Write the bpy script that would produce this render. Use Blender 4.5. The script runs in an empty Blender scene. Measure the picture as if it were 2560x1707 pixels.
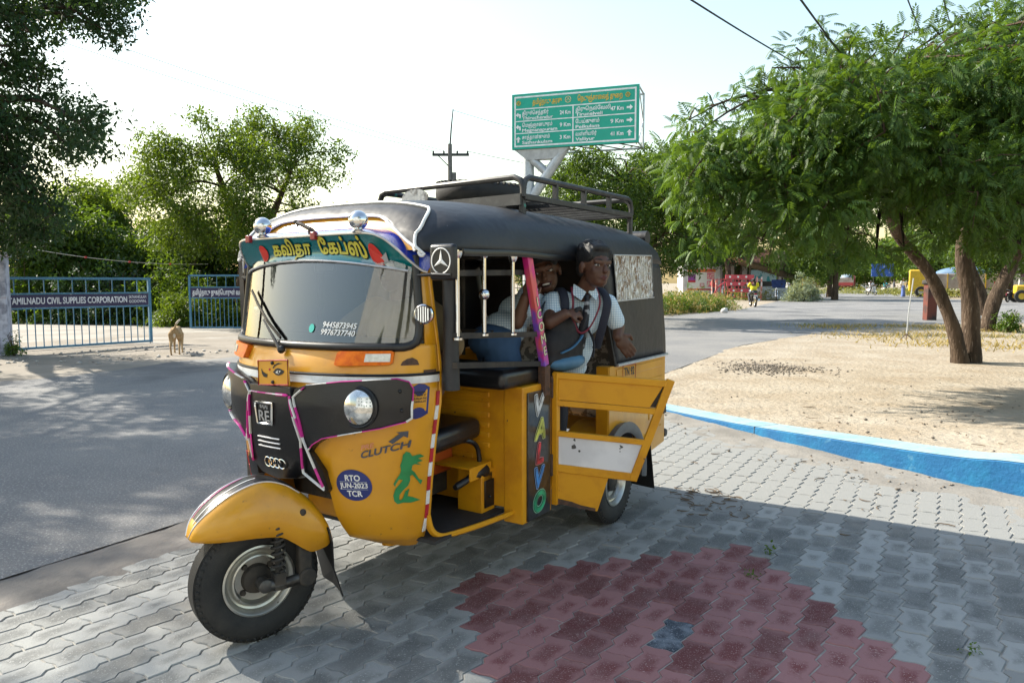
import bpy, bmesh, math, random
import numpy as np
from mathutils import Vector, Matrix, Quaternion
from mathutils.geometry import tessellate_polygon, interpolate_bezier, delaunay_2d_cdt
R=math.radians
random.seed(7); RNG=np.random.default_rng(7)
scene=bpy.context.scene
COL=scene.collection
# ---------------------------------------------------------------- camera
CAM_H=1.30; TILT=math.atan(146.5/1800.0)
cd=bpy.data.cameras.new('camera'); cam=bpy.data.objects.new('camera',cd); COL.objects.link(cam)
cd.sensor_width=36.0; cd.lens=36.0*1800.0/2560.0; cd.clip_end=3000; cd.clip_start=.05
cam.location=(0,0,CAM_H); cam.rotation_euler=(math.pi/2-TILT,0,0)
scene.camera=cam
# ---------------------------------------------------------------- light
SUN_EL=R(38); SUN_AZ=R(-64)          # azimuth measured from +Y towards +X
sun_dir=Vector((math.sin(SUN_AZ)*math.cos(SUN_EL),math.cos(SUN_AZ)*math.cos(SUN_EL),math.sin(SUN_EL)))
W=bpy.data.worlds.new('World'); scene.world=W; W.use_nodes=True
nt=W.node_tree; bg=nt.nodes['Background']
sky=nt.nodes.new('ShaderNodeTexSky'); sky.sky_type='NISHITA'; sky.sun_disc=False
sky.sun_elevation=SUN_EL; sky.sun_rotation=SUN_AZ; sky.air_density=1.8; sky.dust_density=1.5; sky.ozone_density=1.0; sky.altitude=0
nt.links.new(sky.outputs[0],bg.inputs[0]); bg.inputs[1].default_value=0.12
sl=bpy.data.lights.new('sun','SUN'); so=bpy.data.objects.new('sun',sl); COL.objects.link(so)
sl.energy=5.0; sl.angle=R(0.53); sl.color=(1.0,.93,.80)
so.rotation_euler=(-sun_dir).to_track_quat('-Z','Y').to_euler(); so.location=(-20,20,30)
scene.view_settings.view_transform='Standard'; scene.view_settings.look='None'
scene.view_settings.exposure=1.25; scene.view_settings.gamma=1.0; scene.view_settings.use_curve_mapping=False
scene.render.engine='CYCLES'
scene.cycles.max_bounces=8; scene.cycles.transparent_max_bounces=12
# ---------------------------------------------------------------- materials
MATS={}
def mat(name,c,r=.6,m=0.,c2=None,sc=6.,lo=.42,hi=.62,det=5.,bump=0.,bsc=60.,coat=0.,spec=.5,c3=None,sc3=80.,lo3=.62,hi3=.70,r2=None,stretch=None,bdist=.01,isl=0.,wc=False,orand=0.,c4=None,sc4=.6,lo4=.5,hi4=.7,edge=None):
    """procedural Principled: base c, patches of c2 (noise sc), fine specks of c3 (noise sc3), noise relief"""
    if name in MATS: return MATS[name]
    M=bpy.data.materials.new(name); M.use_nodes=True; t=M.node_tree; N=t.nodes; L=t.links
    b=N['Principled BSDF']; b.inputs['Roughness'].default_value=r; b.inputs['Metallic'].default_value=m
    b.inputs['Coat Weight'].default_value=coat; b.inputs['Coat Roughness'].default_value=.08; b.inputs['Specular IOR Level'].default_value=spec
    tc=N.new('ShaderNodeTexCoord'); mp=N.new('ShaderNodeMapping'); L.new(tc.outputs['Object'],mp.inputs[0])
    if wc:
        gp=N.new('ShaderNodeNewGeometry'); L.new(gp.outputs['Position'],mp.inputs[0])
    if stretch: mp.inputs['Scale'].default_value=stretch
    def noise(s,d=det):
        n=N.new('ShaderNodeTexNoise'); n.inputs['Scale'].default_value=s; n.inputs['Detail'].default_value=d; n.inputs['Roughness'].default_value=.6
        L.new(mp.outputs[0],n.inputs['Vector']); return n
    def ramp(n,a,bb):
        q=N.new('ShaderNodeMapRange'); q.inputs[1].default_value=a; q.inputs[2].default_value=bb; L.new(n.outputs[0],q.inputs[0]); q.clamp=True; return q
    col=None
    def mix(fac,ca,cb):
        x=N.new('ShaderNodeMix'); x.data_type='RGBA'; L.new(fac,x.inputs[0])
        for i,cc in((6,ca),(7,cb)):
            if hasattr(cc,'links') : L.new(cc,x.inputs[i])
            else: x.inputs[i].default_value=(*cc,1)
        return x.outputs[2]
    if c2 is None: c2=tuple(min(1,q*.82) for q in c)
    q=ramp(noise(sc),lo,hi); col=mix(q.outputs[0],c,c2)
    if c3 is not None: col=mix(ramp(noise(sc3,2.),lo3,hi3).outputs[0],col,c3)
    if c4 is not None: col=mix(ramp(noise(sc4,6.),lo4,hi4).outputs[0],col,c4)
    if edge is not None:
        sp=N.new('ShaderNodeSeparateXYZ');L.new(tc.outputs['Object'],sp.inputs[0]);ax=[]
        for k,hh in((0,edge[1]),(1,edge[2])):
            a=N.new('ShaderNodeMath');a.operation='ABSOLUTE';L.new(sp.outputs[k],a.inputs[0]);d=N.new('ShaderNodeMath');d.operation='DIVIDE';L.new(a.outputs[0],d.inputs[0]);d.inputs[1].default_value=hh;ax.append(d.outputs[0])
        mm=N.new('ShaderNodeMath');mm.operation='MAXIMUM';L.new(ax[0],mm.inputs[0]);L.new(ax[1],mm.inputs[1])
        ad=N.new('ShaderNodeMath');ad.operation='MULTIPLY_ADD';L.new(noise(16.,4.).outputs[0],ad.inputs[0]);ad.inputs[1].default_value=1.1;L.new(mm.outputs[0],ad.inputs[2])
        oi=N.new('ShaderNodeObjectInfo');a2=N.new('ShaderNodeMath');a2.operation='MULTIPLY_ADD';L.new(oi.outputs['Random'],a2.inputs[0]);a2.inputs[1].default_value=.55;L.new(ad.outputs[0],a2.inputs[2])
        q3=N.new('ShaderNodeMapRange');L.new(a2.outputs[0],q3.inputs[0]);q3.inputs[1].default_value=1.22;q3.inputs[2].default_value=1.62;col=mix(q3.outputs[0],col,edge[0])
    if isl:
        g=N.new('ShaderNodeNewGeometry'); h=N.new('ShaderNodeHueSaturation'); mr=N.new('ShaderNodeMapRange')
        L.new(g.outputs['Random Per Island'],mr.inputs[0]); mr.inputs[3].default_value=1-isl; mr.inputs[4].default_value=1+isl
        L.new(mr.outputs[0],h.inputs['Value']); L.new(col,h.inputs['Color']); col=h.outputs[0]
    if orand:
        g=N.new('ShaderNodeObjectInfo'); h=N.new('ShaderNodeHueSaturation'); mr=N.new('ShaderNodeMapRange')
        L.new(g.outputs['Random'],mr.inputs[0]); mr.inputs[3].default_value=1-orand; mr.inputs[4].default_value=1+orand
        L.new(mr.outputs[0],h.inputs['Value']); L.new(col,h.inputs['Color']); col=h.outputs[0]
    L.new(col,b.inputs['Base Color'])
    if r2 is not None:
        x=N.new('ShaderNodeMapRange'); L.new(q.outputs[0],x.inputs[0]); x.inputs[3].default_value=r; x.inputs[4].default_value=r2; L.new(x.outputs[0],b.inputs['Roughness'])
    if bump:
        bn=N.new('ShaderNodeBump'); bn.inputs['Strength'].default_value=bump; bn.inputs['Distance'].default_value=bdist
        L.new(noise(bsc,3.).outputs[0],bn.inputs['Height']); L.new(bn.outputs[0],b.inputs['Normal'])
    MATS[name]=M; return M
def leaf_mat(name,c,c2,trans=.4,hue=.25):
    M=bpy.data.materials.new(name); M.use_nodes=True; t=M.node_tree; N=t.nodes; L=t.links
    b=N['Principled BSDF']; b.inputs['Roughness'].default_value=.55; b.inputs['Specular IOR Level'].default_value=.4
    g=N.new('ShaderNodeNewGeometry'); mx=N.new('ShaderNodeMix'); mx.data_type='RGBA'
    L.new(g.outputs['Random Per Island'],mx.inputs[0]); mx.inputs[6].default_value=(*c,1); mx.inputs[7].default_value=(*c2,1)
    tl=N.new('ShaderNodeBsdfTranslucent'); ms=N.new('ShaderNodeMixShader'); ms.inputs[0].default_value=trans
    br=N.new('ShaderNodeMix'); br.data_type='RGBA'; br.inputs[0].default_value=.5; L.new(mx.outputs[2],br.inputs[6]); br.inputs[7].default_value=(c2[0]*2.2+.05,c2[1]*1.9+.05,c2[2]*.6,1)
    L.new(mx.outputs[2],b.inputs['Base Color']); L.new(br.outputs[2],tl.inputs[0])
    L.new(b.outputs[0],ms.inputs[1]); L.new(tl.outputs[0],ms.inputs[2]); L.new(ms.outputs[0],N['Material Output'].inputs[0])
    MATS[name]=M; return M
def glass_mat(name,tint=(.86,.93,.9),refl=.12,rough=.02):
    """thin sheet glass: clear with a Fresnel mirror on both faces"""
    M=bpy.data.materials.new(name); M.use_nodes=True; t=M.node_tree; N=t.nodes; L=t.links
    N.remove(N['Principled BSDF'])
    tr=N.new('ShaderNodeBsdfTransparent'); tr.inputs[0].default_value=(*tint,1)
    gl=N.new('ShaderNodeBsdfGlossy'); gl.inputs['Roughness'].default_value=rough
    lw=N.new('ShaderNodeFresnel'); lw.inputs[0].default_value=1.52
    ad=N.new('ShaderNodeMath'); ad.operation='MULTIPLY_ADD'; ad.inputs[1].default_value=1.15; ad.inputs[2].default_value=refl; L.new(lw.outputs[0],ad.inputs[0]); ad.use_clamp=True
    ms=N.new('ShaderNodeMixShader'); L.new(ad.outputs[0],ms.inputs[0]); L.new(tr.outputs[0],ms.inputs[1]); L.new(gl.outputs[0],ms.inputs[2])
    L.new(ms.outputs[0],N['Material Output'].inputs[0]); MATS[name]=M; return M
# ---------------------------------------------------------------- objects
def link(o,parent=None):
    COL.objects.link(o)
    if parent is not None: o.parent=parent
    return o
def tag(o,label=None,cat=None,group=None,kind=None):
    if label: o['label']=label
    if cat: o['category']=cat
    if group: o['group']=group
    if kind: o['kind']=kind
    return o
def empty(name,loc=(0,0,0),rz=0.,label=None,cat=None,group=None):
    o=bpy.data.objects.new(name,None); o.location=loc; o.rotation_euler=(0,0,rz); o.empty_display_size=.1; COL.objects.link(o)
    return tag(o,label,cat,group)
def copy_tree(o,parent=None):
    c=o.copy(); COL.objects.link(c); c.parent=parent
    for ch in list(o.children): copy_tree(ch,c)
    return c
def np_mesh(name,verts,faces_flat,nper,mat_=None,parent=None,smooth=False):
    """fast mesh from numpy arrays; every face has nper corners"""
    me=bpy.data.meshes.new(name); nv=len(verts); nf=len(faces_flat)//nper
    me.vertices.add(nv); me.vertices.foreach_set('co',np.asarray(verts,np.float32).ravel())
    me.loops.add(nf*nper); me.loops.foreach_set('vertex_index',np.asarray(faces_flat,np.int32))
    me.polygons.add(nf); me.polygons.foreach_set('loop_start',np.arange(0,nf*nper,nper,dtype=np.int32))
    if smooth: me.polygons.foreach_set('use_smooth',np.ones(nf,bool))
    me.update(calc_edges=True)
    if mat_: me.materials.append(mat_)
    o=bpy.data.objects.new(name,me); return link(o,parent)
class MB:
    def __init__(s): s.v=[]; s.f=[]; s.M=None
    def push(s,vs,fs):
        b=len(s.v)
        if s.M is not None: vs=[tuple(s.M@Vector(p)) for p in vs]
        s.v+= [tuple(p) for p in vs]; s.f+=[tuple(i+b for i in f) for f in fs]; return s
    def box(s,c,d,rot=None,taper=1.):
        x,y,z=(q/2 for q in d); vs=[]
        for k in(-1,1):
            t=taper if k>0 else 1.
            for (i,j) in((-1,-1),(1,-1),(1,1),(-1,1)): vs.append(Vector((i*x*t,j*y*t,k*z)))
        if rot is not None:
            Mx=rot if isinstance(rot,(Matrix,)) else Matrix.Rotation(rot,3,'Z')
            vs=[Mx@p for p in vs]
        return s.push([p+Vector(c) for p in vs],[(3,2,1,0),(4,5,6,7),(0,1,5,4),(1,2,6,5),(2,3,7,6),(3,0,4,7)])
    def bar(s,a,b,w,h,up=(0,0,1)):
        """rectangular bar from a to b"""
        a=Vector(a);b=Vector(b);d=(b-a).normalized();u=Vector(up)
        if abs(d.dot(u))>.98:u=Vector((1,0,0))
        r=d.cross(u).normalized();u=r.cross(d)
        vs=[]
        for p in(a,b):
            for(i,j)in((-1,-1),(1,-1),(1,1),(-1,1)): vs.append(p+r*(i*w/2)+u*(j*h/2))
        return s.push(vs,[(3,2,1,0),(4,5,6,7),(0,1,5,4),(1,2,6,5),(2,3,7,6),(3,0,4,7)])
    def tube(s,pts,r,n=8,cap=True,closed=False,flat=1.):
        pts=[Vector(p) for p in pts]; m=len(pts); rs=r if hasattr(r,'__len__') else [r]*m
        ref=None; vs=[];fs=[]
        for i,p in enumerate(pts):
            a=pts[(i-1)%m] if (closed or i>0) else p; b=pts[(i+1)%m] if(closed or i<m-1) else p
            d=(b-a).normalized()
            if ref is None: ref=Vector((0,0,1)) if abs(d.z)<.9 else Vector((1,0,0))
            x=d.cross(ref)
            if x.length<1e-4: x=d.cross(Vector((.3,.9,.1)))
            x.normalize(); y=x.cross(d).normalized(); ref=y
            for k in range(n):
                t=2*math.pi*k/n; vs.append(p+x*(rs[i]*math.cos(t))+y*(rs[i]*flat*math.sin(t)))
        for i in range(m if closed else m-1):
            j=(i+1)%m
            for k in range(n): fs.append((i*n+k,i*n+(k+1)%n,j*n+(k+1)%n,j*n+k))
        if cap and not closed: fs.append(tuple(range(n-1,-1,-1))); fs.append(tuple((m-1)*n+k for k in range(n)))
        return s.push(vs,fs)
    def ball(s,c,r,nu=16,nv=10,rot=None):
        rx,ry,rz=r if hasattr(r,'__len__') else (r,r,r); vs=[];fs=[]
        for j in range(nv+1):
            t=math.pi*j/nv
            for i in range(nu):
                a=2*math.pi*i/nu; p=Vector((rx*math.sin(t)*math.cos(a),ry*math.sin(t)*math.sin(a),rz*math.cos(t)))
                if rot is not None: p=rot@p
                vs.append(p+Vector(c))
        for j in range(nv):
            for i in range(nu):
                q=(j*nu+i,(j+1)*nu+i,(j+1)*nu+(i+1)%nu,j*nu+(i+1)%nu)
                if j==0: fs.append((q[0],q[1],q[2]))
                elif j==nv-1: fs.append((q[0],q[1],q[3]))
                else: fs.append(q)
        return s.push(vs,fs)
    def lathe(s,prof,n=32,M=None,closed=False):
        """profile of (radius, axial) revolved about local Z, placed by M (4x4)"""
        vs=[];fs=[];m=len(prof); M=M or Matrix.Identity(4)
        for (r,h) in prof:
            for k in range(n):
                t=2*math.pi*k/n; vs.append(M@Vector((r*math.cos(t),r*math.sin(t),h)))
        for i in range(m if closed else m-1):
            j=(i+1)%m
            for k in range(n): fs.append((i*n+k,i*n+(k+1)%n,j*n+(k+1)%n,j*n+k))
        return s.push(vs,fs)
    def grid(s,P,closed_u=False,closed_v=False):
        a=len(P);b=len(P[0]);vs=[p for row in P for p in row];fs=[]
        for i in range(a if closed_u else a-1):
            for j in range(b if closed_v else b-1):
                i2=(i+1)%a;j2=(j+1)%b; fs.append((i*b+j,i*b+j2,i2*b+j2,i2*b+j))
        return s.push(vs,fs)
    def prism(s,poly,vec):
        """3D planar outline extruded by vec"""
        n=len(poly);vec=Vector(vec);a=[Vector(p) for p in poly];tr=tessellate_polygon([a])
        vs=a+[p+vec for p in a]
        fs=[tuple(t) for t in tr]+[tuple(q+n for q in reversed(t)) for t in tr]+[(i,(i+1)%n,(i+1)%n+n,i+n) for i in range(n)]
        return s.push(vs,fs)
    def poly(s,poly):
        a=[Vector(p) for p in poly];return s.push(a,[tuple(t) for t in tessellate_polygon([a])])
    def build(s,name,m,parent=None,smooth=40,bevel=0.,solid=0.,sub=0,fix=True,segs=2,soff=0.):
        me=bpy.data.meshes.new(name); me.from_pydata(s.v,[],s.f); me.materials.append(m)
        if fix:
            bm=bmesh.new(); bm.from_mesh(me); bmesh.ops.remove_doubles(bm,verts=bm.verts,dist=1e-5); bmesh.ops.recalc_face_normals(bm,faces=bm.faces); bm.to_mesh(me); bm.free()
        if smooth:
            me.shade_smooth(); me.set_sharp_from_angle(angle=R(smooth))
        o=bpy.data.objects.new(name,me); link(o,parent)
        if solid:
            q=o.modifiers.new('thickness','SOLIDIFY'); q.thickness=solid; q.offset=soff
        if bevel:
            q=o.modifiers.new('bevel','BEVEL'); q.width=bevel; q.segments=segs; q.limit_method='ANGLE'; q.angle_limit=R(35); q.harden_normals=False
        if sub:
            q=o.modifiers.new('subdivision','SUBSURF'); q.levels=sub; q.render_levels=sub
        return o
def smoothpts(pts,n=6,closed=False):
    """Catmull-Rom through points"""
    P=[Vector(p) for p in pts];m=len(P);out=[]
    for i in range(m if closed else m-1):
        p0=P[(i-1)%m] if(closed or i>0) else P[i];p1=P[i];p2=P[(i+1)%m];p3=P[(i+2)%m] if(closed or i+2<m) else p2
        for k in range(n):
            t=k/n;out.append(.5*((2*p1)+(p2-p0)*t+(2*p0-5*p1+4*p2-p3)*t*t+(3*p1-p0-3*p2+p3)*t**3))
    if not closed: out.append(P[-1])
    return out
def text2d(body,size=1.,bold=0.,shear=0.,sx=1.,align='CENTER',spacing=1.,fit=None):
    """outline lettering -> list of triangulated 2D pieces [(points, tris)], centred as asked"""
    c=bpy.data.curves.new('lettering','FONT'); c.body=body; c.size=1.; c.shear=shear; c.space_character=spacing; c.resolution_u=3
    o=bpy.data.objects.new('lettering',c); COL.objects.link(o)
    dg=bpy.context.evaluated_depsgraph_get(); cu=o.evaluated_get(dg).to_curve(dg)
    loops=[]
    for sp in cu.splines:
        pts=[]
        if sp.type=='BEZIER':
            b=sp.bezier_points;n=len(b)
            for i in range(n):
                p,q=b[i],b[(i+1)%n]
                straight=(p.handle_right-p.co).length<1e-5 and (q.handle_left-q.co).length<1e-5
                seg=[p.co.copy()] if straight else interpolate_bezier(p.co,p.handle_right,q.handle_left,q.co,5)[:-1]
                pts+=[(v.x,v.y) for v in seg]
        else: pts=[(p.co.x,p.co.y) for p in sp.points]
        out=[]
        for p in pts:
            if not out or math.hypot(p[0]-out[-1][0],p[1]-out[-1][1])>1e-4: out.append(p)
        if len(out)>2: loops.append(np.array(out))
    o.evaluated_get(dg).to_curve_clear(); bpy.data.objects.remove(o); bpy.data.curves.remove(c)
    def area(p): x,y=p[:,0],p[:,1]; return .5*np.sum(x*np.roll(y,-1)-y*np.roll(x,-1))
    if not loops: return []
    A=[area(p) for p in loops]
    sgn=np.sign(A[int(np.argmax(np.abs(A)))])
    if bold:
        nl=[]
        for p,a in zip(loops,A):
            e1=p-np.roll(p,1,0);e2=np.roll(p,-1,0)-p
            n1=np.stack([e1[:,1],-e1[:,0]],1);n2=np.stack([e2[:,1],-e2[:,0]],1)
            n1/=np.linalg.norm(n1,axis=1)[:,None]+1e-9;n2/=np.linalg.norm(n2,axis=1)[:,None]+1e-9
            nn=n1+n2;nn/=np.maximum(np.linalg.norm(nn,axis=1)[:,None],.5);nl.append(p+nn*bold*sgn)
        loops=nl
    al=np.concatenate(loops);x0,x1=al[:,0].min(),al[:,0].max()
    ox={'CENTER':(x0+x1)/2,'LEFT':x0,'RIGHT':x1}[align]
    if fit: sx=fit/((x1-x0)*size)
    # constrained triangulation, keep triangles with non-zero winding
    vv=[];ee=[]
    for p in loops:
        k=len(vv);n=len(p);vv+=[Vector((float(a),float(b))) for a,b in p];ee+=[(k+i,k+(i+1)%n) for i in range(n)]
    ov,oe,of,_,_,_=delaunay_2d_cdt(vv,ee,[],0,1e-5)
    V=np.array([(v.x,v.y) for v in ov]);F=np.array([f for f in of if len(f)==3]);C=V[F].mean(1);Wn=np.zeros(len(C))
    for p in loops:
        q=np.roll(p,-1,0)
        for a,b in zip(p,q):
            up=(a[1]<=C[:,1])&(b[1]>C[:,1]);dn=(a[1]>C[:,1])&(b[1]<=C[:,1])
            if not(up.any() or dn.any()): continue
            side=(b[0]-a[0])*(C[:,1]-a[1])-(C[:,0]-a[0])*(b[1]-a[1]);Wn+=(up&(side>0)).astype(int)-(dn&(side<0)).astype(int)
    keep=F[Wn!=0]
    return [((V-np.array([ox,0]))*size*np.array([sx,1]),[tuple(t) for t in keep])]
def lettering(name,body,fn,m,parent,size,off=.0004,**k):
    """lettering as raised print; fn maps (x,y,lift) -> 3D point on the carrying surface"""
    b=MB()
    for i,(pts,tr) in enumerate(text2d(body,size,**k)):
        b.push([fn(x,y,off*i) for x,y in pts],tr)
    if not b.v: return None
    o=b.build(name,m,parent,smooth=0,fix=False); return o
def flat(o,ex,ey,n,base=.003):
    """mapping for a flat sign: origin, x axis, y axis, normal"""
    o,ex,ey,n=Vector(o),Vector(ex).normalized(),Vector(ey).normalized(),Vector(n).normalized()
    return lambda x,y,l: o+ex*x+ey*y+n*(base+l)
def remeshed(b,name,m,parent,voxel=.006,smooth_it=4,sfac=.5):
    """fuse overlapping solids into one continuous skin"""
    me=bpy.data.meshes.new(name+'_raw'); me.from_pydata(b.v,[],b.f)
    o=bpy.data.objects.new(name,me); COL.objects.link(o)
    q=o.modifiers.new('r','REMESH'); q.mode='VOXEL'; q.voxel_size=voxel; q.use_smooth_shade=True
    q=o.modifiers.new('s','SMOOTH'); q.factor=sfac; q.iterations=smooth_it
    dg=bpy.context.evaluated_depsgraph_get(); nm=bpy.data.meshes.new_from_object(o.evaluated_get(dg),depsgraph=dg)
    bpy.data.objects.remove(o); bpy.data.meshes.remove(me); nm.name=name
    nm.materials.clear(); nm.materials.append(m); nm.shade_smooth()
    return link(bpy.data.objects.new(name,nm),parent)
def limb(b,pts,rs,n=12):
    """tapered capsule chain"""
    for i in range(len(pts)-1):
        p,q=Vector(pts[i]),Vector(pts[i+1]); st=4
        b.tube([p.lerp(q,k/st) for k in range(st+1)],[rs[i]+(rs[i+1]-rs[i])*k/st for k in range(st+1)],n)
    for p,r in zip(pts,rs): b.ball(p,r,n,8)
# ================================================================ ground, road, paving
def fbm(x,y,seed=0,oct=4):
    """cheap value noise, vectorised"""
    x=np.asarray(x,float);y=np.asarray(y,float);t=np.zeros(np.broadcast(x,y).shape);a=.5
    def h(i,j): 
        n=np.sin(i*127.1+j*311.7+seed*74.7)*43758.5453; return n-np.floor(n)
    for o in range(oct):
        xi=np.floor(x);yi=np.floor(y);fx=x-xi;fy=y-yi;fx=fx*fx*(3-2*fx);fy=fy*fy*(3-2*fy)
        t=t+a*((h(xi,yi)*(1-fx)+h(xi+1,yi)*fx)*(1-fy)+(h(xi,yi+1)*(1-fx)+h(xi+1,yi+1)*fx)*fy)
        x=x*2.03+1.7;y=y*2.03+9.2;a*=.5
    return t
def height_sheet(name,xs,ys,fn,m,kind='structure'):
    X,Y=np.meshgrid(xs,ys);Z=fn(X,Y);v=np.stack([X.ravel(),Y.ravel(),Z.ravel()],1);nx=len(xs);ny=len(ys)
    i=np.arange(nx-1)[None,:]+nx*np.arange(ny-1)[:,None];f=np.stack([i,i+1,i+1+nx,i+nx],-1).reshape(-1,4)
    o=np_mesh(name,v,f.ravel(),4,m,None,True);return tag(o,kind=kind)
m_sand=mat('sand',(.320,.282,.228),.95,c2=(.245,.198,.142),sc=1.3,lo=.36,hi=.70,c3=(.15,.11,.07),sc3=21,lo3=.64,hi3=.74,bump=.9,bsc=13,bdist=.035,wc=True,spec=.2)
m_dust=mat('dust',(.185,.170,.156),.95,c2=(.135,.125,.115),sc=2.2,lo=.35,hi=.65,c3=(.20,.17,.14),sc3=30,lo3=.66,hi3=.74,bump=.4,bsc=40,bdist=.01,wc=True,spec=.2)
m_asph=mat('asphalt',(.134,.135,.140),.85,c2=(.196,.191,.184),sc=.6,lo=.38,hi=.68,c3=(.34,.33,.31),sc3=70,lo3=.54,hi3=.70,bump=.8,bsc=110,bdist=.006,wc=True,spec=.3,c4=(.085,.086,.09),sc4=.22,lo4=.54,hi4=.64)
m_conc=mat('entrance concrete',(.30,.28,.25),.9,c2=(.23,.21,.185),sc=.8,c3=(.25,.23,.2),sc3=18,lo3=.64,hi3=.74,wc=True,spec=.2)
def ground_sheet():
    a=np.concatenate([np.linspace(-700,-40,12),np.linspace(-30,60,91),np.linspace(80,900,14)])
    b=np.concatenate([np.linspace(-300,-12,8),np.linspace(-10,70,81),np.linspace(90,1500,16)])
    return height_sheet('ground',a,b,lambda X,Y:-.035+.03*(fbm(X*.5,Y*.5,3)-.5)*np.where((Y>2)&(Y<60),1,0),m_sand)
ground_sheet()
ROAD=[(-14,-16),(-8.3,-7.2),(-4.0,0.1),(-2.3,3.0),(0,6.9),(2.25,10.4),(4.8,15.0),(8.4,19.2),(12.3,21.9),(22,25.3),(60,33),(110,38),(112,60),(60,52.5),(40,52),(35,57),(42,78),(80,158),(205,415),(400,820),(392,824),(193,420),(71,162),(37,91),(28.5,71.5),(20.2,54),(10.9,34.6),(6.2,28.2),(0.2,18.6),(-3.2,14.9),(-5.6,11.9),(-6.9,9.2),(-10,4.0),(-17,-8),(-22,-16)]
road=MB().poly([(x,y,.0) for x,y in ROAD]).build('road',m_asph,smooth=0); tag(road,kind='structure')
for p in road.data.polygons:
    if p.normal.z<0: p.flip()
path=MB().poly([(-5.4,15.6,.006),(-4.2,17.6,.006),(-5.2,20.2,.006),(-9.2,21.2,.006),(-15.5,22.5,.006),(-24,23.5,.006),(-24,20,.006),(-13,14.0,.006),(-9.4,13.9,.006),(-7.6,15.3,.006)]).build('entrance_path',m_conc,smooth=0); tag(path,kind='structure')
m_verge=mat('grey verge sand',(.27,.24,.205),.95,c2=(.20,.178,.15),sc=1.6,lo=.35,hi=.65,c3=(.19,.165,.14),sc3=26,lo3=.64,hi3=.74,bump=.5,bsc=30,bdist=.02,wc=True,spec=.2)
# drifted dust at the two road margins: real relief that dips under the asphalt
def along(pts,n):
    P=[np.array(p,float) for p in pts];d=[0]
    for a,b in zip(P,P[1:]): d.append(d[-1]+np.linalg.norm(b-a))
    s=np.linspace(0,d[-1],n);return np.stack([np.interp(s,d,[p[0] for p in P]),np.interp(s,d,[p[1] for p in P])],1)
def strip(name,pts,n,off0,off1,m_,fn,nd=24,kind='structure'):
    """sheet following a line; offsets measured to its left; fn(x,y,w)->z"""
    C=along(pts,n);T=np.gradient(C,axis=0);T/=np.linalg.norm(T,axis=1)[:,None];Nn=np.stack([-T[:,1],T[:,0]],1)
    w=np.linspace(0,1,nd);P=C[:,None,:]+Nn[:,None,:]*(off0+(off1-off0)*w)[None,:,None]
    Z=fn(P[...,0],P[...,1],np.broadcast_to(w,P.shape[:2]));v=np.concatenate([P,Z[...,None]],-1).reshape(-1,3)
    i=np.arange(nd-1)[None,:]+nd*np.arange(n-1)[:,None];f=np.stack([i,i+1,i+1+nd,i+nd],-1).reshape(-1,4)
    o=np_mesh(name,v,f.ravel(),4,m_,None,True);return tag(o,kind=kind)
strip('dust_margin',[(-7.4,-6.2),(-4.15,-.75),(-2.06,2.80),(-1.63,3.53),(.25,6.6),(1.5,8.8)],260,-.22,.62,m_dust,
      lambda X,Y,w:-.022+.026*np.clip(w*4,0,1)*np.clip((1-w)*1.9,0,1)+.026*(fbm(X*2.5,Y*2.5,5)-.5)+.016*(fbm(X*8,Y*8,8)-.5)-.06*np.clip((w-.82)/.18,0,1),60)
strip('road_verge',[(-20,-12),(-10.1,4.0),(-6.8,9.3),(-5.6,12.2),(-3.3,15.0),(.2,18.7),(6.2,28.4)],160,-.7,6.5,m_verge,
      lambda X,Y,w:np.where(w<.13,-.02+.30*w,.012)+.045*(fbm(X*1.6,Y*1.6,11)-.5)*np.clip(w*8,0,1)-.06*(w>.96),60)
# ---------------------------------------------------------------- kerb + sandy verge behind it
KB=[(.75,8.7,0),(1.15,7.95,.004),(1.55,7.21,.018),(1.96,6.35,.053),(2.23,5.754,.095),(2.517,5.235,.129),(2.773,4.80,.155),(2.93,4.53,.180),(3.11,4.26,.213),(3.6,3.4,.26),(4.6,1.65,.33),(5.5,.1,.38)]
KB=smoothpts(KB,5)
KN=[]
for i,p in enumerate(KB):
    a=KB[max(0,i-1)];b=KB[min(len(KB)-1,i+1)];d=Vector((b.x-a.x,b.y-a.y,0)).normalized();KN.append(Vector((-d.y,d.x,0)))   # away from the paving
m_kerb=mat('kerb blue paint',(.002,.092,.235),.8,c2=(.006,.15,.31),sc=5,lo=.45,hi=.75,c3=(.12,.30,.42),sc3=9,lo3=.68,hi3=.85,bump=.5,bsc=35,bdist=.01,wc=True)
m_kerbt=mat('chalky pale blue paint',(.25,.37,.41),.85,c2=(.19,.32,.39),sc=4,c3=(.10,.27,.38),sc3=11,lo3=.6,hi3=.8,bump=.3,bsc=40,wc=True)
kw=.27
b=MB();b.grid([[ (p.x,p.y,-.05),(p.x,p.y,p.z-.006),(p.x+n.x*.006,p.y+n.y*.006,p.z),(p.x+n.x*kw,p.y+n.y*kw,p.z),(p.x+n.x*kw,p.y+n.y*kw,-.05)] for p,n in zip(KB,KN)])
kerb=b.build('kerb',m_kerb,smooth=30); tag(kerb,kind='structure')
b=MB();b.grid([[ (p.x+n.x*w,p.y+n.y*w,p.z+.004) for w in(.004,.1,kw+.01)] for p,n in zip(KB,KN)])
b.build('kerb_top',m_kerbt,kerb)
for i in(17,):
    p,n=KB[i],KN[i];b=MB();b.prism([(p.x-n.x*.003,p.y-n.y*.003,-.03),(p.x-n.x*.003,p.y-n.y*.003,p.z+.005),(p.x+n.x*kw,p.y+n.y*kw,p.z+.006)],(-n.y*.005,n.x*.005,0));b.build('kerb_joint',mat('dark joint grit',(.08,.09,.10),.95),kerb,smooth=0)  # thin dark strip marks the kerb joint
KX=np.array([(p.x,p.y,p.z) for p in KB])
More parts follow.
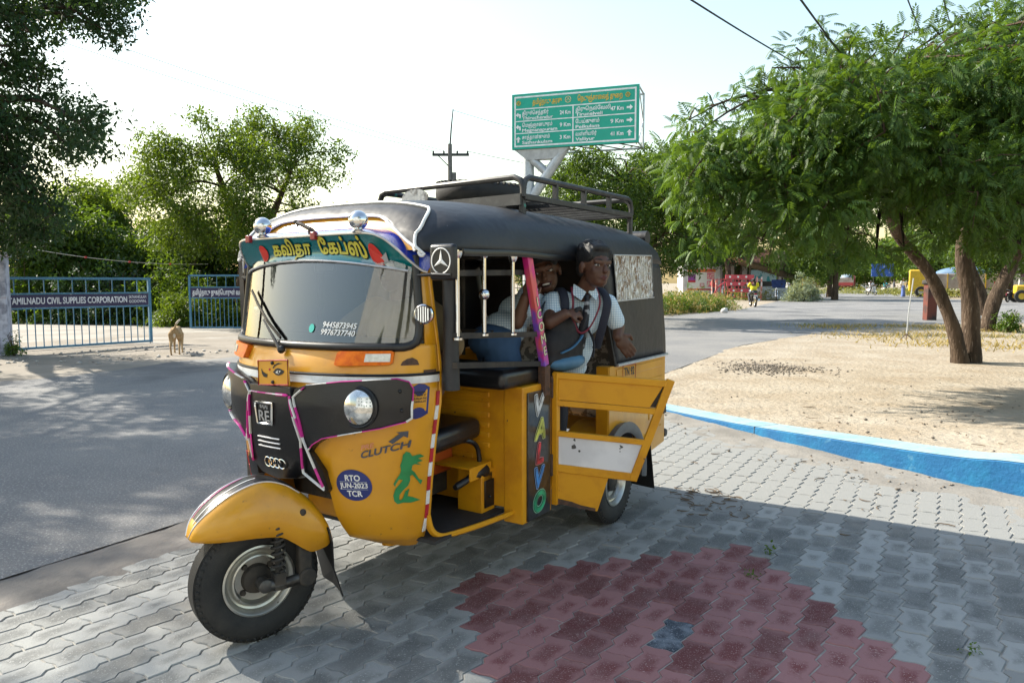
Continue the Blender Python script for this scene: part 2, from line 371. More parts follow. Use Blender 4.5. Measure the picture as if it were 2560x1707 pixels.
def kerb_sd(X,Y):
    """distance to the kerb line (+ on the sandy side) and kerb height there"""
    best=np.full(X.shape,1e9);sgn=np.ones(X.shape);hz=np.zeros(X.shape)
    for a,b_ in zip(KX[:-1],KX[1:]):
        d=b_[:2]-a[:2];L2=d@d;t=np.clip(((X-a[0])*d[0]+(Y-a[1])*d[1])/L2,0,1);px=a[0]+t*d[0];py=a[1]+t*d[1];q=np.hypot(X-px,Y-py);m=q<best
        best=np.where(m,q,best);sgn=np.where(m,np.sign(d[0]*(Y-py)-d[1]*(X-px)),sgn);hz=np.where(m,a[2]+t*(b_[2]-a[2]),hz)
    return best*sgn,hz
NEAR=np.array([(-2.3,3.0),(0,6.9),(2.25,10.4),(4.8,15.0),(8.4,19.2),(12.3,21.9),(22,25.3),(40,29)])
def road_sd(X,Y):
    best=np.full(X.shape,1e9);sgn=np.ones(X.shape)
    for a,b_ in zip(NEAR[:-1],NEAR[1:]):
        d=b_-a;t=np.clip(((X-a[0])*d[0]+(Y-a[1])*d[1])/(d@d),0,1);px=a[0]+t*d[0];py=a[1]+t*d[1];q=np.hypot(X-px,Y-py);m=q<best
        best=np.where(m,q,best);sgn=np.where(m,np.sign(d[0]*(Y-py)-d[1]*(X-px)),sgn)
    return best*sgn          # + on the road
def verge_z(X,Y):
    D,hz=kerb_sd(X,Y);f=np.clip((D-.27)/6.5,0,1);f=f*f*(3-2*f)
    z=(hz-.010)*(1-f)+.004*f+.035*(fbm(X*1.3,Y*1.3,21)-.5)*np.clip((D-.2)*2,0,1)+.022*(fbm(X*5,Y*5,23)-.5)
    r=road_sd(X,Y);k=np.clip((r+.9)/1.6,0,1);z=z*(1-k)+k*(.016-.05*np.clip((r+.35)/.9,0,1)+.045*(fbm(X*1.6,Y*1.6,27)-.5)+.020*(fbm(X*7,Y*7,29)-.5))
    return np.where(D<.14,-.08,z)
height_sheet('sand_verge',np.concatenate([np.arange(.6,6,.07),np.arange(6,24,.22)]),np.concatenate([np.arange(.5,9,.07),np.arange(9,26,.16)]),verge_z,m_sand)
# ---------------------------------------------------------------- interlocking pavers
PB=Vector((.52,.854,0)).normalized(); PA=Vector((PB.y,-PB.x,0)); PO=Vector((.593,2.579,0)); PL,PWd=.238,.110
def paver_mesh(m_):
    g=.0026;a=.0105
    saw=lambda t:((t/(PL/2))%1.0)
    def f(t):
        s=((t+.0)/(PL/2))%1.0
        return -a+2*a*(s/.78) if s<.78 else a-2*a*((s-.78)/.22)
    ts=[]
    e=1e-4;h=PL/2
    for q in(-h+g,-.0542,-.028,.0648,.091,h-g): ts.append(q)
    right=[(PWd/2-g+f(t+.028),t) for t in ts];left=[(-PWd/2+g+f(t+.028),t) for t in reversed(ts)]
    out=right+[(.018,h-g+.006),(-.022,h-g-.004)]+left+[(-.02,-h+g-.004),(.02,-h+g+.006)]
    n=len(out);vs=[(x*.945,y*.975,0) for x,y in out]+[(x,y,-.004) for x,y in out]+[(x,y,-.02) for x,y in out]
    fs=[tuple(range(n))]+[(i+n,(i+1)%n+n,(i+1)%n,i) for i in range(n)]+[(i+2*n,(i+1)%n+2*n,(i+1)%n+n,i+n) for i in range(n)]
    me=bpy.data.meshes.new('paver');me.from_pydata(vs,[],fs);me.materials.append(m_);me.update();return me
m_pg=mat('grey paver',(.176,.178,.172),.9,c2=(.132,.135,.132),sc=7,lo=.4,hi=.62,c3=(.34,.34,.33),sc3=150,lo3=.60,hi3=.68,bump=.6,bsc=150,bdist=.004,wc=True,orand=.22,spec=.3,c4=(.30,.285,.255),sc4=1.3,lo4=.54,hi4=.76,edge=((.240,.243,.236),.055,.119))
m_pr=mat('red paver',(.150,.048,.049),.9,c2=(.165,.075,.074),sc=8,lo=.42,hi=.66,c3=(.36,.25,.24),sc3=170,lo3=.60,hi3=.66,bump=.6,bsc=150,bdist=.004,wc=True,orand=.20,spec=.3,c4=(.24,.17,.16),sc4=1.6,lo4=.56,hi4=.80,edge=((.245,.122,.122),.055,.119))
m_pk=mat('slate paver',(.045,.055,.072),.85,c2=(.16,.18,.21),sc=14,c3=(.3,.32,.35),sc3=170,lo3=.62,hi3=.68,bump=.6,bsc=150,bdist=.004,wc=True,spec=.3)
PM={'g':paver_mesh(m_pg),'r':paver_mesh(m_pr),'k':paver_mesh(m_pk)}
def inpoly(x,y,P):
    r=False
    for i in range(len(P)):
        x1,y1=P[i];x2,y2=P[i-1]
        if (y1>y)!=(y2>y) and x<(x2-x1)*(y-y1)/(y2-y1)+x1:r=not r
    return r
REDQ=[(-.266,3.036),(1.15,3.50),(1.22,3.42),(1.28,3.15),(1.35,2.86),(1.42,2.52),(1.46,2.25),(1.7,1.2),(.08,1.2),(-.1,2.25),(-.2,2.70)]
PAVQ=[(-2.06-.52*2.4,2.80-.854*2.4),(-1.63,3.53),(.4,6.86)]+[(p.x+.02,p.y) for p in KB if p.y<6.8 and p.x<4.2]+[(4.2,.75)]
pv_base=MB().poly([(x,y,-.0055) for x,y in PAVQ]).build('paving',mat('joint sand',(.34,.325,.29),.95,c2=(.24,.225,.20),sc=12,bump=.4,bsc=200,wc=True),smooth=0); tag(pv_base,kind='structure')
for p in pv_base.data.polygons:
    if p.normal.z<0: p.flip()
cells=[]
for i in range(-40,46):
    for j in range(-30,32):
        c=PO+PA*(i*PWd)+PB*((j+(.5 if i%2 else 0))*PL)
        if not inpoly(c.x,c.y,PAVQ): continue
        kind='k' if (i==0 and j==0) else ('r' if inpoly(c.x,c.y,REDQ) else 'g')
        d=math.hypot(c.x,c.y+.0);px=1280+1800*c.x/max(.3,c.y);vis=(-60<px<2620 and c.y>2.05)
        cells.append((0 if vis else 1,d,c,kind))
cells.sort(key=lambda q:(q[0],q[1]))
rest=[MB(),MB()]
ang=math.atan2(PA.y,PA.x)
for k,(vis,d,c,kind) in enumerate(cells):
    zz=random.uniform(-.0025,.001);tx,ty=random.gauss(0,.006),random.gauss(0,.006)
    if k<300:
        o=bpy.data.objects.new('paver',PM[kind]);o.location=(c.x,c.y,zz);o.rotation_euler=(tx,ty,ang+random.gauss(0,.008));link(o);o.parent=pv_base
    else:
        Mx=Matrix.Translation((c.x,c.y,zz))@Matrix.Rotation(ang+random.gauss(0,.006),4,'Z')@Matrix.Rotation(tx,4,'X')@Matrix.Rotation(ty,4,'Y')
        q=rest[1 if kind=='r' else 0];q.M=Mx;q.push([v.co for v in PM[kind].vertices],[tuple(p.vertices) for p in PM[kind].polygons])
for q,m_ in zip(rest,(m_pg,m_pr)):
    if q.v: tag(q.build('paver_field',m_,pv_base,smooth=0,fix=False),kind='stuff')
# dust blown over the pavers along the kerb and the road margin
KB2=[(p.x,p.y) for p in KB if .9<p.x<6.5]
m_drift=mat('blown sand',(.225,.212,.192),.95,c2=(.165,.155,.140),sc=3,lo=.4,hi=.65,c3=(.13,.11,.09),sc3=34,lo3=.66,hi3=.74,bump=.5,bsc=50,bdist=.01,wc=True,spec=.2)
strip('sand_drift',KB2,220,-1.5,.05,m_drift,lambda X,Y,w:-.018+.025*np.clip((w-.3)*1.5,0,1)+.020*(fbm(X*3,Y*3,31)-.5)+.018*(fbm(X*11,Y*11,33)-.5),60,'stuff')
# ---------------------------------------------------------------- litter: pebbles, twigs, dry leaves (uncountable)
def pebbles(name,pts,r0,r1,m_):
    vs=[];fs=[]
    base=np.array([(1,0,0),(0,1,0),(-1,0,0),(0,-1,0),(0,0,1),(0,0,-1)],float);tri=np.array([(0,1,4),(1,2,4),(2,3,4),(3,0,4),(1,0,5),(2,1,5),(3,2,5),(0,3,5)])
    for k,(x,y,z) in enumerate(pts):
        r=RNG.uniform(r0,r1);v=base*RNG.uniform(.6,1.3,(6,3))*r*np.array([1,1,.6]);a=RNG.uniform(0,6.3);c,s=math.cos(a),math.sin(a)
        v=v@np.array([[c,s,0],[-s,c,0],[0,0,1]])+np.array([x,y,z+r*.25]);fs.append(tri+len(vs)*6);vs.append(v)
    return tag(np_mesh(name,np.concatenate(vs),np.concatenate(fs).ravel(),3,m_),kind='stuff')
m_peb=mat('dark pebble',(.10,.085,.07),.9,c2=(.22,.19,.16),sc=3,wc=True)
def ringpts(n,cx,cy,sx,sy,z): 
    q=RNG.normal(size=(n,2));return [(cx+a*sx,cy+b*sy,z) for a,b in q]
pebbles('gravel_patch',ringpts(750,3.95,11.1,.42,.42,-.004),.008,.028,m_peb)
pts=[]
for k in range(330):
    i=RNG.integers(8,len(KB)-6);d=RNG.uniform(.25,6.5)**1;p=KB[i]+KN[i]*d
    f=min(1,d/6.5);f=f*f*(3-2*f);pts.append((p.x,p.y,(KB[i].z-.01)*(1-f)+.0))
pebbles('sand_pebbles',pts,.004,.02,m_peb)
pts=[]
for k in range(70):
    i=RNG.integers(10,36);p=KB[i]-KN[i]*RNG.uniform(.05,.7)**1.3;pts.append((p.x,p.y,.004))
pebbles('kerb_foot_pebbles',pts,.004,.016,m_peb)
pts=[]
for k in range(260):
    t=RNG.uniform(0,1);w=RNG.uniform(-2.5,.6);p=np.array([-10,5.5])*(1-t)+np.array([-5.2,13.5])*t;pts.append((p[0]-abs(w)*.9,p[1]+abs(w)*.5,.01))
pebbles('roadside_rubble',pts,.01,.05,mat('rubble',(.42,.40,.37),.9,c2=(.22,.2,.18),sc=2,wc=True))
def twigs(name,pts,l0,l1,m_):
    b=MB()
    for (x,y,z) in pts:
        a=random.uniform(0,6.28);l=random.uniform(l0,l1);q=[(x+math.cos(a+k*.25)*l*(k/3-.5),y+math.sin(a+k*.25)*l*(k/3-.5),z+.004) for k in range(4)]
        b.tube(q,[.003,.0035,.003,.0015],4)
    return tag(b.build(name,m_),kind='stuff')
tp=[]
for k in range(60):
    i=random.randrange(12,44);d=random.uniform(.3,5);p=KB[i]+KN[i]*d;f=min(1,d/6.5);f=f*f*(3-2*f);tp.append((p.x,p.y,(KB[i].z-.01)*(1-f)+.01))
tp+=[(random.uniform(.8,2.4),random.uniform(3.6,5.4),.002) for k in range(26)]
tp+=[(random.uniform(1.0,1.35),random.uniform(3.9,4.5),.002) for k in range(40)]
twigs('dry_twigs',tp,.02,.12,mat('dry twig',(.12,.085,.055),.9))
# ================================================================ the auto rickshaw (local x = its left, y = rearward)
RZ=R(-32.8)
rick=empty('auto_rickshaw',(-.985,2.574,0),RZ,'yellow three-wheeled auto rickshaw with black canvas hood and one door swung open','auto rickshaw')
def P(u,v,z): return Vector((v,u,z))
ZT=[.27,.32,.40,.55,.70,.85,.93,1.00,1.06,1.20,1.40,1.46]
UF=[.40,.29,.235,.20,.18,.17,.18,.20,.235,.275,.325,.34]
UE=[.50,.50,.50,.50,.50,.50,.50,.495,.485,.48,.475,.475]
VE=[.40,.44,.46,.475,.495,.52,.525,.525,.525,.51,.485,.48]
def ve(z): return float(np.interp(z,ZT,VE))
def S(v,z,p=2.0):
    uf=np.interp(z,ZT,UF);ue=np.interp(z,ZT,UE);w=min(1,abs(v/ve(z)))
    return float(ue-(ue-uf)*(1-w**p)**(1/p))
def SP(v,z,off=0.):
    """point on the front body, lifted outwards by off"""
    e=.004;w=ve(z)-.006;vv=max(-w,min(w,v))
    du=(S(vv+e,z)-S(vv-e,z))/(2*e);du=max(-6,min(6,du));n=Vector((du,-1,.15)).normalized()
    return Vector((v,S(v,z),z))+n*off
m_yel=mat('yellow paint',(.62,.290,.006),.34,c2=(.48,.205,.006),sc=2.6,lo=.35,hi=.75,c3=(.20,.095,.02),sc3=34,lo3=.70,hi3=.80,coat=.4,spec=.5,bump=.12,bsc=6,bdist=.012,r2=.5,c4=(.36,.165,.022),sc4=4.5,lo4=.56,hi4=.82)
m_yeli=mat('worn yellow paint',(.60,.275,.006),.5,c2=(.47,.19,.007),sc=7,lo=.45,hi=.7,c3=(.07,.04,.025),sc3=22,lo3=.70,hi3=.74,spec=.35)
m_blk=mat('black plastic',(.0045,.005,.0065),.33,c2=(.009,.0095,.0115),sc=9,lo=.4,hi=.75,spec=.5,bump=.06,bsc=120)
m_rub=mat('rubber',(.008,.008,.009),.45,c2=(.018,.018,.018),sc=18,lo=.5,hi=.8)
m_tyre=mat('tyre rubber',(.012,.012,.012),.75,c2=(.032,.029,.026),sc=9,lo=.45,hi=.75,bump=.3,bsc=90,bdist=.004)
m_cnv=mat('black canvas',(.009,.010,.013),.52,c2=(.018,.019,.023),sc=3,lo=.35,hi=.8,c3=(.10,.10,.10),sc3=55,lo3=.73,hi3=.8,bump=.35,bsc=5,bdist=.03,spec=.5)
m_chr=mat('chrome',(.62,.62,.62),.10,1.,c2=(.62,.62,.60),sc=30,lo=.55,hi=.8)
m_stl=mat('dull steel',(.40,.39,.36),.42,1.,c2=(.25,.22,.18),sc=14,lo=.5,hi=.8,r2=.6)
m_rim=mat('painted rim',(.46,.45,.41),.34,.8,c2=(.28,.25,.20),sc=10,lo=.5,hi=.8,c3=(.13,.10,.07),sc3=40,lo3=.70,hi3=.76)
m_wht=mat('white tape',(.74,.74,.73),.5,c2=(.6,.6,.58),sc=20)
m_pnk=mat('pink tape',(.62,.03,.30),.45,c2=(.5,.03,.24),sc=20)
m_red=mat('red tape',(.42,.015,.03),.45,c2=(.36,.012,.025),sc=20)
m_vin=mat('black vinyl',(.007,.0075,.009),.34,c2=(.012,.012,.014),sc=12,bump=.2,bsc=14,bdist=.01)
m_drk=mat('dark chassis',(.02,.018,.016),.8,c2=(.05,.04,.03),sc=12)
m_rust=mat('bare rusted metal',(.05,.03,.022),.8,c2=(.10,.05,.03),sc=40)
m_ink=mat('black ink',(.012,.012,.014),.5)
m_sil=mat('silver paint',(.55,.55,.56),.3,.6,c2=(.45,.45,.46),sc=30)
m_glass=glass_mat('windscreen glass',(.92,.98,.98),.11)
# ---------------------------------------------------------------- front body
def zrow(z,n=44,t0=-1.,t1=1.):
    return [P(S(ve(z)*math.sin(t*math.pi/2),z),ve(z)*math.sin(t*math.pi/2),z) for t in np.linspace(t0,t1,n)]
VI=[(.27,.29),(.285,.255),(.30,.235),(.32,.218),(.42,.208),(.56,.20),(.60,.20)]
def cols(z,vi,sg):
    s0=math.asin(min(1,vi/ve(z)));out=[]
    for t in np.linspace(0,1,18): v=ve(z)*math.sin(s0+(math.pi/2-s0)*t);out.append(P(S(v,z),sg*v,z))
    return out
b=MB()
b.grid([list(reversed(cols(z,.20,-1)))+[P(S(v,z),v,z) for v in np.linspace(-.20,.20,12)[1:-1]]+cols(z,.20,1) for z in(.60,.66,.72,.78,.84,.90,.94,.97,1.0,1.03,1.06,1.075)])
for sg in(1,-1):
    rows=[]
    for z in(.60,.575,.55,.48,.42,.37,.34,.32,.30,.285,.27):
        vi=float(np.interp(z,[q[0] for q in VI],[q[1] for q in VI]));rows.append([P(min(.5,S(vi,z)+.16),sg*vi,z),P(S(vi,z)+.05,sg*(vi-.004),z)]+cols(z,vi,sg))
    rows.append([P(.42+.08*i/(len(rows[0])-1),p.x,.268+.01*(i/(len(rows[0])-1))) for i,p in enumerate(rows[-1])])
    b.grid(rows)
body=b.build('front_body',m_yel,rick,smooth=60,solid=.007,soff=-1)
# door-edge flange and reflective tape, both sides
for sg in(1,-1):
    b=MB();b.tube([P(float(np.interp(z,ZT,UE))+.004,sg*(ve(z)-.002),z) for z in(.30,.4,.55,.7,.85,1.0,1.1,1.25,1.40)],.009,8)
    fl=b.build('door_edge',m_yel,rick)
    zs=np.arange(.335,.86,.056)
    for i,z in enumerate(zs):
        b=MB();b.bar(P(.489,sg*(ve(z)+.002),z),P(.489,sg*(ve(z+.054)+.002),z+.054),.018,.004,up=(1,0,0));b.build('reflective_tape',m_red if i%2 else m_wht,fl,smooth=0)
for sg in (1,-1):     # windscreen pillars
    b=MB();b.grid([zrow(z,8,.86,1.) if sg>0 else zrow(z,8,-1.,-.86) for z in(1.07,1.15,1.25,1.35,1.44)]);b.build('pillar',m_yel,rick,solid=.01,soff=-1)
# dark firewall so that nothing shows through the front
b=MB();b.box(P(.47,0,.72),(.86,.02,.66));b.build('firewall',m_drk,rick)
b=MB();b.prism([P(max(S(v,1.065)+.02,.0),v,1.06) for v in np.linspace(-.44,.44,15)]+[P(.52,.44,1.06),P(.52,-.44,1.06)],(0,0,.02));b.build('dashboard',m_blk,rick,smooth=0)
# belt
b=MB()
vs=np.linspace(-1,1,60);b.grid([[SP(ve(.94)*math.sin(t*1.55),z,.004) for t in vs] for z in(.930,.957)]);b.build('reflective_stripe',m_wht,rick)
b=MB();b.tube([SP(ve(.963)*math.sin(t*1.55),.963,.003) for t in vs],.0055,6);b.build('belt_moulding',m_rub,rick)
b=MB();b.grid([[SP(ve(z)*math.sin(t*1.5),z,.0035) for t in np.linspace(.88,1.0,8)] for z in(.968,.973,.978)]);b.build('bare_patch',m_rust,rick)
b=MB()
for zz,(t0,t1) in((1.0,(.91,.985)),(1.012,(.92,.975)),(1.022,(.935,.965))): pass
b.push([SP(v,z,.004) for v,z in((.459,.998),(.463,1.012),(.474,1.022),(.486,1.026),(.497,1.016),(.501,.998))],[(0,1,2,3,4,5)]);b.build('rust_patch',m_rust,rick,smooth=0)
# ---------------------------------------------------------------- plastic nose: centre panel + two lamp panels
def extr(poly,lift,base=.0):
    """proud panel: outline (v,z) lifted, with side walls down to the body"""
    n=len(poly);b=MB();cx=sum(p[0] for p in poly)/n;cz=sum(p[1] for p in poly)/n
    top=[SP(v,z,lift) for v,z in poly];mid=[SP(v,z,lift-.006)+Vector(((v-cx)*.02,0,(z-cz)*.02)) for v,z in poly];bot=[SP(v,z,base)+Vector(((v-cx)*.02,0,(z-cz)*.02)) for v,z in poly]
    fs=[]
    ins=[[SP(cx+(v-cx)*k,cz+(z-cz)*k,lift) for v,z in poly] for k in(.75,.5,.25)]
    rings=[bot,mid,top]+ins;vs=[p for r in rings for p in r]+[SP(cx,cz,lift)]
    for r in range(len(rings)-1):
        for i in range(n): j=(i+1)%n;fs.append((r*n+i,r*n+j,(r+1)*n+j,(r+1)*n+i))
    last=(len(rings)-1)*n
    for i in range(n): fs.append((last+i,last+(i+1)%n,len(vs)-1))
    b.push(vs,fs);return b
def resample(poly,step=.02):
    out=[]
    for i,p in enumerate(poly):
        q=poly[(i+1)%len(poly)];L_=math.hypot(q[0]-p[0],q[1]-p[1]);k=max(1,int(L_/step))
        for j in range(k): out.append((p[0]+(q[0]-p[0])*j/k,p[1]+(q[1]-p[1])*j/k))
    return out
CEN=[(-.115,.905),(0,.907),(.10,.907),(.108,.874),(.123,.79),(.146,.713),(.138,.60),(.10,.565),(.0,.552),(-.085,.565),(-.13,.60),(-.146,.713),(-.125,.79),(-.112,.874)]
LMP=[(.112,.880),(.12,.905),(.172,.922),(.298,.940),(.450,.952),(.476,.940),(.484,.914),(.481,.869),(.474,.805),(.462,.792),(.404,.771),(.293,.745),(.224,.728),(.186,.703),(.163,.676),(.152,.713),(.130,.79)]
cp=extr(resample(CEN),.045).build('nose_panel',m_blk,rick,smooth=50)
lowp=extr(resample([(.145,.69),(.17,.66),(.205,.60),(.215,.53),(.195,.505),(.14,.545),(.141,.6)]),.03)
lowp.build('nose_skirt',m_blk,rick,smooth=50)
extr(resample([(-v,z) for v,z in [(.145,.69),(.17,.66),(.205,.60),(.215,.53),(.195,.505),(.14,.545),(.141,.6)]]),.03).build('nose_skirt',m_blk,rick,smooth=50)
def tape(path,lift,w,cols,parent,name='trim_tape',seg=.085):
    pts=resample(path,.012);acc=0;cur=[pts[0]];ci=0
    for a,c in zip(pts,pts[1:]+[pts[0]] if path[0]==path[-1] else pts[1:]):
        acc+=math.hypot(c[0]-a[0],c[1]-a[1]);cur.append(c)
        if acc>seg*(1.3 if ci%2 else .8):
            q=MB();q.tube([SP(v,z,lift) for v,z in cur],w,5,flat=.4);q.build(name,cols[ci%2],parent);cur=[c];acc=0;ci+=1
    if len(cur)>1:
        q=MB();q.tube([SP(v,z,lift) for v,z in cur],w,5,flat=.4);q.build(name,cols[ci%2],parent)
for sg in(1,-1):
    poly=[(sg*v,z) for v,z in LMP]
    lp=extr(resample(poly),.04).build('lamp_panel',m_blk,rick,smooth=50)
    tape([(sg*v,z) for v,z in LMP[2:16]]+[(sg*.140,.79),(sg*.118,.875)],.044,.006,(m_wht,m_pnk),lp)
    # recessed dish outline and headlamp
    c0=SP(sg*.350,.850,.03);nrm=(SP(sg*.350,.850,.2)-SP(sg*.350,.850,0)).normalized();nrm=(nrm+Vector((0,-1.1,-.05))).normalized()
    Mx=Matrix.Translation(c0)@nrm.to_track_quat('Z','Y').to_matrix().to_4x4()
    Mx=Mx@Matrix.Scale(.86,4)
    q=MB();q.lathe([(.090,-.01),(.092,.006),(.084,.012),(.074,.008),(.070,-.02)],40,Mx);hl=q.build('headlight',m_blk,rick)
    q=MB();q.lathe([(.072,.004),(.066,-.012),(.05,-.035),(.028,-.05),(.0,-.055)],32,Mx);q.build('reflector',MATS.get('lamp reflector') or mat('lamp reflector',(.85,.85,.84),.32,.55),hl)
    q=MB();q.ball(Mx@Vector((0,0,-.02)),.012);q.build('bulb',m_wht,hl)
    q=MB();q.lathe([(.075,.004),(.073,.012),(.055,.024),(.03,.031),(.0,.033)],36,Mx);q.build('lens',MATS.get('painted bright lens') or mat('painted bright lens',(.40,.42,.43),.10,.75,c2=(.75,.76,.76),sc=18,lo=.45,hi=.6,coat=1.),hl)  # opaque pale colour imitates the bright lamp behind; the lens is not clear
    q=MB();q.lathe([(.077,.004),(.081,.010),(.077,.014),(.073,.010)],36,Mx,closed=True);q.build('bezel',m_rub,hl)
    for k in range(7):
        x=-.054+k*.018;h=math.sqrt(max(.0001,.070**2-x*x));q=MB();q.tube([Mx@Vector((x,y*h*.95,.012+.02*(1-(x*x+(y*h)**2)/.0053))) for y in(-1,-.5,0,.5,1)],.0012,4);q.build('flute',m_sil,hl)
    for (v,z) in((.457,.905),(.458,.835)):
        q=MB();q.ball(SP(sg*v,z,.041),.007,10,6);q.build('screw',m_rub,lp)
    # side indicators
    ind=[(.252,.999),(.250,1.041),(.258,1.047),(.430,1.051),(.438,1.046),(.438,1.008),(.428,1.001),(.262,.995)]
    iso=extr(resample([(sg*v,z) for v,z in ind],.015),.022).build('indicator',MATS.get('amber lens') or mat('amber lens',(.66,.15,.003),.4,c2=(.52,.09,.003),sc=40,spec=.2),rick,smooth=50)
    extr(resample([(sg*v,z) for v,z in[(.355,1.011),(.355,1.039),(.430,1.041),(.431,1.012)]],.015),.026,.02).build('clear_lens',MATS.get('clear lens') or mat('clear lens',(.62,.60,.52),.2,c2=(.5,.48,.4),sc=60,coat=.5),iso)
tape([(.104,.878),(.120,.79),(.142,.713),(.136,.62),(.137,.59),(.175,.56),(.21,.53)],.049,.006,(m_pnk,m_wht),cp)
tape([(-.108,.878),(-.121,.79),(-.142,.713),(-.13,.60)],.049,.006,(m_wht,m_pnk),cp)
tape([(-.105,.880),(.10,.880)],.049,.006,(m_wht,m_pnk),cp,seg=.06)
# grille slots, badge, rings, plate
for z in(.708,.690,.672):
    q=MB();q.tube([SP(v,z,.047) for v in np.linspace(-.075,.045,8)],.003,5);q.build('grille_slat',m_sil,cp)
def fron(lift): return lambda x,y,l,cx=0,cz=0: SP(cx+x,cz+y,lift+l)
def frontfn(cx,cz,lift,rot=0.):
    c,s=math.cos(rot),math.sin(rot);return lambda x,y,l: SP(cx+x*c-y*s,cz+x*s+y*c,lift+l)
bad=[(-.071,.842),(.025,.844),(.016,.762),(-.062,.760)]
q=MB();q.tube([SP(v,z,.051) for v,z in resample(bad,.012)],.005,6,closed=True);bo=q.build('badge',m_chr,cp)
lettering('badge_lettering','RE',frontfn(-.024,.772,.050),m_sil,bo,.058,bold=.02)
lettering('badge_lettering','BAJAJ',frontfn(-.022,.822,.050),m_sil,bo,.018,bold=.02)
for k in range(4):
    q=MB();c=(-.030+k*.025,.612);q.tube([SP(c[0]+.0185*math.cos(a),c[1]+.0185*math.sin(a),.049+.0006*k) for a in np.linspace(0,2*math.pi,20)[:-1]],.0028,6,closed=True);q.build('emblem_ring',m_chr,cp)
# number plate with painted eyes
q=MB();q.box(P(.142,.016,.965),(.172,.006,.096),Matrix.Rotation(R(-4),3,'Y'));pl=q.build('front_plate',m_yel,rick,bevel=.002)
PF=flat(P(.1385,.016,.965),(1,0,.07),(0,.0,1),(0,-1,0),.001)
q=MB();q.tube([PF(x,y,0) for x,y in((-.084,-.046),(.084,-.046),(.084,.046),(-.084,.046))],.0028,6,closed=True);q.build('plate_rim',m_red,pl)
def shape(name,pts,fn,m_,parent,l=0.,step=.012):
    """flat print cut to an outline and laid on a curved surface"""
    xs=[p[0] for p in pts];ys=[p[1] for p in pts];n=len(pts);vv=[Vector(p) for p in pts]
    k=max(step,(max(xs)-min(xs))/14,(max(ys)-min(ys))/14)
    gx=min(xs)+k*.5
    while gx<max(xs):
        gy=min(ys)+k*.5
        while gy<max(ys):
            if inpoly(gx,gy,pts): vv.append(Vector((gx,gy)))
            gy+=k
        gx+=k
    ov,oe,of,_,_,_=delaunay_2d_cdt(vv,[],[list(range(n))],1,1e-6)
    q=MB();q.push([fn(p.x,p.y,l) for p in ov],[tuple(t) for t in of]);return q.build(name,m_,parent,smooth=0,fix=False)
eye=lambda cx,s,k:[(cx+s*x*k,y*k) for x,y in((-.034,.002),(-.02,.014),(-.004,.018),(.014,.014),(.032,.006),(.03,.0),(.016,-.008),(0,-.012),(-.016,-.010))]
shape('painted_eye',eye(.034,1,.95),PF,m_ink,pl,.0004);shape('painted_eye',[(-.066,.018),(-.058,.006),(-.044,-.002),(-.030,-.006),(-.034,-.018),(-.052,-.016),(-.062,-.004)],PF,m_ink,pl,.0004)
shape('painted_eye_white',[(.016,.0),(.028,.008),(.046,.006),(.034,-.005)],PF,m_wht,pl,.0008);q=MB();q.ball(PF(.033,.002,.0006),(.0055,.0008,.0055),10,6);q.build('painted_iris',m_ink,pl)
shape('painted_brow',[(.0,.018),(.012,.030),(.032,.036),(.056,.034),(.03,.030),(.014,.024),(.004,.014)],PF,m_ink,pl,.0004)
q=MB();q.ball(PF(-.018,.012,0),(.005,.0008,.005),10,6);q.build('painted_dot',m_red,pl)
for z in(.036,-.036):
    q=MB();q.ball(PF(0,z,.001),.007,10,6);q.build('plate_bolt',m_drk,pl)
# stickers
m_navy=mat('navy sticker',(.014,.025,.14),.4,c2=(.02,.03,.16),sc=20)
ST=frontfn(.296,.547,.003)
shape('round_sticker',[(.060*math.cos(a),.062*math.sin(a)) for a in np.linspace(0,2*math.pi,41)[:-1]],ST,m_navy,rick);rs=rick.children[-1]
F2=lambda l:frontfn(.310,.552,.004+l)
for t,y,s in(('RTO',.018,.032),('JUN-2023',-.010,.028),('TCR',-.044,.032)): lettering('sticker_lettering',t,(lambda x,yy,l,y=y:SP(.296+x,.547+y+yy,.0045+l)),m_wht,rs,s,bold=.03,sx=.82)
for y in(.0140,-.0160):
    q=MB();q.tube([SP(.296+x,.547+y,.0045) for x in np.linspace(-.046,.046,14)],.0011,4,flat=.5);q.build('sticker_rule',m_wht,rs)
m_grn=mat('green vinyl',(.02,.22,.07),.4,c2=(.015,.17,.05),sc=20)
mer=[(.5,1.),(.62,.97),(.70,.9),(.9,.92),(1.,.86),(.86,.84),(.98,.78),(.84,.76),(.96,.70),(.78,.74),(.72,.72),(.70,.64),(.80,.58),(.92,.44),(1.0,.40),(.97,.32),(.90,.40),(.74,.54),(.66,.52),(.68,.44),(.62,.34),(.44,.26),(.30,.18),(.28,.10),(.34,.07),(.42,.10),(.52,.24),(.66,.28),(.60,.14),(.78,.10),(.98,.02),(.72,.0),(.44,.02),(.22,.0),(.08,.06),(.04,.18),(.14,.30),(.34,.40),(.42,.46),(.28,.48),(.16,.40),(.12,.34),(.06,.40),(.14,.46),(.30,.58),(.34,.64),(.30,.74),(.36,.84),(.38,.94)]
shape('mermaid_sticker',[(x*.125-.06,y*.205) for x,y in mer],lambda x,y,l:SP(ve(.468+y)*(.866+.122*((x+.06)/.125)),.468+y,.004),m_grn,rick)
m_gry=mat('grey vinyl',(.06,.07,.09),.4)
lettering('clutch_lettering','CLUTCH',lambda x,y,l:SP(.402+x,.672+y+.28*x,.004+l),m_gry,rick,.036,bold=.03,shear=.25,sx=.95)
lettering('clutch_lettering','PRE',lambda x,y,l:SP(.358+x,.690+y+.28*x,.004+l),mat('orange vinyl',(.62,.25,.12),.4),rick,.026,bold=.03,shear=.25,sx=.95)
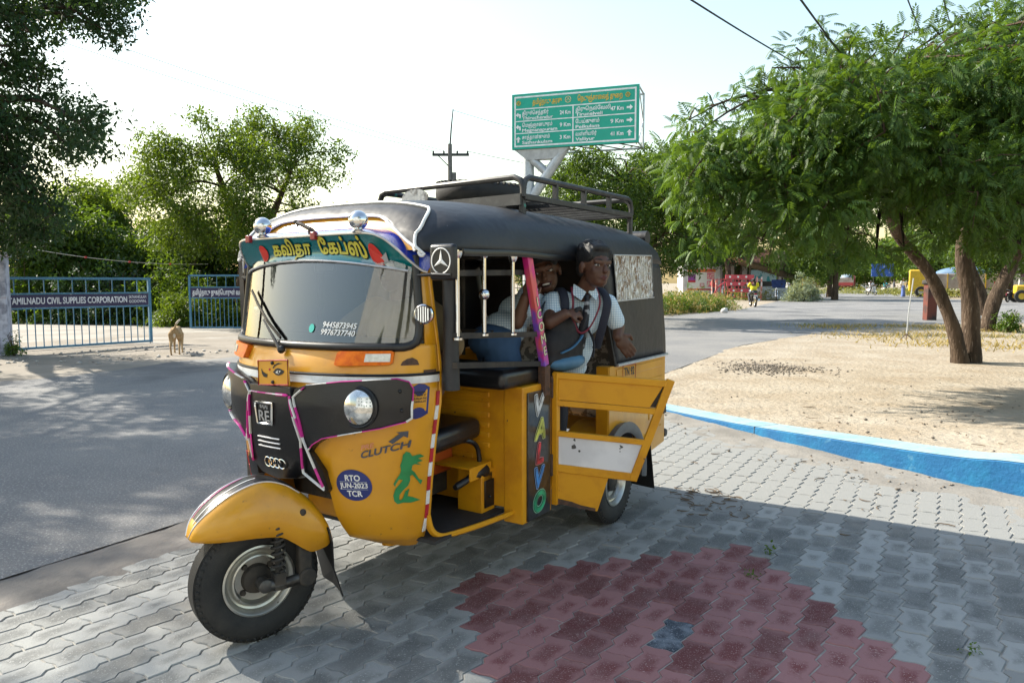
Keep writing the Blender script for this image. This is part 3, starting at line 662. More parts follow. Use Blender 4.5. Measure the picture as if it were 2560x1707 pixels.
shape('arrow_sticker',[(.0,.0),(.03,.028),(.022,.034),(.05,.036),(.046,.010),(.038,.018),(.010,-.01)],lambda x,y,l:SP(.418+x,.716+y,.004),m_gry,rick)
AD=lambda x,y,l=.003:SP(ve(y)*(.922+.064*x),y,l)
shape('address_sticker',[(0,.905),(.2,.918),(.5,.929),(.8,.925),(1,.912),(1,.812),(.75,.80),(.45,.795),(.2,.80),(0,.815)],lambda x,y,l:AD(x,y),m_navy,rick);a_=rick.children[-1]
shape('address_panel',[(.08,.824),(.08,.905),(.92,.905),(.92,.824)],lambda x,y,l:AD(x,y,.0036),m_yel,a_)
for i,t in enumerate(('S.PONGALRAJA','2/113 SOUTH ST','KARUVELAM PADU','SATHANKULAM TK.','PE:','FC','IC')):
    lettering('address_lettering',t,lambda x,y,l,i=i:AD(.12+max(0,min(.78,x/.11)),.892-i*.0115+y,.0042+l),m_ink,a_,.0115,align='LEFT',bold=.03)
for t,z in(('2',.545),('4',.49)): lettering('side_number',t,lambda x,y,l,z=z:SP(-.295+x,z+y,.004+l),m_ink,rick,.05,bold=.03)
q=MB();q.tube([SP(v,z,.004) for v,z in((-.345,.595),(-.25,.60),(-.25,.48),(-.33,.475))],.0022,5,closed=True);q.tube([SP(-.335,.537,.004),SP(-.25,.54,.004)],.0022,5);q.build('number_border',m_red,rick)
# ---------------------------------------------------------------- windscreen
gz=np.linspace(1.075,1.40,14)
b=MB();b.grid([[P(S(ve(z)*math.sin(t*1.25),z),ve(z)*math.sin(t*1.25),z) for t in np.linspace(-1,1,40)] for z in gz]);ws=b.build('windscreen',m_glass,rick)
def sealp(a,z): return SP(ve(z)*math.sin(a),z,.004)
half=[sealp(a,1.066-.004*math.cos(a)) for a in np.linspace(.06,1.08,14)]+[sealp(1.16,1.070),sealp(1.225,1.082),sealp(1.265,1.105),sealp(1.28,1.14)]+[sealp(1.285,z) for z in(1.2,1.27,1.34,1.40)]
lft=[Vector((-p.x,p.y,p.z)) for p in reversed(half)]
b=MB();b.tube(lft+half,.016,10);b.build('windscreen_seal',m_rub,rick)
lettering('phone_lettering','9445873945',lambda x,y,l:SP(.225+x,1.131+y-.03*x,.004+l),m_wht,ws,.030,bold=.018,shear=.15,sx=.98)
lettering('phone_lettering','9976737740',lambda x,y,l:SP(.222+x,1.104+y-.03*x,.004+l),m_wht,ws,.030,bold=.018,shear=.15,sx=.98)
q=MB();q.push([SP(.100+.013*math.cos(a),1.128+.016*math.sin(a),.004) for a in np.linspace(0,6.28,20)],[tuple(range(20))]);q.build('phone_icon',mat('mint sticker',(.05,.45,.38),.4),ws,smooth=0)
# wiper
q=MB();q.ball(SP(-.015,1.042,.02),(.016,.014,.016));q.tube([SP(-.015,1.042,.02),SP(-.015,1.045,.03),SP(-.10,1.112,.034),SP(-.16,1.150,.028)],[.008,.008,.005,.004],8);wp=q.build('wiper',m_rub,rick)
q=MB();q.tube([SP(-.045,1.085,.014),SP(-.15,1.146,.016),SP(-.25,1.212,.016),SP(-.33,1.265,.014)],.0045,6,flat=1.6);q.build('wiper_blade',m_rub,wp)
# ---------------------------------------------------------------- visor
RIM=[(-.500,.480,1.342),(-.488,.445,1.352),(-.462,.395,1.39),(-.430,.350,1.432),(-.40,.322,1.462),(-.355,.306,1.476),(-.25,.300,1.478),(0,.295,1.480),(.25,.300,1.482),(.355,.306,1.479),(.405,.322,1.462),(.435,.350,1.432),(.465,.390,1.388),(.492,.43,1.350),(.510,.45,1.340)]
RM=smoothpts([P(u,v,z) for v,u,z in RIM],5)
nR=len(RM)
def basept(i):
    t=-1+2*i/(nR-1);v=.455*t;z=1.386-.042*t*t;return P(S(v,z)-.004,v,z)
def visor_face(i,f):
    a=basept(i);c=RM[i];p=a.lerp(c,f);bow=.022*math.sin(math.pi*f);return p+Vector((0,bow,-bow*.35))
m_teal=mat('teal enamel',(.0,.16,.17),.14,.25,c2=(.0,.12,.15),sc=3,coat=1.)
m_blue=mat('blue enamel',(.015,.04,.33),.2,c2=(.02,.05,.40),sc=3,coat=1.)
b=MB();b.grid([[visor_face(i,f) for f in np.linspace(0,1,8)] for i in range(nR)]);vz=b.build('visor',m_teal,rick)
def backpt(i,f):
    c=RM[i];t=-1+2*i/(nR-1);q=P(.452,.555*t,1.362+.148*max(0,1-abs(t)**6));return c.lerp(q,f)+Vector((0,0,.012*math.sin(math.pi*f)))
b=MB();b.grid([[backpt(i,f)+Vector((0,0,.002)) for f in np.linspace(0,1,6)] for i in range(nR)]);b.build('visor_back',m_blue,vz)
b=MB();b.tube(RM,.005,6);b.build('visor_trim',m_sil,vz)
b=MB();b.tube([basept(i)+Vector((0,-.004,0)) for i in range(nR)],.0045,6);b.build('visor_lower_trim',m_sil,vz)
BP=[basept(i) for i in range(nR)]
def vface(i,f):
    p=BP[i].lerp(RM[i],f);bow=.022*math.sin(math.pi*f);return p+Vector((0,bow,-bow*.35))
def vis_fn(cx,f0,lift):
    def fn(x,y,l):
        v=cx+x;f=max(0,min(1,f0+y/.105));lo_,hi_=0,nR-1
        while hi_-lo_>1:
            m_=(lo_+hi_)//2
            if vface(m_,f).x<v: lo_=m_
            else: hi_=m_
        A=vface(lo_,f);B=vface(hi_,f);w=(v-A.x)/max(1e-6,B.x-A.x)
        return A+(B-A)*w+Vector((0,-.004-lift-l,-.0015))
    return fn
m_gold=mat('gold vinyl',(.50,.46,.05),.35,c2=(.42,.40,.06),sc=30)
for nm,mm,bo_,li in(('visor_lettering_outline',m_ink,.075,0.),('visor_lettering',m_gold,.030,.0022)):
    lettering(nm,'கவிதா',vis_fn(-.080,.36,li),mm,vz,.072,bold=bo_,fit=.225+bo_*.1)
    lettering(nm,'ேகப்ஸ்',vis_fn(.195,.36,li),mm,vz,.072,bold=bo_,fit=.225+bo_*.1)
for cx in(.345,-.262):
    fn=vis_fn(cx,.50,0);q=MB();q.push([fn(.027*math.cos(a),.030*math.sin(a),0) for a in np.linspace(0,6.28,24)],[tuple(range(24))]);q.build('red_sun',mat('red vinyl',(.55,.03,.02),.4),vz,smooth=0)
fn=vis_fn(.362,.42,.002)
for dx,dy in((0,0),(.012,-.012)):
    shape('crane_emblem',[(-.03+dx,.026+dy),(-.014+dx,.012+dy),(.0+dx,.014+dy),(.03+dx,.036+dy),(.022+dx,.006+dy),(.05+dx,.0+dy),(.016+dx,-.012+dy),(-.002+dx,.002+dy)],fn,m_sil,vz)
for v in(-.30,.085):
    q=MB();q.box(P(.290,v,1.478),(.026,.018,.030));q.build('red_clip',mat('maroon enamel',(.22,.01,.02),.3),vz,bevel=.003)
for v,u in((-.225,.30),(.305,.305)):
    q=MB();q.lathe([(.022,.0),(.024,.006),(.014,.012),(.012,.02)],20,Matrix.Translation(P(u,v,1.482)));q.ball(P(u,v,1.528),.036,28,18);q.build('chrome_ball',m_chr,rick,smooth=60)
# leaping-cat ornament
q=MB();c=P(.30,.03,1.512)
limb(q,[c+Vector((-.055,0,.022)),c+Vector((-.02,0,.012)),c+Vector((.025,0,-.006)),c+Vector((.045,0,-.016))],[.006,.0085,.008,.004],8)
q.ball(c+Vector((-.058,0,.025)),(.011,.007,.008));limb(q,[c+Vector((-.035,.004,.016)),c+Vector((-.06,.006,.008))],[.005,.003],6);limb(q,[c+Vector((.03,.004,-.008)),c+Vector((.062,.006,-.03))],[.006,.003],6)
limb(q,[c+Vector((.018,0,-.008)),c+Vector((.02,0,-.034))],[.005,.005],6)
q.build('leaping_ornament',m_drk,rick,smooth=60)
# ---------------------------------------------------------------- mirrors and horns
def mirror(c,rz,sg):
    Mx=Matrix.Translation(c)@Matrix.Rotation(rz,4,'Z')
    q=MB();q.M=Mx;q.box((0,0,0),(.112,.03,.128));mo=q.build('mirror',m_blk,rick,bevel=.016,segs=4)
    q=MB();q.M=Mx;q.tube([(.040*math.cos(a),-.0165,.004+.044*math.sin(a)) for a in np.linspace(0,2*math.pi,33)[:-1]],.0022,6,closed=True);q.build('mirror_ring',m_wht,mo)
    for k in range(3):
        a=math.pi/2+k*2*math.pi/3;tip=(.037*math.cos(a),-.0172,.004+.041*math.sin(a));w=.008
        q=MB();q.M=Mx;q.push([tip,(w*math.cos(a+1.05),-.0172,.004+w*math.sin(a+1.05)),(0,-.020,.004),(w*math.cos(a-1.05),-.0172,.004+w*math.sin(a-1.05))],[(0,1,2),(0,2,3)]);q.build('mirror_star',m_wht,mo,smooth=0)
    q=MB();q.M=Mx;q.tube([(-sg*.115,.0,-.046),(-sg*.02,-.02,-.042),(sg*.045,-.02,-.045)],[.006,.007,.005],8);q.build('mirror_arm',m_blk,mo)
mirror(P(.375,.645,1.372),R(2),1)
mirror(P(.52,-.62,1.368),R(-38),-1)
for v,u,rz in((.545,.385,22),(-.53,.47,-22)):
    Mx=Matrix.Translation(P(u,v,1.187))@Matrix.Rotation(R(rz),4,'Z')@Matrix.Rotation(R(90),4,'X')
    q=MB();q.lathe([(0,-.03),(.03,-.028),(.036,-.01),(.0365,.006),(.032,.010),(.029,.006),(0,.004)],28,Mx);ho=q.build('horn',m_chr,rick)
    q=MB();q.lathe([(0,.006),(.028,.0065)],24,Mx);q.build('horn_face',m_ink,ho)
    for x in(-.018,-.009,0,.009,.018):
        h=math.sqrt(.028**2-x*x);q=MB();q.M=Mx;q.box((x,0,.009),(.0045,2*h,.003));q.build('horn_slat',m_chr,ho,smooth=0)
# ---------------------------------------------------------------- front wheel, fork and fender (steered)
steer=Matrix.Translation((.046,.012,0))@Matrix.Rotation(R(-19),4,'Z')
WR=.227
def wheel(M0,r,w,name,outer=1):
    """M0 maps wheel frame (x axle outwards, z up, origin hub) to rickshaw space"""
    L_=M0@Matrix.Rotation(R(90)*outer,4,'Y')
    h=w/2
    q=MB();prof=[(r*.56,-h*.72),(r*.62,-h*.9),(r*.74,-h*1.02),(r*.86,-h*.98),(r*.945,-h*.80),(r*.975,-h*.62)]
    for k in range(5):
        x=-h*.5+k*h*.25;prof+=[(r*.995,x-.006),(r*.995,x+.006),(r*.972,x+.0075),(r*.972,x+.0095)]
    prof+=[(r*.975,h*.62),(r*.945,h*.80),(r*.86,h*.98),(r*.74,h*1.02),(r*.62,h*.9),(r*.56,h*.72)]
    q.lathe(prof,72,L_);wo=empty(name);wo.parent=rick;q.build('tyre',m_tyre,wo,smooth=50)
    q=MB()
    for k in range(54):
        a=2*math.pi*k/54
        for s in(-1,1):
            q.M=L_@Matrix.Rotation(a,4,'Z');q.box((r*.945,0,s*h*.83),(r*.055,.008,h*.16),Matrix.Rotation(s*.5,3,'Y'))
    tag(q.build('shoulder_tread',m_tyre,wo,smooth=0),kind='stuff')
    q=MB();q.lathe([(r*.565,h*.80),(r*.575,h*.86),(r*.545,h*.90),(r*.50,h*.74),(r*.475,h*.42),(r*.44,h*.36),(r*.41,h*.60),(r*.385,h*.64),(r*.355,h*.40),(r*.345,h*.20),(r*.20,h*.16),(0,h*.16)],56,L_);q.build('rim',m_rim,wo,smooth=35)
    q=MB();q.lathe([(0,h*.66),(.035,h*.66),(.05,h*.5),(.056,h*.16)],28,L_);q.build('hub',m_drk,wo,smooth=35)
    for k in range(4):
        a=R(40)+k*math.pi/2;q=MB();q.M=L_;q.lathe([(.0,h*.42),(.009,h*.42),(.012,h*.16)],8,Matrix.Translation((.066*math.cos(a),.066*math.sin(a),0)));q.build('wheel_nut',m_drk,wo,smooth=0)
    return wo
wheel(steer@Matrix.Translation((0,0,WR)),WR,.104,'front_wheel')
CR=[(.228,.425),(.212,.47),(.170,.518),(.105,.563),(.03,.592),(-.03,.596),(-.09,.576),(-.135,.545),(-.200,.485),(-.255,.40),(-.266,.335)]
LO=[(.222,.418),(.180,.415),(.11,.414),(.03,.410),(-.055,.396),(-.102,.365),(-.149,.328),(-.178,.314),(-.230,.318),(-.250,.326),(-.262,.330)]
CRs=smoothpts([(a,0,c) for a,c in CR],4);LOs=smoothpts([(a,0,c) for a,c in LO],4)
HWd=[.035,.07,.10,.112,.114,.114,.112,.108,.10,.09,.085];HWs=[p.x for p in smoothpts([(w,0,0) for w in HWd],4)]
def fender_pt(i,q,s=1,lift=0.):
    a=q*math.pi/2;n=HWs[i]*math.sin(a)**.75;k=math.cos(a)**.62 if q<1 else 0.
    p=LOs[i].lerp(CRs[i],k);d=Vector((n*3*s,-(p.x)*.6,1.)).normalized()*lift
    return steer@(Vector((s*n,-p.x,p.z))+d)
qs=[0,.1,.2,.32,.45,.6,.75,.88,1.]
b=MB();b.grid([[fender_pt(i,q,-1) for q in reversed(qs)]+[fender_pt(i,q,1) for q in qs[1:]] for i in range(len(CRs))]);fe=b.build('front_fender',m_yel,rick,solid=.004,smooth=60)
b=MB();b.grid([[fender_pt(i,q,-1,.003) for q in(.22,.11,0)]+[fender_pt(i,q,1,.003) for q in(.11,.22)] for i in range(0,30)]);b.build('fender_stripe',m_blk,fe,smooth=60)
for s in(1,-1):
    b=MB();b.tube([fender_pt(i,.24,s,.003) for i in range(0,30)],.003,5);b.build('stripe_edge',m_sil,fe)
b=MB();b.grid([[fender_pt(i,q,-1,.0045) for q in(.10,.07)] for i in range(5,17)]);b.build('stripe_flash',m_pnk,fe)
b=MB();b.grid([[fender_pt(i,q,1,.0045) for q in(.06,.085)] for i in range(4,19)]);b.build('stripe_flash',m_wht,fe)
q=MB();q.M=steer;q.ball((.100,.145,.465),(.008,.013,.013));q.build('fender_bolt',m_drk,fe)
# fork, trailing arm, spring
q=MB();q.M=steer
q.box((.088,.150,.30),(.035,.050,.17));q.lathe([(0,-.02),(.034,-.02),(.034,.02),(0,.02)],18,Matrix.Translation((.095,.155,.222))@Matrix.Rotation(R(90),4,'Y'))
q.build('fork_leg',m_drk,rick,bevel=.006)
q=MB();q.M=steer;q.tube([(.092,.155,.222),(.096,.06,.215),(.09,.0,.227)],[.020,.020,.024],10);q.lathe([(0,-.03),(.024,-.03),(.024,.018),(.012,.024),(0,.024)],14,Matrix.Translation((.092,.0,.227))@Matrix.Rotation(R(90),4,'Y'));q.build('trailing_arm',mat('oily steel',(.09,.085,.08),.5,.7,c2=(.04,.035,.03),sc=20),rick)
q=MB();q.M=steer;q.tube([(.094+.022*math.cos(t),.052+.022*math.sin(t),.27+.16*t/(2*math.pi*7)) for t in np.linspace(0,2*math.pi*7,120)],.0048,6);sp=q.build('coil_spring',m_drk,rick,smooth=60)
q=MB();q.M=steer;q.tube([(.094,.052,.20),(.094,.052,.44)],.012,10);q.box((.094,.052,.235),(.04,.04,.06));q.build('damper',m_drk,sp)
q=MB();fl=[(-.07,.225,.40),(.10,.24,.385),(.105,.252,.33),(.09,.262,.22),(.085,.30,.10),(.05,.305,.108),(.0,.30,.125),(-.07,.29,.13)]
q.M=steer;q.prism(fl,(0,.006,0));q.build('front_mudflap',m_rub,rick,smooth=0)
# ---------------------------------------------------------------- roof: yellow front dome + canvas hood
RC=[(.405,1.42,.49),(.412,1.47,.50),(.430,1.525,.525),(.47,1.573,.555),(.53,1.603,.585),(.62,1.625,.605),(.80,1.645,.62),(1.1,1.655,.625),(1.5,1.655,.63),(1.9,1.65,.635),(2.2,1.638,.635),(2.36,1.61,.635),(2.44,1.56,.63),(2.47,1.50,.625),(2.48,1.44,.62)]
RCs=smoothpts(RC,4)
def roof_pt(i,w,lift=0.,pw=2.7):
    u,zc,hw=RCs[i];g=(1-min(1,abs(w))**pw)**(1/pw);z=1.42+(zc-1.42)*g;v=hw*w
    n=Vector((w*abs(w)*1.2,0,max(.1,g))).normalized() if i>8 else Vector((w*.6,-.8,.6)).normalized()
    return P(u,v,z)+n*lift
ws_=[math.sin(t*math.pi/2) for t in np.linspace(-1,1,41)]
b=MB();b.grid([[roof_pt(i,w) for w in ws_] for i in range(0,20)]);b.build('roof_dome',m_yel,rick,smooth=60)
i0=[5]*41
b=MB()
rows=[]
nR2=len(RCs)
for i in range(0,nR2):
    row=[]
    for w in ws_:
        # front hem: starts further back at the centre, sweeps forward at the sides
        s=10-9.*(max(0,abs(w)-.5)/.5)**1.3
        j=s+(nR2-1-s)*i/(nR2-1);a=int(math.floor(j));f=j-a;p=roof_pt(a,w,.010)
        if f>1e-6: p=p.lerp(roof_pt(min(nR2-1,a+1),w,.010),f)
        wr=.006*math.sin(p.y*26+w*5)*math.exp(-((abs(w)-.85)/.15)**2)*(1 if p.y<1.5 else .4)
        if abs(w)>.985: p.z-=.012
        row.append(p+Vector((wr,0,-abs(wr)*.4)))
    rows.append(row)
b.grid(rows);hood=b.build('canvas_hood',m_cnv,rick,smooth=60,solid=.004)
b=MB();b.tube([p+Vector((0,-.002,.004)) for p in rows[0]],.006,6);b.build('hood_piping',m_wht,hood)
# front overlay flap: seam that runs across the roof and closes round the lobes to the front hem
def seam(w):
    a=abs(w);j=17.-15.5*(max(0,a-.72)/.28)**1.4;j=max(1.,j);i=int(j);return roof_pt(i,w,.017).lerp(roof_pt(i+1,w,.017),j-i)
ss=[seam(math.sin(t*math.pi/2)) for t in np.linspace(-.97,.97,61)]
e0=[Vector((-p.x,p.y,p.z)) for p in(P(.405,.505,1.412),P(.402,.520,1.398),P(.410,.530,1.402))];e1=[P(.410,.530,1.402),P(.402,.520,1.398),P(.405,.505,1.412)]
b=MB();b.tube(smoothpts(e0,3)+ss+smoothpts(e1,3),.006,6);b.build('hood_seam',m_wht,hood)
for sg in(1,-1):
    b=MB();b.tube([P(u,sg*.636,1.415+.004*math.sin(u*9)) for u in np.linspace(.50,1.75,20)],.008,6,flat=1.8);b.build('hem_rail',m_blk,hood)
b=MB();b.tube([P(2.44+.03*math.cos(t*3)*0,v,1.565) for t,v in zip(range(13),np.linspace(-.56,.56,13))],.042,12);b.build('rolled_curtain',m_cnv,rick)
# canvas side panels (both sides), rear canvas
def side_panel(sg):
    b=MB();rows=[]
    for z in np.linspace(.868,1.45,10):
        k=(z-.868)/.582;uf=1.83-.24*k;ur=2.55-.15*k;rows.append([P(uf+(ur-uf)*t,sg*(.642+.010*math.sin(k*3.1)+.006*math.sin(t*7+k*9)*k-.02*max(0,k-.9)*10*.6),z) for t in np.linspace(0,1,14)])
    b.grid(rows);o=b.build('canvas_side',m_cnv,rick,solid=.004)
    b=MB();b.tube([P(u,sg*.652,.868) for u in np.linspace(1.83,2.55,6)],.009,8);b.build('canvas_hem',m_sil,o)
    return o
cs_=side_panel(1);side_panel(-1)
def rear_pt(v,z): 
    k=(z-.868)/.582;return P(2.55-.15*k+.012*math.cos(v*4),v,z)
b=MB()
for (v0,v1,z0,z1) in((-.64,.64,.868,1.22),(-.64,-.40,1.22,1.36),(.40,.64,1.22,1.36),(-.20,.20,1.22,1.36),(-.64,.64,1.36,1.45)):
    b.grid([[rear_pt(v,z) for v in np.linspace(v0,v1,6)] for z in np.linspace(z0,z1,4)])
rc_=b.build('rear_canvas',m_cnv,rick)
for c in(-.30,.30):
    b=MB()
    for k in range(6): b.tube([rear_pt(c-.10+k*.04,1.22),rear_pt(c-.10+k*.04,1.36)],.002,4)
    for k in range(4): b.tube([rear_pt(c-.10,1.22+k*.0467),rear_pt(c+.10,1.22+k*.0467)],.002,4)
    b.build('window_mesh',m_blk,rc_)
# cloudy cracked plastic window on the canvas side
m_win=mat('cracked plastic window',(.40,.37,.31),.25,c2=(.17,.095,.045),sc=26,lo=.48,hi=.56,c3=(.78,.77,.74),sc3=60,lo3=.52,hi3=.60,bump=.8,bsc=45,bdist=.02,stretch=(1,1,.45))
b=MB();b.grid([[P(1.735+(2.235-1.735)*t+.05*(1-k)*1,.664,1.205+.235*k+.012*t) for t in np.linspace(0,1,8)] for k in np.linspace(0,1,5)]);cw=b.build('canvas_window',m_win,cs_)
b=MB()
for k in range(150):
    t=random.random();h=random.random();l=random.uniform(.012,.05);a=random.choice((1.4,1.7,.3,2.8,1.5))+random.gauss(0,.35)
    p0=P(1.735+.5*t+.05*(1-h),.6655,1.205+.235*h);p1=p0+Vector((0,math.cos(a)*l,math.sin(a)*l*.8))
    if 1.20<p1.z<1.445 and 1.74<p1.y<2.29: b.tube([p0,p0.lerp(p1,.5)+Vector((.001,random.gauss(0,.004),random.gauss(0,.004))),p1],.0013,4)
b.build('window_cracks',mat('milky crease',(.72,.71,.69),.4),cw)
b=MB();q=[P(1.735,.667,1.44),P(2.235,.667,1.452),P(2.285,.667,1.217),P(1.785,.667,1.205)];b.tube(q,.004,5,closed=True);b.build('window_binding',mat('grey clear tape',(.45,.45,.44),.3),cw)
# ---------------------------------------------------------------- rear body
AC=(1.90,.245);AR=.285
def arc(a0,a1,n,r=AR): return [(AC[0]+r*1.0*math.cos(a),AC[1]+r*1.05*math.sin(a)) for a in np.linspace(a0,a1,n)]
for sg in(1,-1):
    out=[(1.82,.865),(2.55,.865),(2.555,.33),(2.32,.305)]+arc(R(12),R(168),18)+[(1.60,.305),(1.60,.36),(1.82,.36)] if False else [(1.76,.865),(2.55,.865),(2.555,.33),(2.30,.305)]+[p for p in arc(R(10),R(120),14)]
    out=out+[(1.76,.50)]
    b=MB();b.prism([P(u,sg*.640,z) for u,z in out],(-sg*.012,0,0));rb=b.build('rear_side_panel',m_yel,rick,smooth=0,bevel=.003)
    for (z0,z1,u0,u1) in((.80,.845,1.84,2.5),(.70,.745,2.28,2.5),(.60,.645,2.28,2.5),(.50,.545,2.30,2.5),(.40,.445,2.33,2.5)):
        b=MB();b.box(P((u0+u1)/2,sg*.641,(z0+z1)/2),(.008,u1-u0,z1-z0));b.build('pressed_rib',m_yel,rb,bevel=.004)
    b=MB();rr=[]
    for a in np.linspace(R(-8),R(150),22):
        d=Vector((0,math.cos(a),math.sin(a)*1.05));c=P(AC[0],sg*.60,AC[1]);rr.append([c+d*(AR-.03)+Vector((-sg*.06,0,0)),c+d*AR+Vector((sg*.02,0,0)),c+d*(AR+.012)+Vector((sg*.075,0,0)),c+d*(AR-.02)+Vector((sg*.085,0,0)),c+d*(AR-.045)+Vector((sg*.07,0,0))])
    b.grid(rr);b.build('wheel_arch',mat('grey faded plastic',(.075,.08,.09),.5,c2=(.11,.115,.12),sc=6),rb,smooth=50)
    b=MB();b.grid([[P(AC[0]+.285*math.cos(a),sg*v,AC[1]+.30*math.sin(a)) for v in(.40,.62)] for a in np.linspace(R(-5),R(185),16)]);b.grid([[P(AC[0]+k*math.cos(a),sg*.40,AC[1]+k*math.sin(a)) for k in(.02,.285)] for a in np.linspace(R(-5),R(185),16)]);b.build('inner_arch',m_yeli,rb)
    wheel(Matrix.Translation(P(1.885,sg*.58,WR)),WR,.108,'rear_wheel',sg)
    b=MB();b.prism([P(2.27,sg*.50,.42),P(2.27,sg*.66,.42),P(2.33,sg*.67,.09),P(2.33,sg*.49,.10)],(0,.006,0));b.build('rear_mudflap',m_rub,rick,smooth=0)
    b=MB();b.tube([P(2.50,sg*.42,.385),P(2.58,sg*.52,.375),P(2.60,sg*.585,.372)],.018,10);b.lathe([(0,-.035),(.022,-.034),(.026,-.02),(.02,-.012),(.027,0),(.021,.010),(.027,.022),(.022,.034),(0,.036)],14,Matrix.Translation(P(2.605,sg*.60,.372))@Matrix.Rotation(R(90),4,'Y'));b.build('bumper_end',m_rub,rick)
    b=MB();b.box(P(1.79,sg*.60,.615),(.075,.07,.50));b.build('door_post',m_yeli,rick,bevel=.006)
b=MB();b.box(P(2.545,0,.60),(1.26,.02,.53));b.build('tail_panel',m_yel,rick,bevel=.004)
b=MB();b.tube([P(2.60,v,.372) for v in(-.58,0,.58)],.02,8);b.build('rear_bumper',m_rub,rick)
bF=flat(P(1.998,.6455,.80),(0,1,-.02),(0,0,1),(1,0,0),.001)
lettering('side_number','TN 92',bF,m_ink,rick,.06,bold=.03,sx=.85)
q=MB();q.tube([bF(x,y,0) for x,y in((-.085,-.06),(.085,-.06),(.085,.055),(-.085,.055))],.0022,5,closed=True);q.build('number_border',m_red,rick)
# ---------------------------------------------------------------- floor, partition, seats
b=MB();b.box(P(.72,.0,.300),(1.02,.48,.014));b.build('floor_mat',mat('rubber mat',(.018,.018,.019),.7,c2=(.045,.043,.04),sc=7,lo=.5,hi=.8),rick)
b=MB();b.box(P(1.45,.0,.345),(1.16,.96,.02));b.build('rear_floor',m_yeli,rick)
b=MB();b.box(P(1.6,.0,.27),(.70,1.3,.05));b.box(P(1.88,0,.24),(1.0,.08,.08));b.tube([P(2.2,-.4,.30),P(2.45,-.35,.28)],.06,10);b.build('chassis',m_drk,rick)
b=MB();b.tube(smoothpts([P(.50,.455,.40),P(.515,.462,.335),P(.545,.482,.305),P(.60,.50,.300),P(.75,.533,.300),P(.93,.556,.300),P(.975,.555,.303),P(.985,.535,.31)],4),.012,8,flat=1.3);b.build('step_rim',m_yeli,rick)
b=MB();b.box(P(.96,.0,.59),(1.10,.014,.54));pt=b.build('partition',m_yeli,rick)
for z in(.81,.765,.72,.675,.63,.585):
    b=MB();b.box(P(.952,-.02,z),(.92,.012,.024));b.build('partition_rib',m_yeli,pt,bevel=.005)
b=MB();b.box(P(.949,.10,.43),(.5,.006,.22));b.build('access_hatch',m_yeli,pt,bevel=.002)
b=MB();b.box(P(.985,.03,.895),(1.14,.32,.085));b.build('bench_seat',m_vin,rick,bevel=.03,segs=4)
b=MB();b.box(P(.775,-.02,.655),(.86,.34,.095),Matrix.Rotation(R(3),3,'X'));b.build('driver_seat',m_vin,rick,bevel=.035,segs=4)
b=MB();b.tube(smoothpts([P(.80,.36,.62),P(.86,.40,.615),P(.90,.415,.57),P(.905,.42,.45),P(.90,.42,.31)],4),.011,8);b.build('seat_frame',m_blk,rick)
b=MB();b.box(P(.85,-.05,.53),(.62,.16,.15));b.build('engine_cover',mat('orange paint',(.50,.10,.02),.4,c2=(.42,.08,.015),sc=5),rick,bevel=.02,segs=3)
b=MB();b.box(P(.85,-.05,.41),(.55,.14,.10));b.tube([P(.76,.05,.47),P(.72,.2,.36)],.009,6);b.tube([P(.77,.15,.46),P(.75,.12,.34),P(.80,.2,.33)],.007,6);b.build('linkage',m_drk,rick)
b=MB();b.box(P(.70,-.05,.36),(.30,.46,.11));b.build('floor_tunnel',m_yeli,rick,bevel=.02)
b=MB();b.box(P(.905,.40,.395),(.13,.10,.19));b.box(P(.86,.36,.515),(.20,.16,.01));b.box(P(.86,.455,.49),(.01,.16,.06));lb=b.build('lever_box',m_yeli,rick,bevel=.004)
b=MB();b.box(P(.908,.468,.385),(.006,.07,.12));b.ball(P(.908,.472,.37),.007,8,6);b.build('box_panel',m_blk,lb,bevel=.002)
b=MB();b.tube([P(.70,.44,.455),P(.72,.44,.458),P(.80,.44,.47),P(.84,.44,.478),P(.90,.44,.485),P(.925,.44,.475)],[.012,.016,.015,.024,.036,.022],10);b.box(P(.905,.44,.45),(.05,.06,.05));b.build('lever',m_rub,rick,smooth=50)
# ---------------------------------------------------------------- corner post with painted letters
b=MB();b.box(P(1.075,.565,.555),(.10,.25,.60));cpo=b.build('corner_post',m_yeli,rick,bevel=.006)
b=MB();b.box(P(1.078,.6175,.545),(.012,.196,.565));vp=b.build('letter_panel',mat('gloss black paint',(.012,.012,.014),.3,c2=(.03,.03,.03),sc=30,coat=.5),rick,bevel=.002)
cols=[(.62,.64,.64),(.52,.55,.10),(.62,.04,.05),(.05,.25,.62),(.03,.42,.20)]
for i,(ch,c) in enumerate(zip('VALVO',cols)):
    fn=flat(P(1.075,.6245,.725-i*.108),(0,1,0),(0,0,1),(1,0,0),.001);mm=mat('letter colour %s'%'abcde'[i],c,.4,c2=tuple(q*.45 for q in c),sc=14,lo=.45,hi=.6)
    lt=lettering('painted_letter_outline',ch,fn,mat('letter edge %s'%'abcde'[i],tuple(min(1,.25+q*.9) for q in c),.4),vp,.120,bold=.085,shear=.22,sx=1.05)
    fn2=flat(P(1.075,.6245,.725-i*.108),(0,1,0),(0,0,1),(1,0,0),.0022);tag(lettering('painted_letter_gap',ch,fn2,m_ink,vp,.120,bold=.060,shear=.22,sx=1.05),kind=None)
    fn3=flat(P(1.075,.6245,.725-i*.108),(0,1,0),(0,0,1),(1,0,0),.0034);lettering('painted_letter',ch,fn3,mm,vp,.120,bold=.038,shear=.22,sx=1.05)
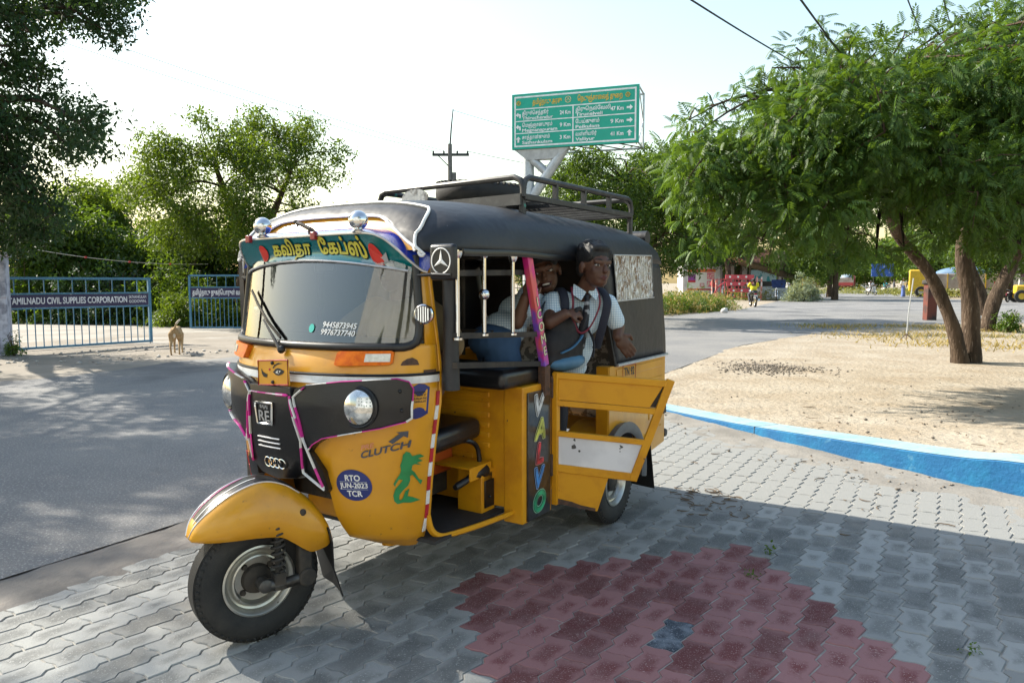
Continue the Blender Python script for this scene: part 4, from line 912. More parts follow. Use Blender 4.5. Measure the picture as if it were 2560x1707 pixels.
# ---------------------------------------------------------------- passenger side frame
for u,z0 in((.49,1.09),(.66,1.095),(.865,1.085)):
    b=MB();b.tube([P(u,.618,z0),P(u,.618,1.42)],.0085,12);b.lathe([(.0,0),(.019,0),(.019,.008),(.012,.012)],12,Matrix.Translation(P(u,.618,z0)));b.lathe([(.012,.30),(.022,.318),(.022,.325),(0,.326)],12,Matrix.Translation(P(u,.618,z0)))
    if u==.66: b.ball(P(u,.618,1.255),.022,16,10)
    b.build('chrome_bar',m_chr,rick)
for z0,z1,w in((1.105,1.075,.022),(.995,.945,.022)):
    b=MB();b.bar(P(.48,.610,z0),P(1.09,.610,z1),.02,w);b.build('side_rail',m_drk,rick)
b=MB();b.bar(P(.47,.585,1.335),P(1.05,.585,1.345),.02,.022);b.build('upper_rail',m_drk,rick)
b=MB();b.tube([P(.505,.575,.90),P(.50,.578,1.1),P(.49,.58,1.42)],[.034,.03,.028],10);b.build('rolled_side_curtain',m_cnv,rick)
m_post=mat('pink and violet painted post',(.55,.02,.20),.35,c2=(.16,.07,.42),sc=9,lo=.48,hi=.58,c3=(.60,.10,.10),sc3=12,lo3=.55,hi3=.66,stretch=(1,1,.5))
A_,B_=P(.982,.612,1.43),P(1.118,.622,.935)
b=MB();b.bar(A_,B_,.040,.030,up=(1,0,0));pk=b.build('painted_post',m_post,rick,bevel=.003)
b=MB();b.bar(B_,P(1.128,.615,.80),.045,.035,up=(1,0,0));b.build('post_foot',m_rust,rick)
ax=(B_-A_).normalized();ex=Vector((0,1,0));ex=(ex-ax*ex.dot(ax)).normalized();nn=Vector((1,0,0))
for i,ch in enumerate('ICOME'):
    o_=A_.lerp(B_,.425+.109*i)+Vector((.0155,0,0))+ax*.02
    lettering('post_letter_outline',ch,flat(o_,ex,-ax,nn,.0006),m_ink,pk,.056,bold=.06,sx=1.0)
    lettering('post_letter',ch,flat(o_,ex,-ax,nn,.0018),mat('cream paint',(.70,.68,.42),.4),pk,.056,bold=.015,sx=1.0)
b=MB();b.bar(P(1.60,.628,1.42),P(1.825,.632,.865),.03,.02);b.build('rear_frame_post',m_drk,rick)
# far side: low panel, frame
b=MB();b.box(P(1.4,-.632,.62),(.012,.86,.5));b.build('far_side_panel',m_yeli,rick)
b=MB();b.bar(P(.5,-.62,1.40),P(.5,-.60,.33),.03,.03);b.bar(P(.96,-.62,1.42),P(.96,-.62,.33),.03,.03);b.bar(P(.5,-.62,1.08),P(1.65,-.62,1.08),.02,.02);b.build('far_side_frame',m_drk,rick)
b=MB();b.grid([[P(u,-.628,z) for u in np.linspace(.56,1.66,8)] for z in(.98,1.2,1.43)]);b.build('far_side_curtain',m_cnv,rick)
b=MB();b.box(P(2.15,0,.60),(1.1,.42,.10));b.box(P(2.36,0,.85),(1.1,.09,.40),Matrix.Rotation(R(-10),3,'X'));b.build('rear_seat',mat('patterned seat vinyl',(.10,.10,.11),.5,c2=(.42,.42,.42),sc=16,lo=.5,hi=.53),rick,bevel=.03,segs=3)
b=MB();b.box(P(1.02,-.05,1.08),(.95,.04,.02));b.box(P(.98,.0,1.42),(1.1,.03,.03));b.box(P(1.02,-.35,1.20),(.012,.012,.46));b.box(P(1.02,.25,1.20),(.012,.012,.46));b.build('partition_frame',m_drk,rick)
# steering handlebar
b=MB();b.tube([P(.58,-.30,1.04),P(.50,-.12,1.06),P(.49,0,1.06),P(.50,.12,1.06),P(.58,.30,1.04)],.014,8);b.tube([P(.49,0,1.06),P(.42,0,.75)],.03,8);b.build('handlebar',m_blk,rick)
b=MB();b.box(P(.44,-.02,1.36),(.12,.02,.04));b.build('inner_mirror',m_blk,rick,bevel=.01)
# ---------------------------------------------------------------- open door
dh=Vector((.62,1.20,0));dd=Vector((.879,.476,0)).normalized();dn=Vector((dd.y,-dd.x,0))   # faces forward / camera
def D(t,z,o=0.): return dh+dd*t+Vector((0,0,z))+dn*o
dr=MB();dr.prism([D(.007,.898,-.012),D(.546,.860,-.012),D(.380,.406,-.012),D(.258,.420,-.012),D(.206,.254,-.012),D(.020,.285,-.012),D(.02,.470,-.012),D(.035,.476,-.012),D(.361,.438,-.012),D(.404,.567,-.012),D(.411,.596,-.012),D(.452,.713,-.012),D(.034,.750,-.012),D(.030,.628,-.012),D(.411,.596,-.0121),D(.404,.567,-.0121),D(.035,.606,-.012),D(.035,.476,-.0121),D(.018,.47,-.0121)],(0,0,0)) if False else None
door=empty('open_door');door.parent=rick
def dbar(name,a,c,w=.03,th=.026,m_=m_yeli,o=0.):
    b=MB();b.bar(D(*a,o),D(*c,o),th,w);return b.build(name,m_,door,bevel=.003)
dbar('door_rail',(.0,.884),(.530,.848),.030);dbar('door_rail',(.01,.757),(.470,.722),.026);dbar('door_rail',(.01,.617),(.420,.580),.024);dbar('door_rail',(.01,.458),(.385,.418),.036)
dbar('door_stile',(.014,.895),(.014,.285),.028,.030);dbar('door_stile',(.528,.866),(.364,.405),.036,.028)
b=MB();b.prism([D(.02,.874,.004),D(.496,.841,.004),D(.435,.74,.004),D(.02,.772,.004)],-dn*.006);b.build('door_panel',m_yeli,door,smooth=0)
b=MB();b.prism([D(.498,.839,-.006),D(.512,.836,-.006),D(.47,.738,-.006),D(.434,.741,-.006)],-dn*.004);b.build('gap_shade_plate',m_drk,door,smooth=0)  # dark plate fills the opening and stands in for its shade
m_wp=mat('scuffed white sheet',(.66,.66,.68),.45,c2=(.55,.55,.57),sc=5,c3=(.05,.05,.05),sc3=22,lo3=.68,hi3=.70)
b=MB();b.prism([D(.026,.606,.004),D(.41,.567,.004),D(.366,.434,.004),D(.026,.474,.004)],-dn*.006);b.build('white_panel',m_wp,door,smooth=0)
b=MB();b.prism([D(.006,.455,.006),D(.258,.424,.006),D(.206,.256,.006),D(.016,.290,.006)],-dn*.016);b.build('lower_panel',m_yeli,door,smooth=0,bevel=.003)
b=MB();b.push([D(.02,.315,.0075),D(.09,.300,.0075),D(.13,.285,.0075),D(.198,.272,.0075),D(.196,.258,.0075),D(.12,.270,.0075),D(.02,.292,.0075)],[(0,1,2,3,4,5,6)]);b.build('rust_edge',m_rust,door,smooth=0)
for z in(.78,.42):
    b=MB();b.tube([D(-.006,z,.004),D(-.006,z+.10,.004)],.011,8);b.build('hinge',m_rust,door)
b=MB();b.box(D(.492,.74,-.012),(.03,.03,.05));b.build('door_latch',m_drk,door)
# ---------------------------------------------------------------- roof rack
m_rk=mat('chipped black paint',(.018,.018,.019),.5,c2=(.05,.05,.048),sc=16,lo=.5,hi=.7,c3=(.02,.17,.14),sc3=11,lo3=.68,hi3=.74)
rk=empty('roof_rack');rk.parent=rick
NF,NRr,FF,FR=(1.15,.49),(2.26,.53),(1.24,-.46),(2.33,-.40)
def rail(a,c,z0,z1,ben=.05):
    d=Vector((c[0]-a[0],c[1]-a[1],0)).normalized();A=Vector((a[0],a[1],0));C=Vector((c[0],c[1],0))
    pts=[(A.x,A.y,z0),(A.x,A.y,z1-ben)]+[(A.x+d.x*ben*.3,A.y+d.y*ben*.3,z1-ben*.3),(A.x+d.x*ben,A.y+d.y*ben,z1)]+[(C.x-d.x*ben,C.y-d.y*ben,z1),(C.x-d.x*ben*.3,C.y-d.y*ben*.3,z1-ben*.3),(C.x,C.y,z1-ben),(C.x,C.y,z0)]
    b=MB();b.tube([P(*p) for p in pts],.0145,8);b.build('rack_hoop',m_rk,rk)
    b=MB();b.bar(P(a[0],a[1],z0),P(c[0],c[1],z0),.028,.028);b.build('rack_rail',m_rk,rk,bevel=.004)
rail(NF,NRr,1.685,1.775);rail(FF,FR,1.685,1.775);rail(NF,FF,1.685,1.775);rail(NRr,FR,1.685,1.775)
for a,c,n in((NF,NRr,3),(FF,FR,3),(NRr,FR,2)):
    for k in range(1,n+1):
        t=k/(n+1);u=a[0]+(c[0]-a[0])*t;v=a[1]+(c[1]-a[1])*t;b=MB();b.bar(P(u,v,1.685),P(u,v,1.77),.020,.024);b.build('rack_post',m_rk,rk)
for k in range(9):
    t=(k+.5)/9;b=MB();b.bar(P(NF[0]+(NRr[0]-NF[0])*t,NF[1]+.02*t,1.690),P(FF[0]+(FR[0]-FF[0])*t,FF[1]+.03*t,1.690),.03,.014);b.build('rack_slat',m_rk,rk)
for a in(NF,NRr,FF,FR):
    b=MB();b.tube([P(a[0]+.01,a[1]*.98,1.56),P(a[0]+.01,a[1]*.98,1.68)],.017,8);b.build('rack_foot',m_rk,rk)
b=MB();b.bar(P(NF[0]-.02,NF[1],1.672),P(FF[0]-.02,FF[1],1.672),.012,.05);b.build('front_board',m_rk,rk)
pc=P(1.175,-.165,1.722);b=MB();b.prism([pc+Vector((.085*math.cos(a),-.0*math.cos(a)*.1,.045*math.sin(a))) for a in np.linspace(0,2*math.pi,25)[:-1]],(0,.005,0));b.build('oval_plate',mat('peeling silver paint',(.40,.40,.39),.6,c2=(.16,.15,.14),sc=14,lo=.48,hi=.55,bump=.3,bsc=40),rk,smooth=0)
# spare tyre lying on the rack: its own thing
sp_=empty('spare_tyre',rick.matrix_basis@P(1.47,.03,1.698),RZ,'worn black spare tyre lying flat in the roof rack','tyre')
b=MB();r=.235;b.lathe([(r*.58,.012),(r*.66,.0),(r*.82,.0),(r*.94,.012),(r*.99,.03),(r,.055),(r*.99,.085),(r*.94,.102),(r*.82,.112),(r*.66,.112),(r*.58,.10)],48,Matrix.Rotation(R(3),4,'Y'),closed=True);b.build('tyre_body',m_tyre,sp_,smooth=50)
b=MB()
for k in range(44):
    b.M=Matrix.Rotation(R(3),4,'Y')@Matrix.Rotation(2*math.pi*k/44,4,'Z');b.box((r*.955,0,.103),(r*.09,.010,.010))
tag(b.build('tread_lug',m_tyre,sp_,smooth=0),kind='stuff')
# ================================================================ people in and on the rickshaw
RM4=Matrix.Translation((-.985,2.574,0))@Matrix.Rotation(RZ,4,'Z')
def person(base,label,group=None):
    o=empty('person',RM4@P(*base),RZ,label,'person',group);o['_']=0;del o['_'];return o,Matrix.Translation(-P(*base))
def frame(c,fwd,up=(0,0,1),roll=0.):
    f=Vector(fwd).normalized();r=f.cross(Vector(up)).normalized();u=r.cross(f);M3=Matrix((r,f,u)).transposed().to_4x4()
    return Matrix.Translation(c)@M3@Matrix.Rotation(roll,4,'Y')
def head_solids(b,F,s=1.):
    def e(c,r): b.ball(F@Vector((c[0]*s,c[1]*s,c[2]*s)),[q*s for q in r],18,12,F.to_3x3())
    e((0,-.008,.032),(.070,.086,.078));e((0,.022,-.030),(.056,.062,.066));e((0,.040,-.070),(.036,.040,.028));e((0,.070,.020),(.050,.018,.020))
    e((0,.088,-.014),(.009,.013,.020));e((0,.094,-.026),(.015,.012,.010));e((.034,.052,-.024),(.018,.018,.022));e((-.034,.052,-.024),(.018,.018,.022))
    e((0,.078,-.052),(.020,.012,.006));e((0,.076,-.062),(.017,.011,.006));e((.071,-.006,-.006),(.010,.018,.028));e((-.071,-.006,-.006),(.010,.018,.028))
def head_details(F,par,skin,hair,s=1.,smile=False,hairdrop=.0):
    def at(x,y,z): return F@Vector((x*s,y*s,z*s))
    R3=F.to_3x3()
    b=MB();b.ball(at(0,-.016,.048),[q*s for q in(.076,.092,.076)],22,14,R3);b.ball(at(0,.050,.084),[q*s for q in(.052,.034,.022)],16,10,R3);b.ball(at(0,-.06,.0),[q*s for q in(.062,.042,.06)],16,10,R3)
    for q in(-1,1): b.ball(at(q*.056,.018,.056),[w*s for w in(.018,.046,.040)],14,10,R3)
    rh=random.Random(5)
    for k in range(60):
        a=rh.uniform(0,6.28);t=rh.uniform(.0,1.05);d=Vector((math.sin(t)*math.cos(a)*.074,-.016+math.sin(t)*math.sin(a)*.09,.048+math.cos(t)*.074));b.ball(at(*d),[rh.uniform(.010,.018)*s]*3,8,6)
    h=remeshed(b,'hair',hair,par,.005*s,3)
    m_ew=MATS.get('eye white') or mat('eye white',(.42,.40,.37),.25);m_ei=MATS.get('iris') or mat('iris',(.012,.008,.006),.12)
    for q in(-1,1):
        b=MB();b.ball(at(q*.029,.066,.004),[w*s for w in(.0140,.012,.0068)],14,10,R3);ey=b.build('eye',m_ew,par);b=MB();b.ball(at(q*.029+.003,.0755,.0045),[w*s for w in(.0066,.004,.0066)],12,8,R3);b.build('iris',m_ei,ey)
        b=MB();b.tube([at(q*.012,.084,.024),at(q*.026,.084,.030),at(q*.046,.070,.026)],[.0028*s,.0035*s,.002*s],6);b.build('eyebrow',hair,par)
        b=MB();b.tube([at(q*.014,.076,.008),at(q*.029,.080,.0145),at(q*.045,.066,.008)],.0022*s,6);b.build('eyelid',hair,par)
    m_lip=MATS.get('lips') or mat('lips',(.085,.022,.018),.4)
    if smile:
        b=MB();b.ball(at(0,.0825,-.056),[w*s for w in(.023,.008,.0095)],16,8,R3);b.build('mouth',MATS.get('mouth dark') or mat('mouth dark',(.02,.006,.005),.6),par);b=MB();b.ball(at(0,.0865,-.0515),[w*s for w in(.018,.0065,.005)],14,8,R3);b.build('teeth',mat('teeth',(.68,.65,.58),.25),par)
        b=MB();b.tube([at(-.027,.074,-.046),at(-.012,.088,-.046),at(.012,.088,-.046),at(.027,.074,-.046)],.0032*s,6);b.tube([at(-.027,.074,-.047),at(-.013,.086,-.067),at(.013,.086,-.067),at(.027,.074,-.047)],.0036*s,6);b.build('lips',m_lip,par)
    else:
        b=MB();b.tube([at(-.022,.074,-.055),at(-.010,.0875,-.0515),at(0,.090,-.053),at(.010,.0875,-.0515),at(.022,.074,-.055)],[.002*s,.004*s,.0035*s,.004*s,.002*s],6);b.tube([at(-.018,.076,-.058),at(0,.088,-.062),at(.018,.076,-.058)],[.002*s,.005*s,.002*s],6);b.build('lips',m_lip,par)
def hand_solids(b,w,d,nrm,s=1.,curl=.5,thumb=1):
    """w wrist, d finger direction, nrm out of the back of the hand"""
    d=Vector(d).normalized();n=Vector(nrm);n=(n-d*n.dot(d)).normalized();x=d.cross(n)
    b.ball(w+d*.036*s,[.014*s,.034*s,.036*s],12,8,Matrix((n,x,d)).transposed())
    for k,(off,L_) in enumerate(((-.024,.052),(-.008,.062),(.009,.058),(.024,.046))):
        p=w+d*.060*s+x*off*s;dirs=[];a=0.
        pts=[p]
        for seg,fr in((0,.45),(1,.32),(2,.23)):
            a+=curl*(.6 if seg==0 else 1.);pts.append(pts[-1]+(d*math.cos(a)-n*math.sin(a))*L_*fr*s)
        limb(b,pts,[.0095*s,.009*s,.0084*s,.0075*s],8)
    tb=w+d*.018*s+x*thumb*(-.028)*s;t1=tb+(d*.6+x*thumb*(-.7)-n*.25)*.03*s;t2=t1+(d*.9-x*thumb*(-.1)-n*.4)*.026*s
    limb(b,[tb,t1,t2],[.0105*s,.009*s,.007*s],8)
def check_mat(name,base,line,k):
    M=bpy.data.materials.new(name);M.use_nodes=True;t=M.node_tree;N=t.nodes;L=t.links;b=N['Principled BSDF'];b.inputs['Roughness'].default_value=.85
    tc=N.new('ShaderNodeTexCoord');mpp=N.new('ShaderNodeMapping');mpp.inputs['Rotation'].default_value=(0,0,R(-33));L.new(tc.outputs['Object'],mpp.inputs[0]);fac=[]
    for ax in('X','Y','Z'):
        w=N.new('ShaderNodeTexWave');w.wave_type='BANDS';w.bands_direction=ax;w.inputs['Scale'].default_value=k;w.inputs['Distortion'].default_value=0.;w.inputs['Detail Scale'].default_value=.4;L.new(mpp.outputs[0],w.inputs[0])
        r=N.new('ShaderNodeMapRange');r.inputs[1].default_value=.80;r.inputs[2].default_value=.95;L.new(w.outputs['Fac'],r.inputs[0]);fac.append(r.outputs[0])
    m1=N.new('ShaderNodeMath');m1.operation='MAXIMUM';L.new(fac[0],m1.inputs[0]);L.new(fac[2],m1.inputs[1])
    mx=N.new('ShaderNodeMix');mx.data_type='RGBA';L.new(m1.outputs[0],mx.inputs[0]);mx.inputs[6].default_value=(*base,1);mx.inputs[7].default_value=(*line,1);L.new(mx.outputs[2],b.inputs['Base Color']);MATS[name]=M;return M
m_skin=mat('brown skin',(.105,.047,.026),.5,c2=(.085,.037,.020),sc=14,spec=.4)
m_skin2=mat('dark brown skin',(.088,.039,.022),.5,c2=(.070,.030,.017),sc=14,spec=.4)
m_hair=mat('black hair',(.004,.0035,.0035),.65,c2=(.009,.008,.0075),sc=60,bump=.8,bsc=140,bdist=.004,stretch=(1,1,.3))
m_shirt=check_mat('checked school shirt',(.58,.66,.70),(.24,.36,.48),28.)
m_short=mat('blue school shorts',(.035,.085,.18),.85,c2=(.026,.066,.145),sc=6,bump=.3,bsc=14,bdist=.01)
m_trou=mat('dark navy trousers',(.012,.013,.02),.85,c2=(.02,.021,.03),sc=8)
# ---- boy leaning out of the rear doorway
pb,T=person((1.45,.46,.36),'boy in checked shirt, striped tie and red lanyard leaning out beside the open door')
def q_(u,v,z): return T@P(u,v,z)
def tq(l,f,z):
    z=z+.018*min(1,max(0,(z-.9)/.2));k=max(0,1.2-z)/.3
    return q_(1.425+.76*l-.65*f+.02*k,.640+.65*l+.76*f-.075*k,z)     # his left, his front, height
hc=P(1.392,.728,1.372);F=T@frame(hc,P(-.45,.84,.05),(0,0,1),R(-2));
b=MB();head_solids(b,F,.97)
TR=Matrix(((.65,.76,0),(.76,-.65,0),(0,0,1)))
limb(b,[tq(0,-.01,1.20),q_(1.40,.700,1.31)],[.044,.042])
b.ball(tq(0,-.03,1.12),(.105,.07,.11),16,10,TR);b.ball(tq(0,-.05,.98),(.095,.07,.13),16,10,TR);b.ball(tq(0,-.07,.88),(.10,.08,.09),16,10,TR)
limb(b,[tq(-.135,0,1.195),q_(1.205,.595,1.120),q_(1.245,.655,1.158)],[.038,.032,.025])
limb(b,[tq(.135,0,1.185),q_(1.590,.765,1.085),q_(1.555,.775,1.040)],[.038,.030,.024])
limb(b,[q_(1.40,.46,.86),q_(1.38,.47,.62),q_(1.39,.45,.40)],[.066,.048,.036]);limb(b,[q_(1.50,.46,.86),q_(1.50,.47,.62),q_(1.50,.45,.40)],[.066,.048,.036])
b.ball(q_(1.385,.50,.385),(.065,.035,.03));b.ball(q_(1.50,.50,.385),(.065,.035,.03))
hand_solids(b,q_(1.255,.665,1.160),P(.9,.5,.05),P(-.3,.6,.6),.90,1.0,-1)
hand_solids(b,q_(1.553,.776,1.040),P(.42,.50,-.75),P(-.75,.5,.1),1.05,.22,1)
remeshed(b,'body',m_skin2,pb,.0045,3)
head_details(F,pb,m_skin2,m_hair,.97)
b=MB();b.ball(tq(0,-.02,1.125),(.130,.090,.115),18,12,TR);b.ball(tq(0,-.035,.99),(.120,.090,.14),18,12,TR);b.ball(tq(0,-.06,.885),(.122,.095,.07),18,12,TR)
limb(b,[tq(-.08,-.005,1.195),tq(-.14,.0,1.190),q_(1.262,.575,1.150)],[.050,.052,.048]);limb(b,[tq(.08,-.005,1.19),tq(.14,.0,1.18),q_(1.575,.755,1.115)],[.050,.050,.045])
remeshed(b,'shirt',m_shirt,pb,.006,4)
for s_ in(-1,1):
    b=MB();b.prism([tq(s_*.006,.080,1.238),tq(s_*.050,.035,1.275),tq(s_*.066,.060,1.228),tq(s_*.036,.094,1.200)],P(-.004,.005,.002));b.build('collar',m_shirt,pb,smooth=0)
m_tie=mat('striped tie',(.012,.014,.022),.6,c2=(.28,.30,.33),sc=24,lo=.56,hi=.58,stretch=(.1,1.,1.))
b=MB();b.grid([[tq(l-w,f-.005,z),tq(l,f+.005,z),tq(l+w,f-.005,z)] for l,f,z,w in((0,.084,1.228,.014),(0,.088,1.205,.011),(.004,.086,1.14,.018),(.008,.078,1.06,.024),(.012,.068,.985,.028),(.012,.064,.960,.005))]);b.build('tie',m_tie,pb,solid=.004)
b=MB();b.tube(smoothpts([tq(-.062,.045,1.262),tq(-.070,.084,1.19),tq(-.062,.092,1.12),tq(-.015,.094,1.055),tq(.03,.090,1.07),tq(.058,.086,1.14),tq(.066,.080,1.20),tq(.060,.045,1.262)],5),.0055,6,flat=.4);b.build('lanyard',mat('red ribbon',(.13,.006,.025),.7),pb)
for l in(-.105,.108):
    b=MB();b.tube(smoothpts([tq(l*.9,-.06,1.235),tq(l*.95,.005,1.252),tq(l,.070,1.19),tq(l*.95,.078,1.08),tq(l,.05,.98)],5),.022,8,flat=.35);b.build('rucksack_strap',mat('navy webbing',(.010,.012,.026),.8),pb)
b=MB();limb(b,[q_(1.40,.46,.87),q_(1.38,.47,.62),q_(1.39,.45,.41)],[.076,.060,.052]);limb(b,[q_(1.50,.46,.87),q_(1.50,.47,.62),q_(1.50,.45,.41)],[.076,.060,.052]);b.ball(q_(1.45,.46,.88),(.095,.125,.06));remeshed(b,'trousers',m_trou,pb,.008,4)
# school bag held in front of him
bg_=empty('school_bag',RM4@P(1.31,.60,.90),RZ,'bulging black school bag with pale blue trim held by the boy in the doorway','bag');Tb=Matrix.Translation(-P(1.31,.60,.90))
m_bag=mat('black nylon',(.008,.007,.008),.85,c2=(.014,.012,.013),sc=10,bump=.4,bsc=16,bdist=.01);m_bb=mat('blue nylon',(.055,.16,.27),.6,c2=(.04,.12,.21),sc=8)
b=MB();bq=lambda u,v,z:Tb@P(u,v,z)
b.ball(bq(1.315,.60,1.00),(.080,.165,.115));b.ball(bq(1.32,.60,1.085),(.065,.115,.075));b.ball(bq(1.31,.60,.945),(.080,.17,.06))
remeshed(b,'bag_body',m_bag,bg_,.008,4)
b=MB();b.ball(bq(1.31,.625,.935),(.070,.155,.042));remeshed(b,'bag_base',m_bb,bg_,.008,3)
b=MB();b.tube(smoothpts([bq(1.195,.665,.985),bq(1.26,.685,1.005),bq(1.33,.686,1.035),bq(1.375,.677,1.055)],4),.008,6,flat=.5);b.build('bag_piping',m_bb,bg_)
b=MB();b.tube(smoothpts([bq(1.285,.675,1.135),bq(1.29,.69,1.175),bq(1.33,.69,1.18),bq(1.36,.67,1.14)],4),.010,6);b.build('bag_handle',m_bag,bg_)
b=MB();b.tube(smoothpts([bq(1.41,.68,1.10),bq(1.43,.71,1.02),bq(1.42,.71,.95)],4),.014,6,flat=.4);b.build('bag_zip',m_trou,bg_)
# ---- smiling boy behind the bars
pa,T=person((1.16,.36,.36),'smiling boy in checked shirt and blue shorts gripping the pink painted post')
hc=P(1.395,.455,1.352);F=T@frame(hc,P(-.90,.50,-.06),(0,0,1),R(14));b=MB();head_solids(b,F,1.06)
limb(b,[q_(1.31,.43,1.22),q_(1.385,.435,1.27)],[.045,.044]);b.ball(q_(1.26,.41,1.17),(.09,.09,.07));b.ball(q_(1.15,.38,1.08),(.09,.09,.07))
limb(b,[q_(1.185,.50,1.245),q_(1.03,.535,1.125),q_(1.035,.575,1.235)],[.036,.030,.024]);limb(b,[q_(1.36,.38,1.20),q_(1.42,.48,1.12),q_(1.36,.55,1.05)],[.036,.03,.025])
limb(b,[q_(1.08,.40,1.02),q_(1.12,.41,.80),q_(1.13,.38,.42)],[.060,.046,.034]);limb(b,[q_(1.13,.32,1.02),q_(1.20,.33,.80),q_(1.21,.30,.42)],[.060,.046,.034]);b.ball(q_(1.11,.42,.395),(.06,.04,.03));b.ball(q_(1.19,.34,.395),(.06,.04,.03))
hand_solids(b,q_(1.033,.580,1.245),P(.15,.35,.9),P(-.85,.35,.1),.90,.8,-1)
remeshed(b,'body',m_skin,pa,.0045,3);head_details(F,pa,m_skin,m_hair,1.06,True)
b=MB();b.ball(q_(1.26,.415,1.165),(.115,.115,.085));b.ball(q_(1.15,.385,1.085),(.11,.11,.085));limb(b,[q_(1.25,.46,1.24),q_(1.18,.50,1.24),q_(1.105,.525,1.185)],[.055,.053,.047]);limb(b,[q_(1.33,.39,1.21),q_(1.38,.42,1.17)],[.055,.05]);remeshed(b,'shirt',m_shirt,pa,.007,5)
b=MB();b.ball(q_(1.09,.375,1.035),(.125,.125,.085));limb(b,[q_(1.07,.415,1.02),q_(1.10,.42,.915)],[.085,.088]);limb(b,[q_(1.14,.32,1.02),q_(1.18,.33,.915)],[.085,.085]);remeshed(b,'shorts',m_short,pa,.008,5)
b=MB();b.grid([[q_(u-.016,v,z),q_(u+.016,v,z)] for u,v,z in((1.27,.545,1.215),(1.21,.545,1.165),(1.15,.535,1.105))]);b.build('tie',m_tie,pa,solid=.004)
for s_ in(-1,1):
    b=MB();b.prism([q_(1.33,.50,1.235),q_(1.33+s_*.045,.47,1.262),q_(1.33+s_*.06,.49,1.225),q_(1.32+s_*.03,.515,1.205)],P(0,.005,0));b.build('collar',m_shirt,pa,smooth=0)
# ---- driver
pd,T=person((.78,.06,.70),'driver in khaki shirt sitting behind the windscreen with one arm hanging out')
hc=P(.80,.05,1.375);F=T@frame(hc,P(-1,.0,-.05));b=MB();head_solids(b,F,1.15)
limb(b,[q_(.82,.06,1.20),q_(.81,.055,1.31)],[.055,.052]);b.ball(q_(.82,.07,1.08),(.17,.11,.16));b.ball(q_(.82,.06,.88),(.15,.12,.16))
limb(b,[q_(.80,.25,1.16),q_(.66,.44,1.05),q_(.56,.485,.97)],[.05,.040,.030]);limb(b,[q_(.80,-.12,1.16),q_(.66,-.24,1.0),q_(.57,-.26,1.05)],[.05,.042,.032])
limb(b,[q_(.78,.14,.80),q_(.56,.20,.74),q_(.54,.18,.35)],[.08,.06,.045]);limb(b,[q_(.78,-.02,.80),q_(.56,-.10,.74),q_(.54,-.10,.35)],[.08,.06,.045])
hand_solids(b,q_(.555,.487,.965),P(-.25,.1,-1),P(0,1,0),1.1,.5,1);hand_solids(b,q_(.57,-.26,1.05),P(-1,.3,.1),P(0,0,1),1.1,1.1,1)
remeshed(b,'body',m_skin2,pd,.008,3);head_details(F,pd,m_skin2,m_hair,1.15)
m_kh=mat('khaki shirt',(.165,.115,.055),.85,c2=(.13,.09,.042),sc=7,bump=.3,bsc=16,bdist=.01)
b=MB();b.ball(q_(.82,.07,1.09),(.20,.13,.15));b.ball(q_(.82,.06,.90),(.18,.14,.16));limb(b,[q_(.81,.20,1.17),q_(.74,.35,1.12),q_(.645,.455,1.055)],[.07,.068,.066]);limb(b,[q_(.81,-.09,1.17),q_(.74,-.17,1.10),q_(.69,-.22,1.03)],[.07,.064,.06]);remeshed(b,'shirt',m_kh,pd,.01,5)
b=MB();limb(b,[q_(.80,.14,.80),q_(.56,.20,.75),q_(.54,.18,.38)],[.095,.075,.06]);limb(b,[q_(.80,-.02,.80),q_(.56,-.10,.75),q_(.54,-.10,.38)],[.095,.075,.06]);remeshed(b,'trousers',m_trou,pd,.011,4)
# ================================================================ trees and shrubs
ST_,CT_=math.sin(TILT),math.cos(TILT)
def at(x,y,Y):
    """photo direction (2560 x 1707 frame) followed out to depth Y -> world point"""
    a=(x-1280)/1800.;e=(y-853.5)/1800.;r=Vector((a,CT_-e*ST_,-ST_-e*CT_));t=Y/r.y;return Vector((0,0,CAM_H))+r*t
def leaflets(kind,rng):
    """one spray as quads (k,4,3), tip along +x, up +z"""
    Q=[]
    def leaf(p,d,L_,w,sag):
        d=np.array(d,float);d/=np.linalg.norm(d);s=np.cross(d,[0,0,1.]);s/=np.linalg.norm(s)+1e-9
        p=np.array(p,float);m=p+d*L_*.45+np.array([0,0,.0]);Q.append([p,m-s*w,p+d*L_+np.array([0,0,-sag]),m+s*w])
    if kind=='neem':
        for k in range(6):
            x=.03+k*.030;z=-1.1*x*x
            for sd in(-1,1): leaf((x,0,z),(.60,sd*.80,-.35),.082*(1.1-.06*k),.0118,.022)
        leaf((.20,0,-.05),(1,0,-.6),.07,.014,.01)
    else:
        n={'clump':9,'far':7,'bush':10}[kind];sc={'clump':1.,'far':1.7,'bush':.8}[kind]
        for k in range(n):
            p=rng.normal(size=3)*.06*sc;d=rng.normal(size=3)+np.array([.5,0,-.25]);leaf(p,d,rng.uniform(.07,.13)*sc,rng.uniform(.016,.026)*sc,.02*sc)
    return np.array(Q)
